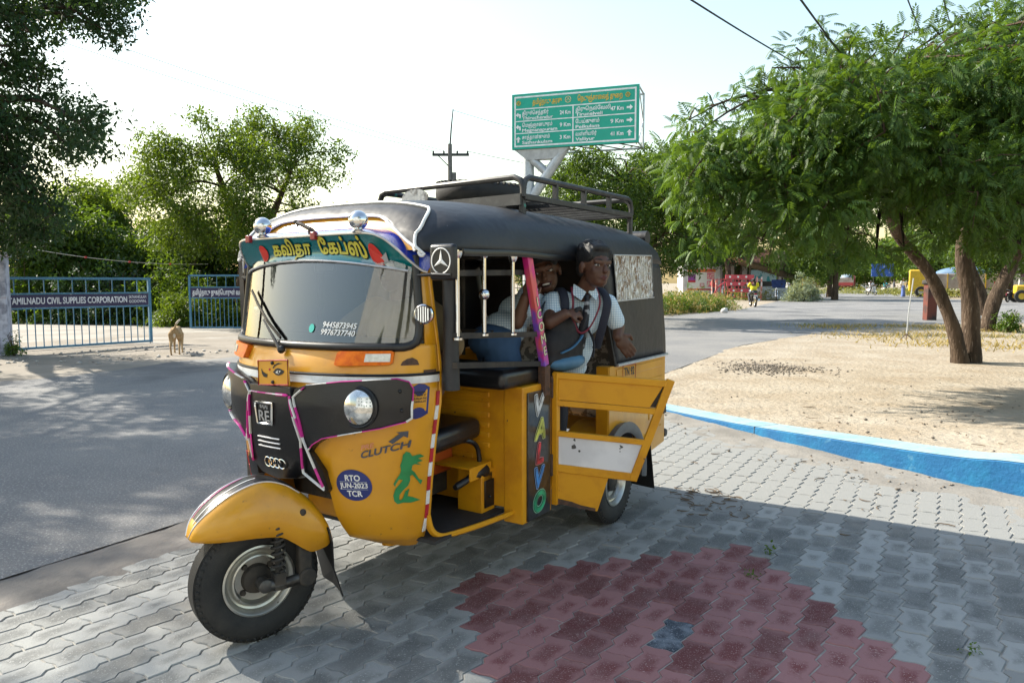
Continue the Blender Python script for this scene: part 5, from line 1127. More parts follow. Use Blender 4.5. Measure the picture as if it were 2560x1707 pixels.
def scatter_leaves(name,pts,outw,kind,m_,parent,scale=1.,droop=.5,nvar=8):
    rng=RNG;n=len(pts)
    var=[leaflets(kind,rng) for _ in range(nvar)]
    d=outw+rng.normal(size=(n,3))*(.85 if kind=='neem' else .55);d[:,2]-=droop*rng.uniform(0,1.2,n);d/=np.linalg.norm(d,axis=1)[:,None]+1e-9
    up=np.array([0,0,1.])+rng.normal(size=(n,3))*.35;s=np.cross(up,d);s/=np.linalg.norm(s,axis=1)[:,None]+1e-9;u=np.cross(d,s)
    sc=scale*rng.uniform(.7,1.25,n);V=[];idx=rng.integers(0,nvar,n)
    for k in range(nvar):
        I=np.where(idx==k)[0]
        if len(I)==0: continue
        q=var[k].reshape(-1,3);Rm=np.stack([d[I],s[I],u[I]],2)*sc[I][:,None,None]
        V.append((np.einsum('nij,kj->nki',Rm,q)+pts[I][:,None,:]).reshape(-1,3))
    V=np.concatenate(V);return np_mesh(name,V,np.arange(len(V),dtype=np.int32),4,m_,parent)
m_bark=mat('neem bark',(.085,.060,.042),.95,c2=(.045,.032,.023),sc=9,lo=.4,hi=.6,c3=(.16,.125,.095),sc3=30,lo3=.6,hi3=.7,bump=1.,bsc=24,bdist=.03,stretch=(1,1,.22),spec=.2)
m_lfN=leaf_mat('neem leaf',(.022,.068,.011),(.062,.124,.016),.38)
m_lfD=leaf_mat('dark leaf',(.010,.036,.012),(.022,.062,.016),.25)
m_lfY=leaf_mat('yellow-green leaf',(.032,.084,.009),(.082,.135,.013),.45)  # lighter, yellower leaf colour
m_lfM=leaf_mat('mid green leaf',(.024,.062,.010),(.060,.115,.014),.42)
m_lfB=leaf_mat('shrub leaf',(.035,.095,.012),(.085,.150,.016),.42)
def tree(label,base,stems,blobs,kind,m_,n_per=90,scale=1.,group=None,droop=.5,name='neem_tree',twigs_=True,shell=2.4,spread=1.):
    """stems: list of (points, radii) from the ground; blobs: (centre, radius)"""
    root=empty(name,base,0,label,'tree',group);B=Vector(base);b=MB()
    tips=[]
    for pts,rs in stems:
        pts=[Vector(p)-B for p in pts];sp=smoothpts(pts,5);rr=np.interp(np.linspace(0,1,len(sp)),np.linspace(0,1,len(rs)),rs)
        rr=[r*(1+.06*math.sin(i*1.7)) for i,r in enumerate(rr)];b.tube(sp,rr,12);tips.append((sp,rr))
    tr=b.build('trunk',m_bark,root,smooth=70)
    b=MB()
    for c,r in blobs:
        c=Vector(c)-B;best=None
        for sp,rr in tips:
            k0=len(sp)//2
            for k in range(k0,len(sp)):
                dd_=(sp[k]-c).length+ (0 if sp[k].z<c.z+.6 else 2)
                if best is None or dd_<best[0]: best=(dd_,sp[k],rr[k])
        _,p,pr=best;L_=(c-p).length;r0=min(pr*.6,.018+.012*L_);mid=p.lerp(c,.5)+Vector((random.gauss(0,.06*L_),random.gauss(0,.06*L_),.10*L_))
        sp=smoothpts([p,mid,c],4);b.tube(sp,np.linspace(r0,.008,len(sp)),6)
        if twigs_:
            for k in range(4):
                d=Vector((random.gauss(0,1),random.gauss(0,1),random.gauss(0,.7))).normalized();q=sp[-1-random.randrange(0,4)];b.tube([q,q+d*r*.5+Vector((0,0,.04)),q+d*r*.95],[.009,.006,.003],5)
    b.build('branches',m_bark,root,smooth=70)
    P_=[];O_=[]
    for c,r in blobs:
        n=max(10,int(n_per*(r/.6)**2));d=RNG.normal(size=(n,3));d/=np.linalg.norm(d,axis=1)[:,None]
        rad=r*RNG.uniform(.02,1,n)**(1/shell);q=d*rad[:,None]*np.array([1.1,1.1,.8])*spread;P_.append(q+np.array(Vector(c)-B));O_.append(d*.9+np.array([0,0,.15]))
    scatter_leaves('crown',np.concatenate(P_),np.concatenate(O_),kind,m_,root,scale,droop)
    return root
def blobs_px(poly,n,Y0,Y1,r0,r1,seed=1,zmin=.8):
    rg=random.Random(seed);xs=[p[0] for p in poly];ys=[p[1] for p in poly];out=[];k=0;tries=0
    while k<n and tries<6000:
        tries+=1;x=rg.uniform(min(xs),max(xs));y=rg.uniform(min(ys),max(ys))
        if not inpoly(x,y,poly): continue
        Y=rg.uniform(Y0,Y1);r=rg.uniform(r0,r1);c=at(x,y,Y)
        if c.z<zmin or any((c-q[0]).length<.55*r for q in out): continue
        out.append((c,r));k+=1
    return out
# ---- the big neem on the right
NE=[(1760,380),(1775,350),(1830,380),(1900,350),(1915,270),(1980,235),(2050,190),(2080,150),(2130,160),(2200,180),(2280,150),(2350,150),(2440,100),(2520,40),(2700,20),(2850,300),(2800,540),(2560,545),(2440,510),(2330,510),(2260,545),(2170,555),(2080,510),(2040,525),(1960,550),(1900,525),(1850,530),(1810,545),(1800,510),(1810,470),(1765,440)]
bl=blobs_px(NE,150,6.8,11.0,.34,.60,3)+blobs_px([(1740,360),(1800,370),(1900,330),(1960,260),(2080,260),(2080,520),(1960,560),(1800,540),(1720,450)],34,7.2,9.5,.32,.5,77)
bl+=[(at(1745,330,8.0),.26),(at(1720,455,8.2),.30),(at(1790,570,8.0),.22),(at(2065,130,9.),.30),(at(1905,225,8.6),.28),(at(2500,50,8.5),.40),(at(1850,420,7.6),.5),(at(1950,560,7.4),.4),(at(2120,585,7.6),.32),(at(2060,520,7.0),.45),(at(1980,190,8.8),.25)]+[(at(x,y,8.4+.3*(k%3)),r) for k,(x,y,r) in enumerate(((1722,300,.2),(1760,270,.16),(1860,240,.22),(1930,170,.2),(1990,120,.18),(2050,75,.2),(2130,95,.24),(2190,130,.2),(2260,90,.24),(2340,105,.24),(2410,50,.26),(1690,420,.18),(1680,500,.16)))]+[(at(x,y,7.6+.3*(k%3)),r) for k,(x,y,r) in enumerate(((1740,560,.22),(1755,620,.16),(1830,590,.22),(1905,600,.2),(1960,625,.2),(2030,600,.22),(2110,630,.2),(2190,640,.22),(2260,620,.2),(2330,585,.24),(2420,580,.26),(2500,590,.26),(2550,610,.24)))]
rg=random.Random(9)
bl+=[(Vector((rg.uniform(7.6,12.5),rg.uniform(9.5,14),rg.uniform(2.8,4.4))),rg.uniform(.6,.9)) for k in range(34)]
tree('large green neem tree with a forked trunk standing in the sand beyond the blue kerb',(7.45,11.75,0),
 [([(7.56,11.8,-.05),(7.54,11.85,.9),(7.40,11.9,1.8),(7.45,11.8,2.3),(7.2,11.4,3.0),(6.4,10.6,3.9)],[.165,.125,.115,.11,.09,.05]),
  ([(7.32,11.68,-.05),(7.16,11.68,.6),(6.78,11.75,1.45),(6.2,11.7,2.1),(5.5,11.0,2.9),(4.3,9.6,3.5)],[.14,.10,.092,.085,.065,.04]),
  ([(7.45,11.8,2.3),(7.75,11.9,2.8),(8.3,11.6,3.6),(8.8,10.8,4.5)],[.11,.10,.08,.04])],bl,'neem',m_lfN,185,.74,'neem trees on the sandy verge',.7)
# ---- the tree behind it on the verge, leaning trunks
def round_crown(c,rad,n,r0,r1,seed):
    rg=random.Random(seed);o=[]
    for k in range(n):
        d=Vector((rg.gauss(0,1),rg.gauss(0,1),rg.gauss(0,1))).normalized();f=rg.uniform(.25,1)**.5;o.append((Vector(c)+Vector((d.x*rad[0]*f,d.y*rad[1]*f,d.z*rad[2]*f)),rg.uniform(r0,r1)))
    return o
tree('smaller neem with a leaning trunk on the dry grass behind the big forked neem',(12.85,19.4,0),[([(12.8,19.4,-.05),(13.0,19.4,.9),(13.45,19.4,1.9),(13.6,19.2,2.8),(13.4,19,3.8)],[.20,.17,.15,.11,.05])],round_crown((13.7,19,3.6),(2.6,2.2,1.7),26,.6,.9,4),'clump',m_lfM,60,1.3,'neem trees on the sandy verge')
tree('slim neem trunk leaning beside the side road behind the forked neem',(18.6,28.7,0),[([(18.9,28.7,-.05),(18.6,28.7,1.0),(18.1,28.6,2.0),(17.9,28.4,3.4)],[.24,.20,.17,.08])],round_crown((18.3,28,4.1),(3.0,2.5,1.9),24,.8,1.2,5),'clump',m_lfM,50,1.6,'neem trees on the sandy verge')
tree('shade tree standing across the lane, seen only mirrored in the windscreen',(3.4,-3.6,0),[([(3.4,-3.6,-.05),(3.3,-3.6,1.5),(3.0,-3.5,3.2),(2.4,-3.6,5.0)],[.22,.18,.15,.06])],round_crown((2.6,-4.2,5.4),(2.6,2.0,1.5),16,.6,.9,91),'clump',m_lfM,50,1.2,'trees along the road')
# ---- left: dark tree over the gate pillar
LF=[(-260,-120),(330,-120),(318,60),(300,110),(255,60),(215,20),(160,60),(150,130),(165,200),(120,260),(130,330),(180,270),(235,290),(262,330),(235,370),(205,355),(170,400),(130,340),(70,330),(110,420),(165,480),(175,540),(100,575),(30,560),(-260,560)]
LF=[(x-(30 if x>-100 else 0),y-(5 if y>0 else 0)) for x,y in LF]
bl=blobs_px(LF,100,10.5,14,.32,.62,11)+[(at(x,y,12.4),.5) for x,y in((15,400),(70,430),(20,480),(95,490),(40,550),(110,560),(-20,600),(60,600),(10,330))]+[(at(285,40,11.5),.42),(at(250,70,11.2),.30),(at(215,310,11.6),.40),(at(180,375,11.6),.24),(at(240,350,11.8),.25),(at(300,90,11.4),.28)]
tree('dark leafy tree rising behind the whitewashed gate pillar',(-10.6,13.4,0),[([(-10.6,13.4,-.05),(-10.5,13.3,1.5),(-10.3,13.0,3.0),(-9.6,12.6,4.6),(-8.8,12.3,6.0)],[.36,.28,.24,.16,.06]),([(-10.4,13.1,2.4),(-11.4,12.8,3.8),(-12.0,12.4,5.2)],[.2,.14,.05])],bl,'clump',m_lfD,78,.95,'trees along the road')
rg=random.Random(21)
bl=[(Vector((rg.uniform(-15.5,-8.8),rg.uniform(5.8,12.6),rg.uniform(5.0,8.6))),rg.uniform(.6,1.0)) for k in range(56)]
tree('spreading roadside tree that throws dappled shade over the asphalt',(-13.2,7.4,0),[([(-13.2,7.4,-.05),(-13.1,7.4,2.),(-12.2,7.6,4.),(-10.8,7.8,5.6),(-9.4,7.9,6.8)],[.38,.3,.25,.16,.06])],bl,'clump',m_lfD,100,1.0,'trees along the road')
# ---- left: light green tree behind the gates
L2=[(300,480),(330,400),(345,330),(400,330),(440,300),(480,330),(500,290),(520,280),(560,330),(620,300),(650,270),(690,320),(760,285),(790,330),(850,345),(860,410),(840,480),(800,500),(760,560),(700,600),(640,640),(560,650),(470,640),(380,610),(300,560)]
L2=[(585+(x-585)*.90,480+(y-480)*.90) for x,y in L2]
bl=blobs_px(L2,60,19.5,24,.42,.80,13)+[(at(500,300,21),.5),(at(655,290,21),.45),(at(770,310,21),.5),(at(845,380,21.5),.5),(at(330,500,21),.5)]
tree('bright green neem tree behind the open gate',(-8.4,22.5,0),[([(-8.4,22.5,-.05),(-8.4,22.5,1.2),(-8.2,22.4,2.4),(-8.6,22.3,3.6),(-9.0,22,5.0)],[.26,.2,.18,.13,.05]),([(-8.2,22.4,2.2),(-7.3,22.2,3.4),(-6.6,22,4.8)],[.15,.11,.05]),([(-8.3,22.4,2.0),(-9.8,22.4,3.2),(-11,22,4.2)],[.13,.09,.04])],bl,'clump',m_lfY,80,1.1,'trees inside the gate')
specs=[('yellow-green tree crown beyond the compound left of the gate',[(170,560),(200,500),(240,490),(290,520),(310,590),(330,680),(160,700)],28,32,(-18.0,30,0),m_lfY,26),
 ('dense tree with low branches behind the first gate leaf',[(40,560),(130,540),(230,580),(300,640),(330,720),(60,740)],25,27.5,(-16.6,26,0),m_lfM,24),
 ('leafy tree filling the gap behind the second gate leaf',[(420,600),(520,590),(640,600),(760,620),(830,560),(880,520),(900,760),(420,760)],25,29,(-8.6,27.5,0),m_lfM,34),
 ('shady tree between the two gate leaves',[(300,590),(380,600),(470,620),(480,760),(310,760)],26,30,(-13.6,28,0),m_lfM,22)]
for i,(lb,poly,Ya,Yb,bs,mm,n) in enumerate(specs):
    bl=blobs_px(poly,n,Ya,Yb,.8,1.25,30+i,.5);z=max(c.z for c,r in bl);tree(lb,bs,[([(bs[0],bs[1],-.05),(bs[0]+.1,bs[1],z*.35),(bs[0]-.1,bs[1],z*.8)],[.24,.18,.06])],bl,'clump',mm,60,1.7,'trees inside the gate')
# ---- centre: tree behind the sign
CE=[(1370,470),(1400,400),(1450,385),(1520,370),(1600,380),(1640,350),(1700,360),(1760,400),(1800,480),(1790,600),(1740,650),(1650,670),(1560,660),(1450,560),(1380,540)]
bl=blobs_px(CE,66,22,28,.5,.95,17)+[(at(1400,430,23),.5),(at(1455,400,23),.5),(at(1700,390,24),.6)]
tree('broad tree spreading behind the roof rack and the green sign',(4.6,26.5,0),[([(4.6,26.5,-.05),(4.6,26.5,1.5),(4.4,26.2,3.0),(4.0,25.6,4.8)],[.32,.26,.2,.06]),([(4.5,26.3,2.2),(5.6,26,3.4),(6.4,25.6,4.8)],[.18,.13,.05])],bl,'clump',m_lfM,62,1.3,'trees along the road')
# ---- far trees along the road, each with its own trunk and crown
far=[('dark round tree leaning over the far road bend',(24.6,55,0),(24.0,55,4.0),(3.4,3,2.6),m_lfM,26),('tall tree beside the thatched stall',(20.5,62,0),(20.0,62,4.6),(3.2,3,2.6),m_lfM,22),
 ('roadside tree just before the far bend',(29.0,66,0),(28.4,66,3.8),(3.0,3,2.4),m_lfM,22),('pale hazy tree at the end of the road',(50,130,0),(50,130,4.2),(6,5,3.0),m_lfB,20),
 ('low tree behind the parked red lorry',(72,150,0),(72,150,4.2),(8,6,3.2),m_lfB,24),('pale tree behind the blue roadside board',(62,112,0),(62,112,4.8),(7,5,3.6),m_lfB,28),('round tree behind the group at the kerb',(52,88,0),(52,88,4.6),(5.5,4,3.4),m_lfM,28),
 ('tree behind the yellow lorry',(46,70,0),(46,70,4.8),(5,4,3.4),m_lfM,28),('tree behind the bus shelter',(48,62,0),(48,62,5.0),(5.5,4,3.6),m_lfM,30),('tree between the shelter and the small tractor',(40,58,0),(40,58,4.4),(4.0,3,2.8),m_lfM,24),
 ('tree at the back of the poster kiosk',(12.5,66,0),(12.5,66,5.2),(4.5,3,3.4),m_lfD,26),('tree shading the poster kiosk roof',(17.0,57,0),(16.4,58,5.2),(3.6,2.4,2.2),m_lfD,26),('low tree on the plain behind the green sign post',(2.2,50,0),(2.2,50,2.5),(3.6,3,1.7),m_lfM,20),('low tree on the plain behind the rickshaw hood',(-3.4,46,0),(-3.4,46,2.4),(3.4,3,1.7),m_lfM,20),('low tree on the plain beside the weeds',(8.2,52,0),(8.2,52,2.6),(3.2,3,1.8),m_lfD,20),('distant tree where the road vanishes',(84,210,0),(84,210,4.5),(10,7,3.6),m_lfB,20)]
for i,(lb,bs,c,rad,mm,n) in enumerate(far):
    sz=max(.9,rad[0]*.32);tree(lb,bs,[([(bs[0],bs[1],-.05),(bs[0],bs[1],c[2]*.5),(c[0],c[1],c[2])],[.26,.2,.08])],round_crown(c,rad,n,sz*.8,sz*1.3,50+i),'far',mm,34*(.6/sz)**1.2,1.3*sz,'trees along the far road',twigs_=False)
# ---- shrubs
def shrub(label,c,rad,n,m_,scale=1.,group='shrubs',seed=1,kind='bush',name='shrub'):
    rg=np.random.default_rng(seed);root=empty(name,(c[0],c[1],0),0,label,'shrub',group);b=MB()
    for k in range(7):
        a=rg.uniform(0,6.28);t=(rad[0]*.6*math.cos(a),rad[1]*.6*math.sin(a),rad[2]*rg.uniform(.7,1.3));b.tube([(0,0,-.02),(t[0]*.4,t[1]*.4,t[2]*.5),t],[.018*scale,.012*scale,.005],5)
    b.build('stem',m_bark,root);d=rg.normal(size=(n,3));d/=np.linalg.norm(d,axis=1)[:,None];d[:,2]=np.abs(d[:,2])
    lump=1+.28*np.sin(d[:,0]*5+seed)*np.cos(d[:,1]*4+d[:,2]*3);q=d*(rg.uniform(.1,1,n)**.45*lump)[:,None]*np.array(rad);q[:,2]+=.06
    scatter_leaves('foliage',q,d,kind,m_,root,scale,.3);return root
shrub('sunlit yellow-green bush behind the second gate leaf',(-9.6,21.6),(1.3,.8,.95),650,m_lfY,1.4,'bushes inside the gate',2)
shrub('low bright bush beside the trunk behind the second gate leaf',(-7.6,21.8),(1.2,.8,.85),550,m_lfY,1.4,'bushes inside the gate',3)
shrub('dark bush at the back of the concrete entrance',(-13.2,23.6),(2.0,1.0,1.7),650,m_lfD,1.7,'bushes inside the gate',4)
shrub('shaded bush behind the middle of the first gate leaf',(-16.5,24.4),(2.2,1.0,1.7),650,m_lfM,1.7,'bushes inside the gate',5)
shrub('green bush between the two gate leaves',(-11.0,23.4),(1.5,1.0,2.0),650,m_lfB,1.6,'bushes inside the gate',6)
shrub('large bush at the far end of the entrance path',(-19.5,25),(2.4,1.2,2.2),600,m_lfM,1.8,'bushes inside the gate',7)
shrub('bush peeping out behind the rickshaw windscreen',(-5.6,23),(1.6,1.0,2.1),650,m_lfB,1.6,'bushes inside the gate',8)
shrub('tall bush behind the rickshaw hood',(-3.2,25),(2.0,1.0,2.4),600,m_lfM,1.7,'bushes inside the gate',9)
shrub('creeper climbing at the foot of the gate pillar',(-8.75,12.6),(.16,.12,.34),60,m_lfB,.6,'bushes inside the gate',10)
shrub('silvery leaved bush beside the thatched stall',(20.2,50),(1.3,.9,1.5),420,leaf_mat('grey-green leaf',(.14,.19,.13),(.24,.28,.20),.3),2.,'bushes by the stall',12)
shrub('little leafy plant growing against the leaning trunk',(13.1,19.0),(.35,.3,.45),110,m_lfB,1.,'bushes by the stall',13)
# ---- weeds and dry grass: uncountable
def grass(name,pts,h,m_,w=.012,lean=.4):
    n=len(pts);p=np.array(pts,float);a=RNG.uniform(0,6.28,n);hh=h*RNG.uniform(.4,1.2,n);d=np.stack([np.cos(a),np.sin(a),np.zeros(n)],1);t=RNG.normal(size=(n,2))*lean
    tip=p+np.stack([t[:,0]*hh,t[:,1]*hh,hh],1);V=np.stack([p-d*w,p+d*w,tip+d*w*.2,tip-d*w*.2],1).reshape(-1,3);return tag(np_mesh(name,V,np.arange(len(V),dtype=np.int32),4,m_),kind='stuff')
def patch(n,cx,cy,sx,sy): q=RNG.normal(size=(n,2));return [(cx+a*sx,cy+b_*sy,0) for a,b_ in q]
m_dry=leaf_mat('dry grass',(.26,.20,.075),(.34,.27,.11),.3);m_gg=leaf_mat('green grass',(.10,.13,.025),(.20,.20,.05),.3)
gp=[]
for k in range(110): gp+=patch(60,random.uniform(8.5,22),random.uniform(13.5,22),.6,.35)
grass('dry_grass',gp,.09,m_dry,.014,.9)
gp=[]
for k in range(26): gp+=patch(50,random.uniform(8,20),random.uniform(16,23),.45,.3)
grass('green_grass',gp,.10,m_gg,.008,.6)
def weeds(name,pts,h,m_,scale):
    p=np.array(pts,float);p[:,2]=h*RNG.uniform(0,1,len(p))**1.5*(.5+fbm(p[:,0]*1.1,p[:,1]*1.1,61));d=RNG.normal(size=p.shape);d[:,2]=np.abs(d[:,2])
    o=scatter_leaves(name,p,d,'bush',m_,None,scale,.2);return tag(o,kind='stuff')
gp=[]
for k in range(60): t=k/59;gp+=patch(55,4.2+t*6.2,28.6+t*7.4,.5,.55)
weeds('roadside_weeds',gp,.75,m_lfB,1.1)
weeds('dry_roadside_weeds',[(x+RNG.normal()*.3,y+RNG.normal()*.3,0) for x,y,z in gp[::2]],.85,m_dry,1.0)
gp=[]
for k in range(50): t=k/49;gp+=patch(40,18.3+t*20,54.5+t*38,.9,.8)
weeds('far_road_weeds',gp,.7,m_gg,2.2)
gp=[]
for k in range(30): gp+=patch(26,random.uniform(39,50),random.uniform(64,95),1.6,1.2)
weeds('far_verge_weeds',gp,.6,m_gg,3.)
gp=[]
for k in range(24): gp+=patch(36,random.uniform(-22,-9),random.uniform(23,24.5),.6,.3)
weeds('entrance_edge_weeds',gp,.5,m_lfB,1.3)
# ================================================================ gates, pillar, dog, sign, pole, wires
m_gate=mat('blue gate paint',(.06,.185,.30),.55,c2=(.045,.145,.25),sc=5,c3=(.25,.33,.38),sc3=25,lo3=.68,hi3=.74)
m_bnavy=mat('navy board paint',(.018,.014,.06),.5,c2=(.026,.02,.08),sc=4)
m_bwht=mat('sign white paint',(.66,.68,.74),.6)
def gate(label,A,B,z0,z1,zb0,zb1,nu,nl,text,small=None,fit=None,xo=0.):
    A=Vector((*A,0));B=Vector((*B,0));L_=(B-A).length;d=(B-A).normalized();n=Vector((d.y,-d.x,0));root=empty('metal_gate',A,math.atan2(d.y,d.x),label,'gate','open gates of the compound')
    def bar(nm,x0,za,x1,zb,w=.035): 
        b=MB();b.bar((x0,0,za),(x1,0,zb),w,w);return b.build(nm,m_gate,root)
    bar('top_rail',0,z1,L_,z1,.05);bar('bottom_rail',0,z0,L_,z0,.045);bar('board_rail',0,zb1+.02,L_,zb1+.02,.03);bar('board_rail',0,zb0-.02,L_,zb0-.02,.03);bar('end_stile',L_,z0-.03,L_,z1+.02,.055);bar('end_stile',0,z0,0,z1,.05)
    for k in range(1,nu): 
        b=MB();b.tube([(L_*k/nu,0,zb1+.03),(L_*k/nu,0,z1)],.010,6);b.build('upright',m_gate,root)
    for k in range(1,nl):
        b=MB();b.tube([(L_*k/nl,0,z0),(L_*k/nl,0,zb0-.03)],.010,6);b.build('upright',m_gate,root)
    b=MB();b.box((L_/2,-.012,(zb0+zb1)/2),(L_-.06,.006,zb1-zb0));bd=b.build('name_board',m_bnavy,root)
    h=zb1-zb0
    lettering('board_lettering',text,flat((xo,-.017,zb0+h*.28),(1,0,0),(0,0,1),(0,-1,0),.001),m_bwht,bd,h*.72,bold=.03,fit=fit,align='LEFT')
    if small:
        for t,yy in small: lettering('board_lettering',t,flat((L_-.255,-.017,zb0+yy),(1,0,0),(0,0,1),(0,-1,0),.001),m_bwht,bd,.085,bold=.02,fit=.36)
    b=MB();b.tube([(L_-.02,0,z0-.09),(L_-.02,0,z0)],.008,6);b.build('drop_bolt',m_drk,root)
    return root
gate('blue barred gate leaf with a navy name board hinged at the whitewashed pillar',(-9.62,13.10),(-7.79,15.49),.055,1.385,.83,1.07,12,22,'TAMILNADU CIVIL SUPPLIES CORPORATION',(('SATHANKULAM',.145),('GODOWN.',.055)),2.15,.39)
gate('blue barred gate leaf with a Tamil name board swung open further back',(-8.93,20.0),(-5.4,20.0),.06,1.50,.90,1.16,14,30,'தமிழ்நாடு நுகர்ெபாருள் வாணிபக் கழகம்',None,2.0,.08)
# pillar
pl_=empty('gate_pillar',(-9.22,12.85,0),R(28),'flaking blue-white washed masonry gate pillar with a pasted notice','pillar')
m_lime=mat('flaking limewash',(.44,.46,.56),.95,c2=(.20,.21,.27),sc=6,lo=.46,hi=.62,c3=(.30,.13,.10),sc3=3.2,lo3=.66,hi3=.75,bump=.7,bsc=14,bdist=.02)
b=MB();b.box((-.10,0,.88),(.62,.5,1.76));b.build('shaft',m_lime,pl_,bevel=.02);b=MB();b.box((-.10,0,1.80),(.70,.58,.08));b.build('cap',m_lime,pl_,bevel=.012)
b=MB();b.box((-.06,-.2535,1.30),(.34,.004,.50));b.build('notice',mat('faded notice',(.40,.46,.55),.8,c2=(.16,.28,.48),sc=7,lo=.45,hi=.6),pl_)
w_=empty('cream_pillar',(-17.9,26,0),0,'plain cream pillar standing back behind the whitewashed gate pillar','pillar')
b=MB();b.box((0,0,.9),(.7,.6,1.8));b.build('shaft',mat('cream wash',(.42,.38,.24),.9),w_,bevel=.01);b=MB();b.box((0,0,1.84),(.78,.68,.08));b.build('cap',MATS['cream wash'],w_,bevel=.01)
# dog
m_dog=mat('tan dog coat',(.30,.19,.09),.9,c2=(.42,.30,.17),sc=6,bump=.3,bsc=60);m_dogw=mat('pale dog fur',(.55,.46,.36),.9)
dg_=empty('dog',(-6.12,13.1,0),R(18),'lean tan dog walking away with its head lowered and tail raised','dog');b=MB()
b.ball((0,.13,.40),(.085,.17,.11));b.ball((0,-.10,.42),(.075,.19,.085));b.ball((0,-.22,.42),(.082,.10,.095))
limb(b,[(0,.24,.44),(-.05,.36,.42),(-.09,.42,.36)],[.062,.05,.045]);b.ball((-.095,.44,.345),(.045,.06,.045));limb(b,[(-.105,.47,.33),(-.125,.55,.30)],[.03,.020])
for sx in(-1,1):
    limb(b,[(sx*.06,.20,.36),(sx*.065,.21,.22),(sx*.065,.19,.12),(sx*.065,.20,.02)],[.042,.026,.018,.018]);b.ball((sx*.065,.215,.015),(.022,.032,.016))
    k=.06*sx;limb(b,[(sx*.055,-.23,.38),(sx*.065,-.16+k,.26),(sx*.065,-.27+k,.15),(sx*.06,-.23+k,.02)],[.058,.036,.018,.016]);b.ball((sx*.06,-.21+k,.015),(.02,.032,.016))
    limb(b,[(-.095+sx*.035,.425,.385),(-.095+sx*.06,.415,.44)],[.018,.006])
limb(b,[(0,-.30,.47),(.03,-.36,.53),(.06,-.37,.60),(.10,-.34,.64)],[.022,.018,.015,.010]);remeshed(b,'body',m_dog,dg_,.012,3)
b=MB();limb(b,[(.055,-.372,.585),(.075,-.368,.615),(.105,-.338,.646)],[.020,.018,.014]);b.build('tail_tip',m_dogw,dg_);b=MB();b.ball((0,-.300,.36),(.022,.02,.05));b.build('rump_patch',m_dogw,dg_)
# ---------------------------------------------------------------- green direction sign
SA=Vector((0,22.0,0));SB=Vector((3.59,20.8,0));sd=(SB-SA).normalized();sn=Vector((sd.y,-sd.x,0));SW=(SB-SA).length;SZ0,SZ1=5.27,6.88
sg_=empty('direction_sign',(.5,22.15,0),math.atan2(sd.y,sd.x),'green overhead direction sign with Tamil and English place names on a braced pipe post','road sign')
Mi=(Matrix.Translation(sg_.location)@Matrix.Rotation(math.atan2(sd.y,sd.x),4,'Z')).inverted()
def sp2(x,z,o=0.): return Mi@(SA+sd*x+sn*o+Vector((0,0,z)))
m_green=mat('green sign sheeting',(.0,.34,.235),.35,c2=(.0,.31,.215),sc=2);m_sw=mat('white sheeting',(.78,.80,.80),.4);m_galv=mat('galvanised pipe',(.52,.54,.56),.45,.3,c2=(.42,.44,.46),sc=5);m_ylw=mat('yellow sheeting',(.70,.42,.02),.4)
def slab(name,x0,z0,x1,z1,o,th,m_,par):
    b=MB();c=[sp2(x,z,q) for q in(o,o-th) for x,z in((x0,z0),(x1,z0),(x1,z1),(x0,z1))];b.push(c,[(0,1,2,3),(7,6,5,4),(0,4,5,1),(1,5,6,2),(2,6,7,3),(3,7,4,0)]);return b.build(name,m_,par)
H_=SZ1-SZ0
bd=slab('board',0,SZ0,SW,SZ1,0,.02,m_green,sg_)
X=lambda f:SW*f
Z=lambda f:SZ1-H_*f
for nm,a in(('border',(.02,.045,.98,.075)),('border',(.02,.93,.98,.96)),('border',(.02,.075,.032,.93)),('border',(.968,.075,.98,.93)),('rule',(.032,.265,.968,.285)),('rule',(.032,.485,.968,.503)),('rule',(.032,.705,.968,.723)),('rule',(.490,.285,.499,.485)),('rule',(.490,.503,.499,.705)),('rule',(.490,.723,.499,.93))):
    slab(nm,X(a[0]),Z(a[3]),X(a[2]),Z(a[1]),.004,.003,m_sw,bd)
def sl(t,x,z,h,m_=m_sw,al='LEFT',fit=None,bold=.02): lettering('sign_lettering',t,lambda a,c,l:sp2(X(x)+a,Z(z)+c,.006+l),m_,bd,h,align=al,fit=fit,bold=bold)
sl('தமிழ்நாடு அரசு',.17,.205,.20,m_ylw,fit=X(.235));sl('ெநடுஞ்சாைலத் துைற',.53,.205,.20,m_ylw,fit=X(.345))
for x,r in((.455,.085),(.055,.06),(.915,.06)):
    b=MB();b.tube([sp2(X(x)+r*math.cos(a),Z(.165)+r*math.sin(a),.008) for a in np.linspace(0,6.283,21)[:-1]],.010,5,closed=True);b.tube([sp2(X(x)-r*.5,Z(.165)-r*.4,.008),sp2(X(x),Z(.165)+r*.6,.008),sp2(X(x)+r*.5,Z(.165)-r*.4,.008)],.011,5);b.build('emblem',m_ylw if r<.07 else mat('gold and white emblem',(.75,.62,.35),.4),bd)
rows=[(.285,'திருச்ெசந்தூர்','Thiruchendur','24 Km','L',.215,.25),(.503,'ெமஞ்ஞானபுரம்','Megnanapuram','9 Km','L',.245,.285),(.723,'சாத்தான்குளம்','Sathankulam','3 Km','U',.225,.245)]
for y,ta,en,km,ar,wt,we in rows:
    sl(ta,.085,y+.098,.150,fit=X(wt));sl(en,.085,y+.186,.130,fit=X(we),bold=.025);sl(km,.475,y+.135,.155,al='RIGHT',bold=.03,fit=X(.085))
rows=[(.285,'திருெநல்ேவலி','Tirunelveli','47 Km','R',.27,.21),(.503,'ேபய்குளம்','Peikulam','9 Km','R',.185,.185),(.723,'வள்ளியூர்','Valliyur','41 Km','U',.165,.15)]
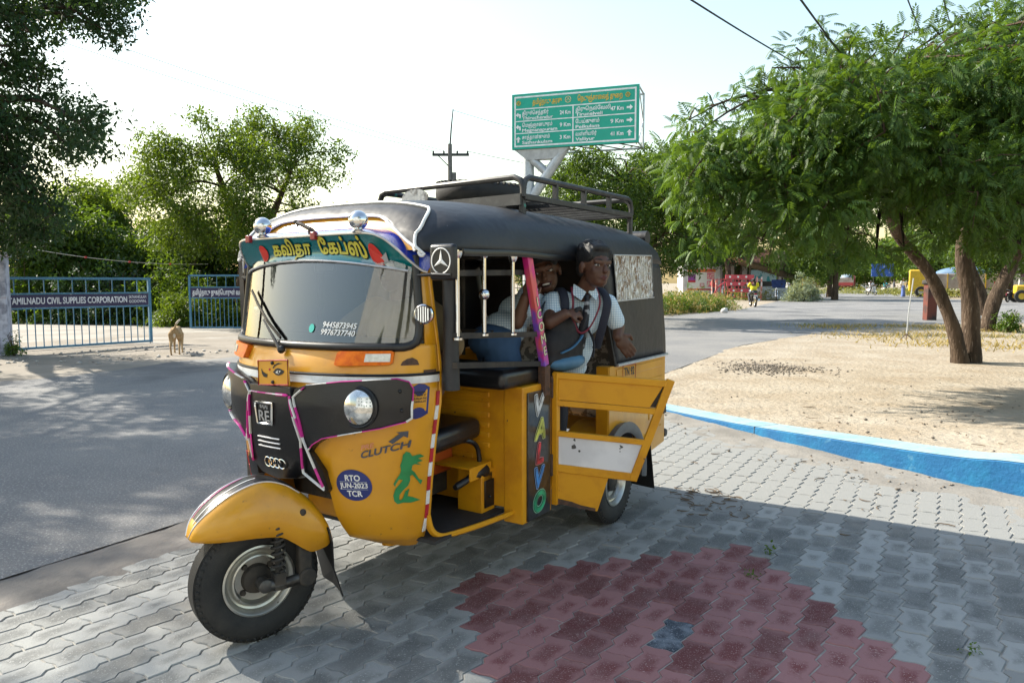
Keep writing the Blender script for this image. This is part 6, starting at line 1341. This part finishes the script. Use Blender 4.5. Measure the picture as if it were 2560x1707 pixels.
for y,ta,en,km,ar,wt,we in rows:
    sl(ta,.515,y+.098,.150,fit=X(wt));sl(en,.515,y+.186,.130,fit=X(we),bold=.025);sl(km,.885,y+.135,.155,al='RIGHT',bold=.03,fit=X(.10))
def arrow(x,y,k):
    s=.085
    up=[(-.35,-1),(.35,-1),(.35,.1),(.95,.1),(0,1.05),(-.95,.1),(-.35,.1)]
    p={'U':up,'R':[(b_,-a) for a,b_ in up],'L':[(-.95,.15),(.0,1.),(0,.5),(.9,.35),(.9,-1),(.35,-1),(.35,-.1),(0,-.1),(0,-.65)]}[k]
    b=MB();b.push([sp2(X(x)+a*s,Z(y)+c*s,.006) for a,c in p],[tuple(t) for t in tessellate_polygon([[Vector((a,c,0)) for a,c in p]])]);b.build('arrow',m_sw,bd,smooth=0,fix=False)
arrow(.053,.385,'L');arrow(.053,.605,'L');arrow(.053,.825,'U');arrow(.93,.385,'R');arrow(.93,.605,'R');arrow(.93,.825,'U')
# box frame behind the board
def pipe(name,pts,r,m_=m_galv,par=sg_):
    b=MB();b.tube([Mi@Vector(p) for p in pts],r,12);return b.build(name,m_,par)
def bk(x,z,o): return SA+sd*x+sn*o+Vector((0,0,z))
for x in(.05,SW-.03):
    for o in(-.05,-1.05): pipe('frame_upright',[bk(x,SZ0,o),bk(x,SZ1,o)],.035)
for z in(SZ0+.02,SZ1-.02):
    for x in(.05,SW*.33,SW*.66,SW-.03): pipe('frame_tie',[bk(x,z,-.05),bk(x,z,-1.05)],.025)
    pipe('frame_chord',[bk(0,z,-1.05),bk(SW,z,-1.05)],.035);pipe('frame_chord',[bk(0,z,-.06),bk(SW,z,-.06)],.03,m_rust if z<6 else m_galv)
for k in range(6): pipe('frame_lacing',[bk(SW*k/6,SZ0+.02,-.06),bk(SW*(k+1)/6,SZ0+.02,-1.05)],.018,m_rust)
pipe('frame_lacing',[bk(SW-.03,SZ0,-.05),bk(SW-.03,SZ0+.8,-1.05),bk(SW-.03,SZ1,-.05)],.018)
pc=Vector((.50,22.2,0))
pipe('post',[pc,pc+Vector((0,0,5.22))],.175);pipe('strut',[pc+Vector((0,0,3.7)),bk(1.55,SZ0-.02,-.22)],.15);pipe('brace',[bk(.30,SZ0-.03,-.22),pc+(bk(1.55,SZ0,-.22)-pc-Vector((0,0,3.7)))*.55+Vector((0,0,3.7))],.12)
b=MB();b.prism([sp2(.05,SZ0-.0,-.05),sp2(1.75,SZ0,-.05),sp2(1.4,SZ0-.30,-.12),sp2(.42,SZ0-.30,-.12)],(Mi.to_3x3()@(-sn))*.25);b.build('bracket',m_galv,sg_,smooth=0)
# ---------------------------------------------------------------- utility pole and wires
up_=empty('utility_pole',(-2.54,30,0),0,'concrete utility pole with a dark crossarm behind the rickshaw','utility pole')
m_pole=mat('weathered concrete',(.17,.16,.15),.9,c2=(.12,.115,.11),sc=8);m_iron=mat('dark iron',(.03,.03,.032),.7)
b=MB();b.tube([(0,0,-.05),(0,0,6.95)],[.14,.09],10);b.build('shaft',m_pole,up_);b=MB();b.bar((-.72,0,6.52),(.78,0,6.52),.09,.10);b.bar((0,-.02,6.0),(-.5,-.02,6.5),.04,.04);ca=b.build('crossarm',m_iron,up_)
b=MB();b.tube([(0,0,6.8),(.06,0,7.6),(.14,0,8.35)],[.035,.03,.02],8);b.build('top_rod',m_iron,up_)
for x in(-.68,-.25,.3,.72):
    b=MB();b.lathe([(0,0),(.03,0),(.045,.03),(.03,.05),(.045,.08),(.025,.11),(0,.11)],10,Matrix.Translation((x,0,6.57)));b.build('insulator',m_iron,ca)
b=MB();b.box((.17,0,5.55),(.16,.16,.5));b.build('junction_box',m_pole,up_)
m_wire=mat('black cable',(.03,.03,.035),.6)
def wire(label,A,B,r=.010,sag=.25,n=22):
    A,B=Vector(A),Vector(B);root=empty('overhead_wire',A,0,label,'wire','overhead wires');b=MB();b.tube([(B-A)*(k/n)-Vector((0,0,4*sag*(k/n)*(1-k/n))) for k in range(n+1)],r,5);b.build('cable',m_wire,root);return root
wire('thick black cable passing high over the road to the neem tree',at(1690,-24,5.5),at(2030,180,11.0),.008,.02)
wire('heavier black cable running into the top of the neem crown',at(1985,-24,5.5),at(2160,205,11.0),.009,.02)
wire('thin wire crossing above the right-hand neem crown',at(2262,-20,7),at(2318,110,12),.007,.03)
wire('second thin wire crossing above the neem crown beside the first',at(2355,-20,7),at(2380,70,12),.007,.03)
wire('thin wire slanting from the dark tree down to the crossarm',(-14.5,16,8.6),(-2.80,30,6.68),.010,.25)
wire('lower thin wire slanting from the dark tree to the crossarm end',(-14.5,16,8.1),(-3.22,30,6.66),.010,.25)
wire('thin wire leading from the pole top towards the green sign',(-2.40,30,8.3),(9.0,34,6.5),.010,.2)
wire('low bundle of wires leading from the crossarm past the green sign',(-1.82,30,6.66),(10.0,33,5.4),.012,.2)
cord=wire('sagging white festoon cord with red clips strung before the bushes behind the gate',at(95,625,19),at(520,660,22),.008,.12);cord.children[0].data.materials[0]=mat('white cord',(.5,.48,.45),.7)
for k in(.25,.5,.75):
    b=MB();p=(at(520,660,22)-at(95,625,19))*k-Vector((0,0,.48*k*(1-k)));b.box(p,(.06,.03,.05));b.build('clip',m_red,cord)
# ---------------------------------------------------------------- pale house behind the viewpoint, mirrored in the windscreen
hs=empty('house',(-3.5,-9,0),0,'pale plastered house across the lane, seen only mirrored in the windscreen','house')
m_pl=mat('pale plaster',(.74,.78,.80),.85,c2=(.66,.70,.72),sc=1.5);m_dw=mat('grey-green joinery',(.22,.27,.25),.6)
b=MB();b.box((0,-3,4.5),(17,6,9.0));hw=b.build('wall',m_pl,hs);b=MB();b.box((0,-3,9.1),(17.8,6.8,.2));b.build('roof',m_pl,hs,bevel=.02)
for x in(-5.2,-2.2,2.6,5.4):
    for z in(1.6,4.4,7.2):
        b=MB();b.box((x,.02,z),(1.2,.06,1.3));wn=b.build('window',m_dw,hs);b=MB();b.box((x,.06,z),(1.02,.02,1.12));b.build('pane',mat('dark pane',(.05,.07,.08),.1),wn)
b=MB();b.box((.2,.03,1.1),(1.1,.08,2.2));dr_=b.build('door',m_dw,hs);b=MB();b.ball((.6,.09,1.05),.04,10,8);b.build('handle',m_stl,dr_)
# ================================================================ far street life
def figure(label,loc,rz,shirt,lower,pose='stand',skirt=False,h=1.68,group=None,arm=0.,helmet=False):
    """small clothed figure; local +y is the way it faces"""
    root=empty('person',loc,rz,label,'person',group);s=h/1.68;b=MB();sh=MB();lo=MB();ha=MB()
    def v(x,y,z): return Vector((x*s,y*s,z*s))
    if pose=='stand': hip=.90;hd=1.56;legs=[[(q*.09,0,.88),(q*.10,.02,.48),(q*.10,-.02,.07)] for q in(-1,1)];lean=0.;arms=[[(q*.19,0,1.36),(q*.24,.02,1.10),(q*.22,.10+arm,.88+arm)] for q in(-1,1)];zo=0
    else: hip=.80;hd=1.40;lean=.06;legs=[[(q*.10,0,.80),(q*.20,.36,.66),(q*.18,.14,.30)] for q in(-1,1)];arms=[[(q*.19,.05,1.24),(q*.27,.24,1.05),(q*.26,.52,1.00)] for q in(-1,1)]
    sz=hd-1.56
    b.ball(v(0,lean+.02,hd),(.075*s,.09*s,.11*s));limb(b,[v(0,lean,hd-.20),v(0,lean,hd-.09)],[.055*s,.05*s])
    for a in arms: limb(b,[v(*p) for p in a],[.05*s,.042*s,.032*s]);b.ball(v(*a[-1])+v(0,.03,-.03),(.032*s,.045*s,.04*s))
    for l in legs: limb(b,[v(*p) for p in l],[.075*s,.055*s,.038*s]);b.ball(v(*l[-1])+v(0,.06,-.035),(.042*s,.11*s,.035*s))
    b.ball(v(0,lean*.5,(hip+hd-.2)/2),(.15*s,.10*s,.27*s))
    sh.ball(v(0,lean,hd-.36),(.20*s,.125*s,.17*s));sh.ball(v(0,lean*.5,hip+.16),(.175*s,.125*s,.22*s))
    for a in arms: limb(sh,[v(*a[0]),v(*a[0]).lerp(v(*a[1]),.7)],[.075*s,.066*s])
    if skirt: limb(lo,[v(0,0,.92),v(0,0,.5),v(0,0,.12)],[.16*s,.17*s,.19*s])
    else:
        for l in legs: limb(lo,[v(*p) for p in l],[.095*s,.075*s,.058*s])
        lo.ball(v(0,0,hip+.02),(.16*s,.125*s,.10*s))
    ha.ball(v(0,lean-.01,hd+.04),(.09*s,.10*s,.095*s) if not helmet else (.13*s,.14*s,.14*s))
    remeshed(b,'body',m_skin2,root,.018,2);remeshed(sh,'shirt',shirt,root,.022,3);remeshed(lo,'lower_garment',lower,root,.022,3);ha.build('hair' if not helmet else 'helmet',m_hair,root);return root
def cloth(n,c): return mat(n,c,.85,c2=tuple(q*.75 for q in c),sc=4)
c_yel=cloth('yellow shirt',(.62,.55,.02));c_dk=cloth('dark grey cloth',(.05,.055,.07));c_wh=cloth('white cloth',(.62,.62,.62));c_lb=cloth('light jeans',(.30,.33,.38));c_red=cloth('red cloth',(.45,.04,.06));c_bl=cloth('blue cloth',(.05,.09,.32));c_tq=cloth('turquoise cloth',(.05,.33,.38));c_kh=cloth('tan cloth',(.30,.22,.13))
def motorbike(label,loc,rz,paint,group='motorcycles on the street',scooter=False):
    root=empty('motorcycle',loc,rz,label,'motorcycle',group);r=.29 if not scooter else .22;wb=.63 if not scooter else .60
    for y,nm in((wb,'front_wheel'),(-wb,'rear_wheel')):
        Mx=Matrix.Translation((0,y,r))@Matrix.Rotation(R(90),4,'Y');b=MB();b.lathe([(r*.72,-.04),(r*.9,-.05),(r,-.02),(r,.02),(r*.9,.05),(r*.72,.04)],28,Mx,closed=True);w=b.build(nm,m_tyre,root)
        b=MB();b.lathe([(r*.72,-.025),(r*.74,0),(r*.72,.025),(r*.66,0)],24,Mx,closed=True)
        for k in range(5):
            a=k*1.2566;b.tube([(0,y,r),(0,y+r*.7*math.cos(a),r+r*.7*math.sin(a))],.016,5)
        b.build('rim',m_stl,w)
        b=MB();b.grid([[(x,y+(r+.035)*math.cos(a),r+(r+.035)*math.sin(a)) for x in(-.06,.06)] for a in np.linspace(R(20),R(165),10)]);b.build('mudguard',paint,root,solid=.006)
    b=MB()
    if scooter: b.ball((0,-.30,.55),(.17,.42,.20));b.build('rear_body',paint,root);b=MB();b.box((0,.36,.62),(.40,.05,.62),Matrix.Rotation(R(-14),3,'X'));b.build('front_shield',paint,root,bevel=.03);b=MB();b.box((0,.10,.27),(.34,.5,.06));b.build('footboard',m_blk,root)
    else: b.ball((0,.14,.80),(.13,.27,.12));b.build('fuel_tank',paint,root,smooth=60);b=MB();b.box((0,.05,.45),(.24,.34,.30));b.tube([(0,.30,.72),(0,-.1,.62),(0,-.5,.72)],.03,6);b.build('engine',m_drk,root,bevel=.03);b=MB();b.tube([(.14,.1,.32),(.16,-.3,.30),(.17,-.75,.40)],[.03,.035,.045],8);b.build('exhaust',m_chr,root);b=MB();b.box((0,-.62,.74),(.16,.22,.10));b.build('tail',paint,root,bevel=.02)
    b=MB();b.box((0,-.28,.80),(.25,.66,.09));b.build('saddle',m_vin,root,bevel=.03)
    b=MB()
    for x in(-.07,.07): b.tube([(x,wb,r),(x,.42,.85)],.022,6)
    b.build('fork',m_chr,root);b=MB();b.tube([(-.36,.30,1.0),(-.2,.42,.98),(.2,.42,.98),(.36,.30,1.0)],.016,6);b.build('handlebar',m_blk,root);b=MB();b.ball((0,.52,.84),(.09,.07,.09));b.build('headlamp',m_sil,root);b=MB();b.box((0,-.745,.70),(.12,.02,.06));b.build('tail_lamp',m_red,root);b=MB();b.box((0,-.76,.58),(.20,.012,.14));b.build('number_plate',m_wht,root)
    for x in(-.36,.36):
        b=MB();b.tube([(x*.8,.34,1.0),(x,.30,1.16)],.008,5);b.box((x,.30,1.19),(.12,.02,.08));b.build('mirror',m_blk,root)
    return root
p_bk=mat('black bike paint',(.02,.02,.022),.3,coat=.6);p_rd=mat('maroon bike paint',(.14,.015,.02),.3,coat=.6);p_wh=mat('white scooter paint',(.62,.62,.60),.35,coat=.5)
def ride(x,y,rz,paint,blab,plab,shirt,lower,scooter=False,g='motorcycles on the street',helmet=False):
    motorbike(blab,(x,y,0),rz,paint,g,scooter);figure(plab,(x+math.sin(rz)*.18,y-math.cos(rz)*.18,.02),rz,shirt,lower,'ride',helmet=helmet,group='people on the street')
ride(13.1,39.2,R(-8),p_bk,'black motorcycle ridden towards the red barricade','rider in a yellow shirt seen from behind',c_yel,c_dk)
motorbike('dark motorcycle parked by the thatched stall',(19.6,53.5,0),R(160),p_bk)
ride(37.6,75.5,R(190),p_wh,'white scooter coming down the far road','scooter rider in white on the far road',c_wh,c_dk,True)
ride(43.5,84,R(200),p_wh,'pale scooter riding beside the white one','rider in a turquoise shirt on the far road',c_tq,c_dk,True)
ride(44.0,115,R(195),p_wh,'tiny pale scooter where the road vanishes','tiny scooter rider in white where the road vanishes',c_wh,c_lb,True)
motorbike('maroon motorcycle parked under the neem boughs near the tractor',(33.0,48.5,0),R(120),p_rd)
motorbike('black motorcycle parked by the group at the kerb',(52,93,0),R(60),p_bk)
figure('man in a dark shirt and pale trousers standing at the kiosk corner',(16.9,57.5,0),R(150),c_dk,c_lb,h=1.75,group='people on the street')
figure('person in red leaning inside the kiosk',(16.2,58.2,0),R(200),c_red,c_dk,h=1.6,group='people on the street')
figure('man in a white shirt and blue checked wrap walking along the road edge',(36.6,67.5,0),R(170),c_wh,cloth('blue checked wrap',(.10,.16,.42)),skirt=True,h=1.75,group='people on the street')
figure('woman in a red dress beside the far lorry',(60.0,127,0),R(180),c_red,c_red,skirt=True,h=1.75,group='people on the street')
for i,(x,y,cs,cl,lb) in enumerate(((47.2,84,c_bl,c_dk,'man in a blue shirt at the back of the roadside group'),(49.4,85,c_dk,c_bl,'man in dark clothes in the roadside group'),(50.5,83,c_bl,c_bl,'person all in blue in the roadside group'),(45.5,86,c_dk,c_dk,'person in black beside the blue roadside board'),(53.2,82,c_tq,c_dk,'person in turquoise at the end of the roadside group'))):
    figure(lb,(x,y,0),R(180+i*25),cs,cl,h=1.72,group='people on the street')
figure('man with a red shirt standing by the yellow lorry',(38.6,57.5,0),R(200),c_red,c_dk,h=1.7,group='people on the street')
# ---------------------------------------------------------------- kiosk with posters, stall, barricade
m_ww=mat('dirty white wall',(.58,.57,.56),.9,c2=(.44,.43,.42),sc=1.5,c3=(.2,.18,.16),sc3=5,lo3=.64,hi3=.75)
ko=empty('poster_kiosk',(15.6,60.5,0),R(0),'small white kiosk with a wall of bright posters','kiosk')
b=MB();b.box((0,0,1.55),(3.05,2.0,3.1));b.build('wall',m_ww,ko);b=MB();b.box((0,0,3.15),(3.5,2.5,.14));b.build('roof',mat('grey slab',(.3,.29,.28),.9),ko)
def poster(x,z,w,h,c,par,y=-1.006,nm='poster'):
    b=MB();b.box((x,y,z),(w,.01,h));return b.build(nm,c,par)
pb_=poster(0,1.55,2.35,1.75,mat('white and green poster',(.60,.62,.58),.6,c2=(.24,.40,.10),sc=1.6,lo=.56,hi=.66),ko)
poster(0,2.30,2.3,.26,mat('orange poster band',(.62,.20,.03),.6,c2=(.5,.05,.1),sc=5,lo=.5,hi=.55),pb_,-1.016,'poster_block');poster(-.80,1.75,.62,.5,mat('violet poster block',(.25,.05,.30),.6),pb_,-1.016,'poster_block');poster(-.80,1.42,.62,.18,m_red,pb_,-1.016,'poster_block');poster(.75,1.85,.60,.55,mat('pink poster block',(.60,.12,.22),.6,c2=(.65,.5,.4),sc=6,lo=.5,hi=.55),pb_,-1.016,'poster_block');poster(.75,1.22,.60,.5,MATS['pink poster block'],pb_,-1.016,'poster_block');poster(.05,1.12,.36,.3,m_red,pb_,-1.016,'poster_block');poster(0,.76,2.3,.12,m_red,pb_,-1.016,'poster_block')
lettering('poster_lettering','50',flat((.05,-1.024,1.03),(1,0,0),(0,0,1),(0,-1,0),.002),m_wht,pb_,.28,bold=.04)
ks=empty('tiled_shop',(20.2,62,0),0,'open-fronted shop with pale columns and a red tiled roof','shop')
b=MB();b.box((0,1.5,1.4),(5.4,.2,2.8));b.build('back_wall',mat('dark wall',(.10,.09,.08),.9),ks)  # plain dark colour on the back wall
for x in(-2.6,-1.6,-.5,2.6):
    b=MB();b.box((x,-.6,1.45),(.42,.35,2.9));b.build('column',mat('pink-white column',(.52,.42,.38),.9),ks)
b=MB();b.prism([(-3.0,-1.2,2.9),(3.0,-1.2,2.9),(2.6,1.6,4.1),(-2.6,1.6,4.1)],(0,0,.12));b.build('roof',mat('old red tile',(.24,.10,.06),.9,c2=(.16,.06,.04),sc=3),ks,smooth=0)
b=MB();b.box((1.0,-.85,1.9),(2.3,.06,.95));bo2=b.build('shop_board',mat('teal and white board',(.45,.58,.60),.6,c2=(.06,.32,.36),sc=1.2,lo=.52,hi=.56),ks)
b=MB();b.box((1.0,-.7,.5),(2.6,.6,1.0));b.build('counter',mat('white box counter',(.5,.52,.55),.7),ks)
th=empty('thatched_stall',(19.6,56.3,0),0,'roadside stall under a ragged palm-thatch roof','stall');m_th=mat('palm thatch',(.30,.25,.17),.95,c2=(.17,.135,.085),sc=7,lo=.4,hi=.6,bump=1.,bsc=12,bdist=.1,stretch=(1,1,3))
tv=[];b=MB()
for k in range(420):
    t=random.random();s_=random.random();x=-1.6+3.9*t;y=-1.2+2.6*s_;z=3.05-1.15*t-.25*abs(s_-.4)+random.uniform(-.06,.08);a=random.gauss(0,.35);l=random.uniform(.35,.8)
    b.push([(x,y,z),(x+l*math.cos(a)*.9,y+l*math.sin(a)-.06,z-l*.34),(x+l*math.cos(a)*.9,y+l*math.sin(a)+.06,z-l*.34-.02)],[(0,1,2)])
b.grid([[(-1.7+4.0*t,-1.25+2.7*s_,2.95-1.15*t-.25*abs(s_-.4)) for s_ in np.linspace(0,1,6)] for t in np.linspace(0,1,8)]);b.build('thatch_roof',m_th,th,smooth=0,fix=False)
for x,y in((-1.4,-1.0),(1.9,-1.0),(-1.4,1.2),(1.9,1.2)):
    b=MB();b.tube([(x,y,0),(x,y,2.7-1.1*(x+1.7)/4)],.06,6);b.build('pole',m_bark,th)
b=MB();b.box((.6,-.2,.45),(2.2,.9,.9));b.build('counter',mat('grey box counter',(.32,.35,.38),.7,c2=(.45,.45,.45),sc=2),th,bevel=.02);b=MB();b.box((1.4,.6,.8),(1.1,.06,1.5));b.build('tarpaulin',c_bl,th)
b=MB();b.tube([(1.5,.4,2.0),(1.6,.4,3.0)],.25,8);b.ball((1.6,.4,3.1),(.55,.5,.65));b.build('straw_bundle',m_th,th)
br=empty('barricade',(17.0,54.6,0),R(3),'red and white slatted traffic barricade on legs','barricade');m_br=mat('barricade red',(.50,.05,.07),.5,c2=(.42,.04,.06),sc=3)
for z,x0,x1 in((1.75,-.9,1.3),(1.22,-.8,1.25),(.72,-.6,1.1)):
    b=MB();b.box(((x0+x1)/2,0,z),(x1-x0,.06,.30));sb=b.build('slat',m_br,br)
    for k in range(3):
        b=MB();b.box((x0+.35+k*.62,-.035,z),(.14,.012,.14),Matrix.Rotation(R(20),3,'Y'));b.build('white_mark',m_wht,sb)
for x in(-1.9,-1.6,1.55,1.9):
    b=MB();b.bar((x,0,0),(x,0,1.75 if x>0 else 1.5),.09,.09);b.build('leg',mat('barricade post',(.50,.16,.12),.5,c2=(.6,.5,.48),sc=3,lo=.5,hi=.55),br)
for x in np.linspace(-1.5,1.5,12):
    b=MB();b.bar((x,0,.25),(x,0,1.6),.03,.03);b.build('rod',m_br,br)
b=MB();b.bar((-1.9,0,1.55),(1.9,0,1.55),.05,.05);b.bar((-1.9,0,.22),(1.9,0,.22),.06,.06);b.build('rail',m_br,br)
b=MB();b.tube(smoothpts([(-1.8,-.02,.3),(-1.5,-.02,.9),(-1.0,-.02,1.3),(-.4,-.02,1.5)],4),.05,6);b.build('curved_brace',m_br,br)
# ---------------------------------------------------------------- lorries
def lorry(label,loc,rz,cab,load,name='lorry'):
    root=empty(name,loc,rz,label,'lorry');b=MB();b.box((0,2.4,1.5),(2.3,1.8,2.0));cb=b.build('cab',cab,root,bevel=.12,segs=3);b=MB();b.box((0,3.32,1.85),(2.0,.04,.75));b.build('windscreen',mat('dark pane',(.05,.07,.08),.1),cb)
    b=MB();b.box((0,-1.2,1.45),(2.4,5.0,1.3));bd_=b.build('cargo_body',mat('lorry body board',(.35,.30,.26),.8,c2=(.25,.2,.17),sc=2),root,bevel=.03)
    for k in range(6):
        b=MB();b.box((0,-3.6+k*.96,1.45),(2.48,.08,1.34));b.build('stanchion',cab,bd_)
    b=MB();b.ball((0,-1.2,2.15),(1.15,2.4,.62));b.build('tarpaulin',load,root)
    for y in(2.3,-1.6,-2.8):
        for x in(-1,1):
            Mx=Matrix.Translation((x*1.05,y,.5))@Matrix.Rotation(R(90),4,'Y');b=MB();b.lathe([(.24,-.14),(.45,-.14),(.5,-.08),(.5,.08),(.45,.14),(.24,.14)],20,Mx,closed=True);w=b.build('wheel',m_tyre,root);b=MB();b.lathe([(0,.06),(.24,.1),(.24,-.1),(0,-.06)],16,Mx);b.build('rim',m_stl,w)
    b=MB();b.box((0,-3.73,1.1),(2.3,.06,.5));tg=b.build('tailboard',cab,root)
    for x in(-1,1):
        b=MB();b.box((x*.95,-3.78,.95),(.22,.04,.14));b.build('tail_lamp',m_red,tg)
    return root
p_rl=mat('red lorry paint',(.40,.05,.05),.5);p_yl=mat('yellow lorry paint',(.60,.38,.02),.5)
lorry('far lorry with red cab boards and a grey-blue tarpaulin',(57.5,124,0),R(-28),p_rl,mat('grey tarpaulin',(.20,.26,.32),.7))
lorry('yellow and blue lorry parked side-on behind the forked neem',(40.0,66,0),R(62),p_yl,mat('blue load',(.10,.18,.30),.7))
tr_=empty('tractor',(34.6,47.6,0),R(70),'small yellow and cream tractor parked at the side road','tractor')
b=MB();b.box((0,.5,.85),(.7,1.5,.6));b.build('bonnet',p_yl,tr_,bevel=.08);b=MB();b.box((0,-.6,1.1),(1.1,1.0,.9));b.build('rear_body',mat('cream paint body',(.60,.54,.38),.5),tr_,bevel=.1)
for y,r_,nm in((1.0,.42,'front_wheel'),(-.7,.62,'rear_wheel')):
    for x in(-1,1):
        Mx=Matrix.Translation((x*.65,y,r_))@Matrix.Rotation(R(90),4,'Y');b=MB();b.lathe([(r_*.5,-.12),(r_*.95,-.13),(r_,0),(r_*.95,.13),(r_*.5,.12)],20,Mx,closed=True);w=b.build(nm,m_tyre,tr_);b=MB();b.lathe([(0,.04),(r_*.5,.08),(r_*.5,-.08),(0,-.04)],16,Mx);b.build('rim',p_yl,w)
dm=empty('drum',(36.6,49.2,0),0,'dark blue steel drum standing by the tractor','drum');b=MB();b.lathe([(0,0),(.3,0),(.3,.3),(.315,.31),(.3,.32),(.3,.6),(.315,.61),(.3,.62),(.3,.9),(.28,.91),(0,.9)],24);b.build('shell',mat('drum blue',(.03,.05,.10),.5),dm)
# ---------------------------------------------------------------- boards, shelter, posts
def board(label,loc,rz,w,h,z,c,name='roadside_board'):
    root=empty(name,loc,rz,label,'sign','boards along the far road');b=MB();b.box((0,0,z),(w,.06,h));b.build('panel',c,root)
    for x in(-w*.38,w*.38):
        b=MB();b.bar((x,.06,0),(x,.06,z+h*.4),.07,.07);b.build('post',m_drk,root)
board('blue roadside board beyond the scooters',(50.2,98,0),0,3.0,1.7,3.0,mat('board blue',(.03,.10,.40),.5,c2=(.35,.42,.55),sc=2.5,lo=.60,hi=.64))
board('grey-white roadside board left of the forked trunk',(55.0,89,0),0,3.2,2.2,3.6,mat('board grey',(.42,.45,.46),.6,c2=(.3,.33,.34),sc=2))
board('small yellow caution board on the left of the far road',(28.4,68.5,0),0,1.7,1.1,1.35,mat('board yellow',(.50,.34,.10),.6,c2=(.3,.2,.08),sc=3))
bs_=empty('bus_shelter',(43.8,59.5,0),R(-20),'white bus shelter with posters on its square pillar','shelter')
b=MB();b.box((0,0,2.9),(4.4,2.4,.22));b.build('roof',m_ww,bs_)
for x,y in((-1.7,-.9),(-.9,-.9),(1.9,-.9),(-1.7,.9),(1.9,.9)):
    b=MB();b.box((x,y,1.4),(.55 if x<-1.2 else .25,.3,2.8));pp_=b.build('pillar',m_ww,bs_)
    if x<-1.2 and y<0:
        b=MB();b.box((x,y-.16,1.9),(.50,.01,1.0));b.build('poster',mat('purple poster',(.35,.12,.25),.6,c2=(.55,.5,.4),sc=5,lo=.5,hi=.55),pp_)
b=MB();b.box((0,.4,.35),(3.8,.5,.7));b.build('bench',m_ww,bs_)
rp=empty('rusty_post',(14.62,25.2,0),0,'rusty red square steel post with a black cap between the trunks','post');b=MB();b.box((0,0,.62),(.34,.3,1.26));b.build('shaft',mat('rusty red paint',(.12,.03,.018),.8,c2=(.03,.02,.018),sc=2.2,lo=.45,hi=.6),rp,bevel=.02);b=MB();b.box((0,0,1.32),(.46,.4,.16));b.build('cap',m_drk,rp,bevel=.05)
tw=empty('wire_stay',(8.9,16.2,0),0,'thin wire stay on three splayed feet in the dry grass','stay');b=MB()
b.tube([(0,0,.14),(.03,0,.7),(.10,0,1.4)],.012,6);b.build('stem',m_galv,tw)
for a in(0,2.1,4.2):
    b=MB();b.tube([(0,0,.16),(.16*math.cos(a),.16*math.sin(a),0)],.010,5);b.build('foot',m_rust,tw)
stn=empty('whitewashed_stone',(9.2,31.2,0),0,'pale boundary stone among the roadside weeds','stone');b=MB();b.ball((0,0,.08),(.16,.12,.13));b.box((.06,0,.12),(.12,.12,.2));remeshed(b,'stone_body',m_ww,stn,.02,3)
for x,y,h,lb in ((44,140,9,'distant line pole with a crossarm where the road vanishes'),(30,95,8.5,'line pole with a crossarm beside the yellow caution board'),(66,120,9,'line pole with a crossarm behind the far lorry')):
    po=empty('line_pole',(x,y,0),0,lb,'utility pole','line poles along the far road');b=MB();b.tube([(0,0,0),(0,0,h)],[.13,.09],8);b.build('shaft',m_pole,po);b=MB();b.bar((-.8,0,h-.5),(.8,0,h-.5),.09,.09);b.build('crossarm',m_iron,po)
# leaf scraps fallen on the pavers
pp=[];dd2=[]
for x,y in((1.24,3.37),(1.06,3.10),(1.62,2.43)):
    for dx,dy in((0,0),(.010,.010),(-.012,.004)): pp.append((x+dx,y+dy,.012));dd2.append((random.gauss(0,1),random.gauss(0,1),0))
tag(scatter_leaves('leaf_scraps',np.array(pp),np.array(dd2),'bush',m_lfB,None,.28,0.),kind='stuff')
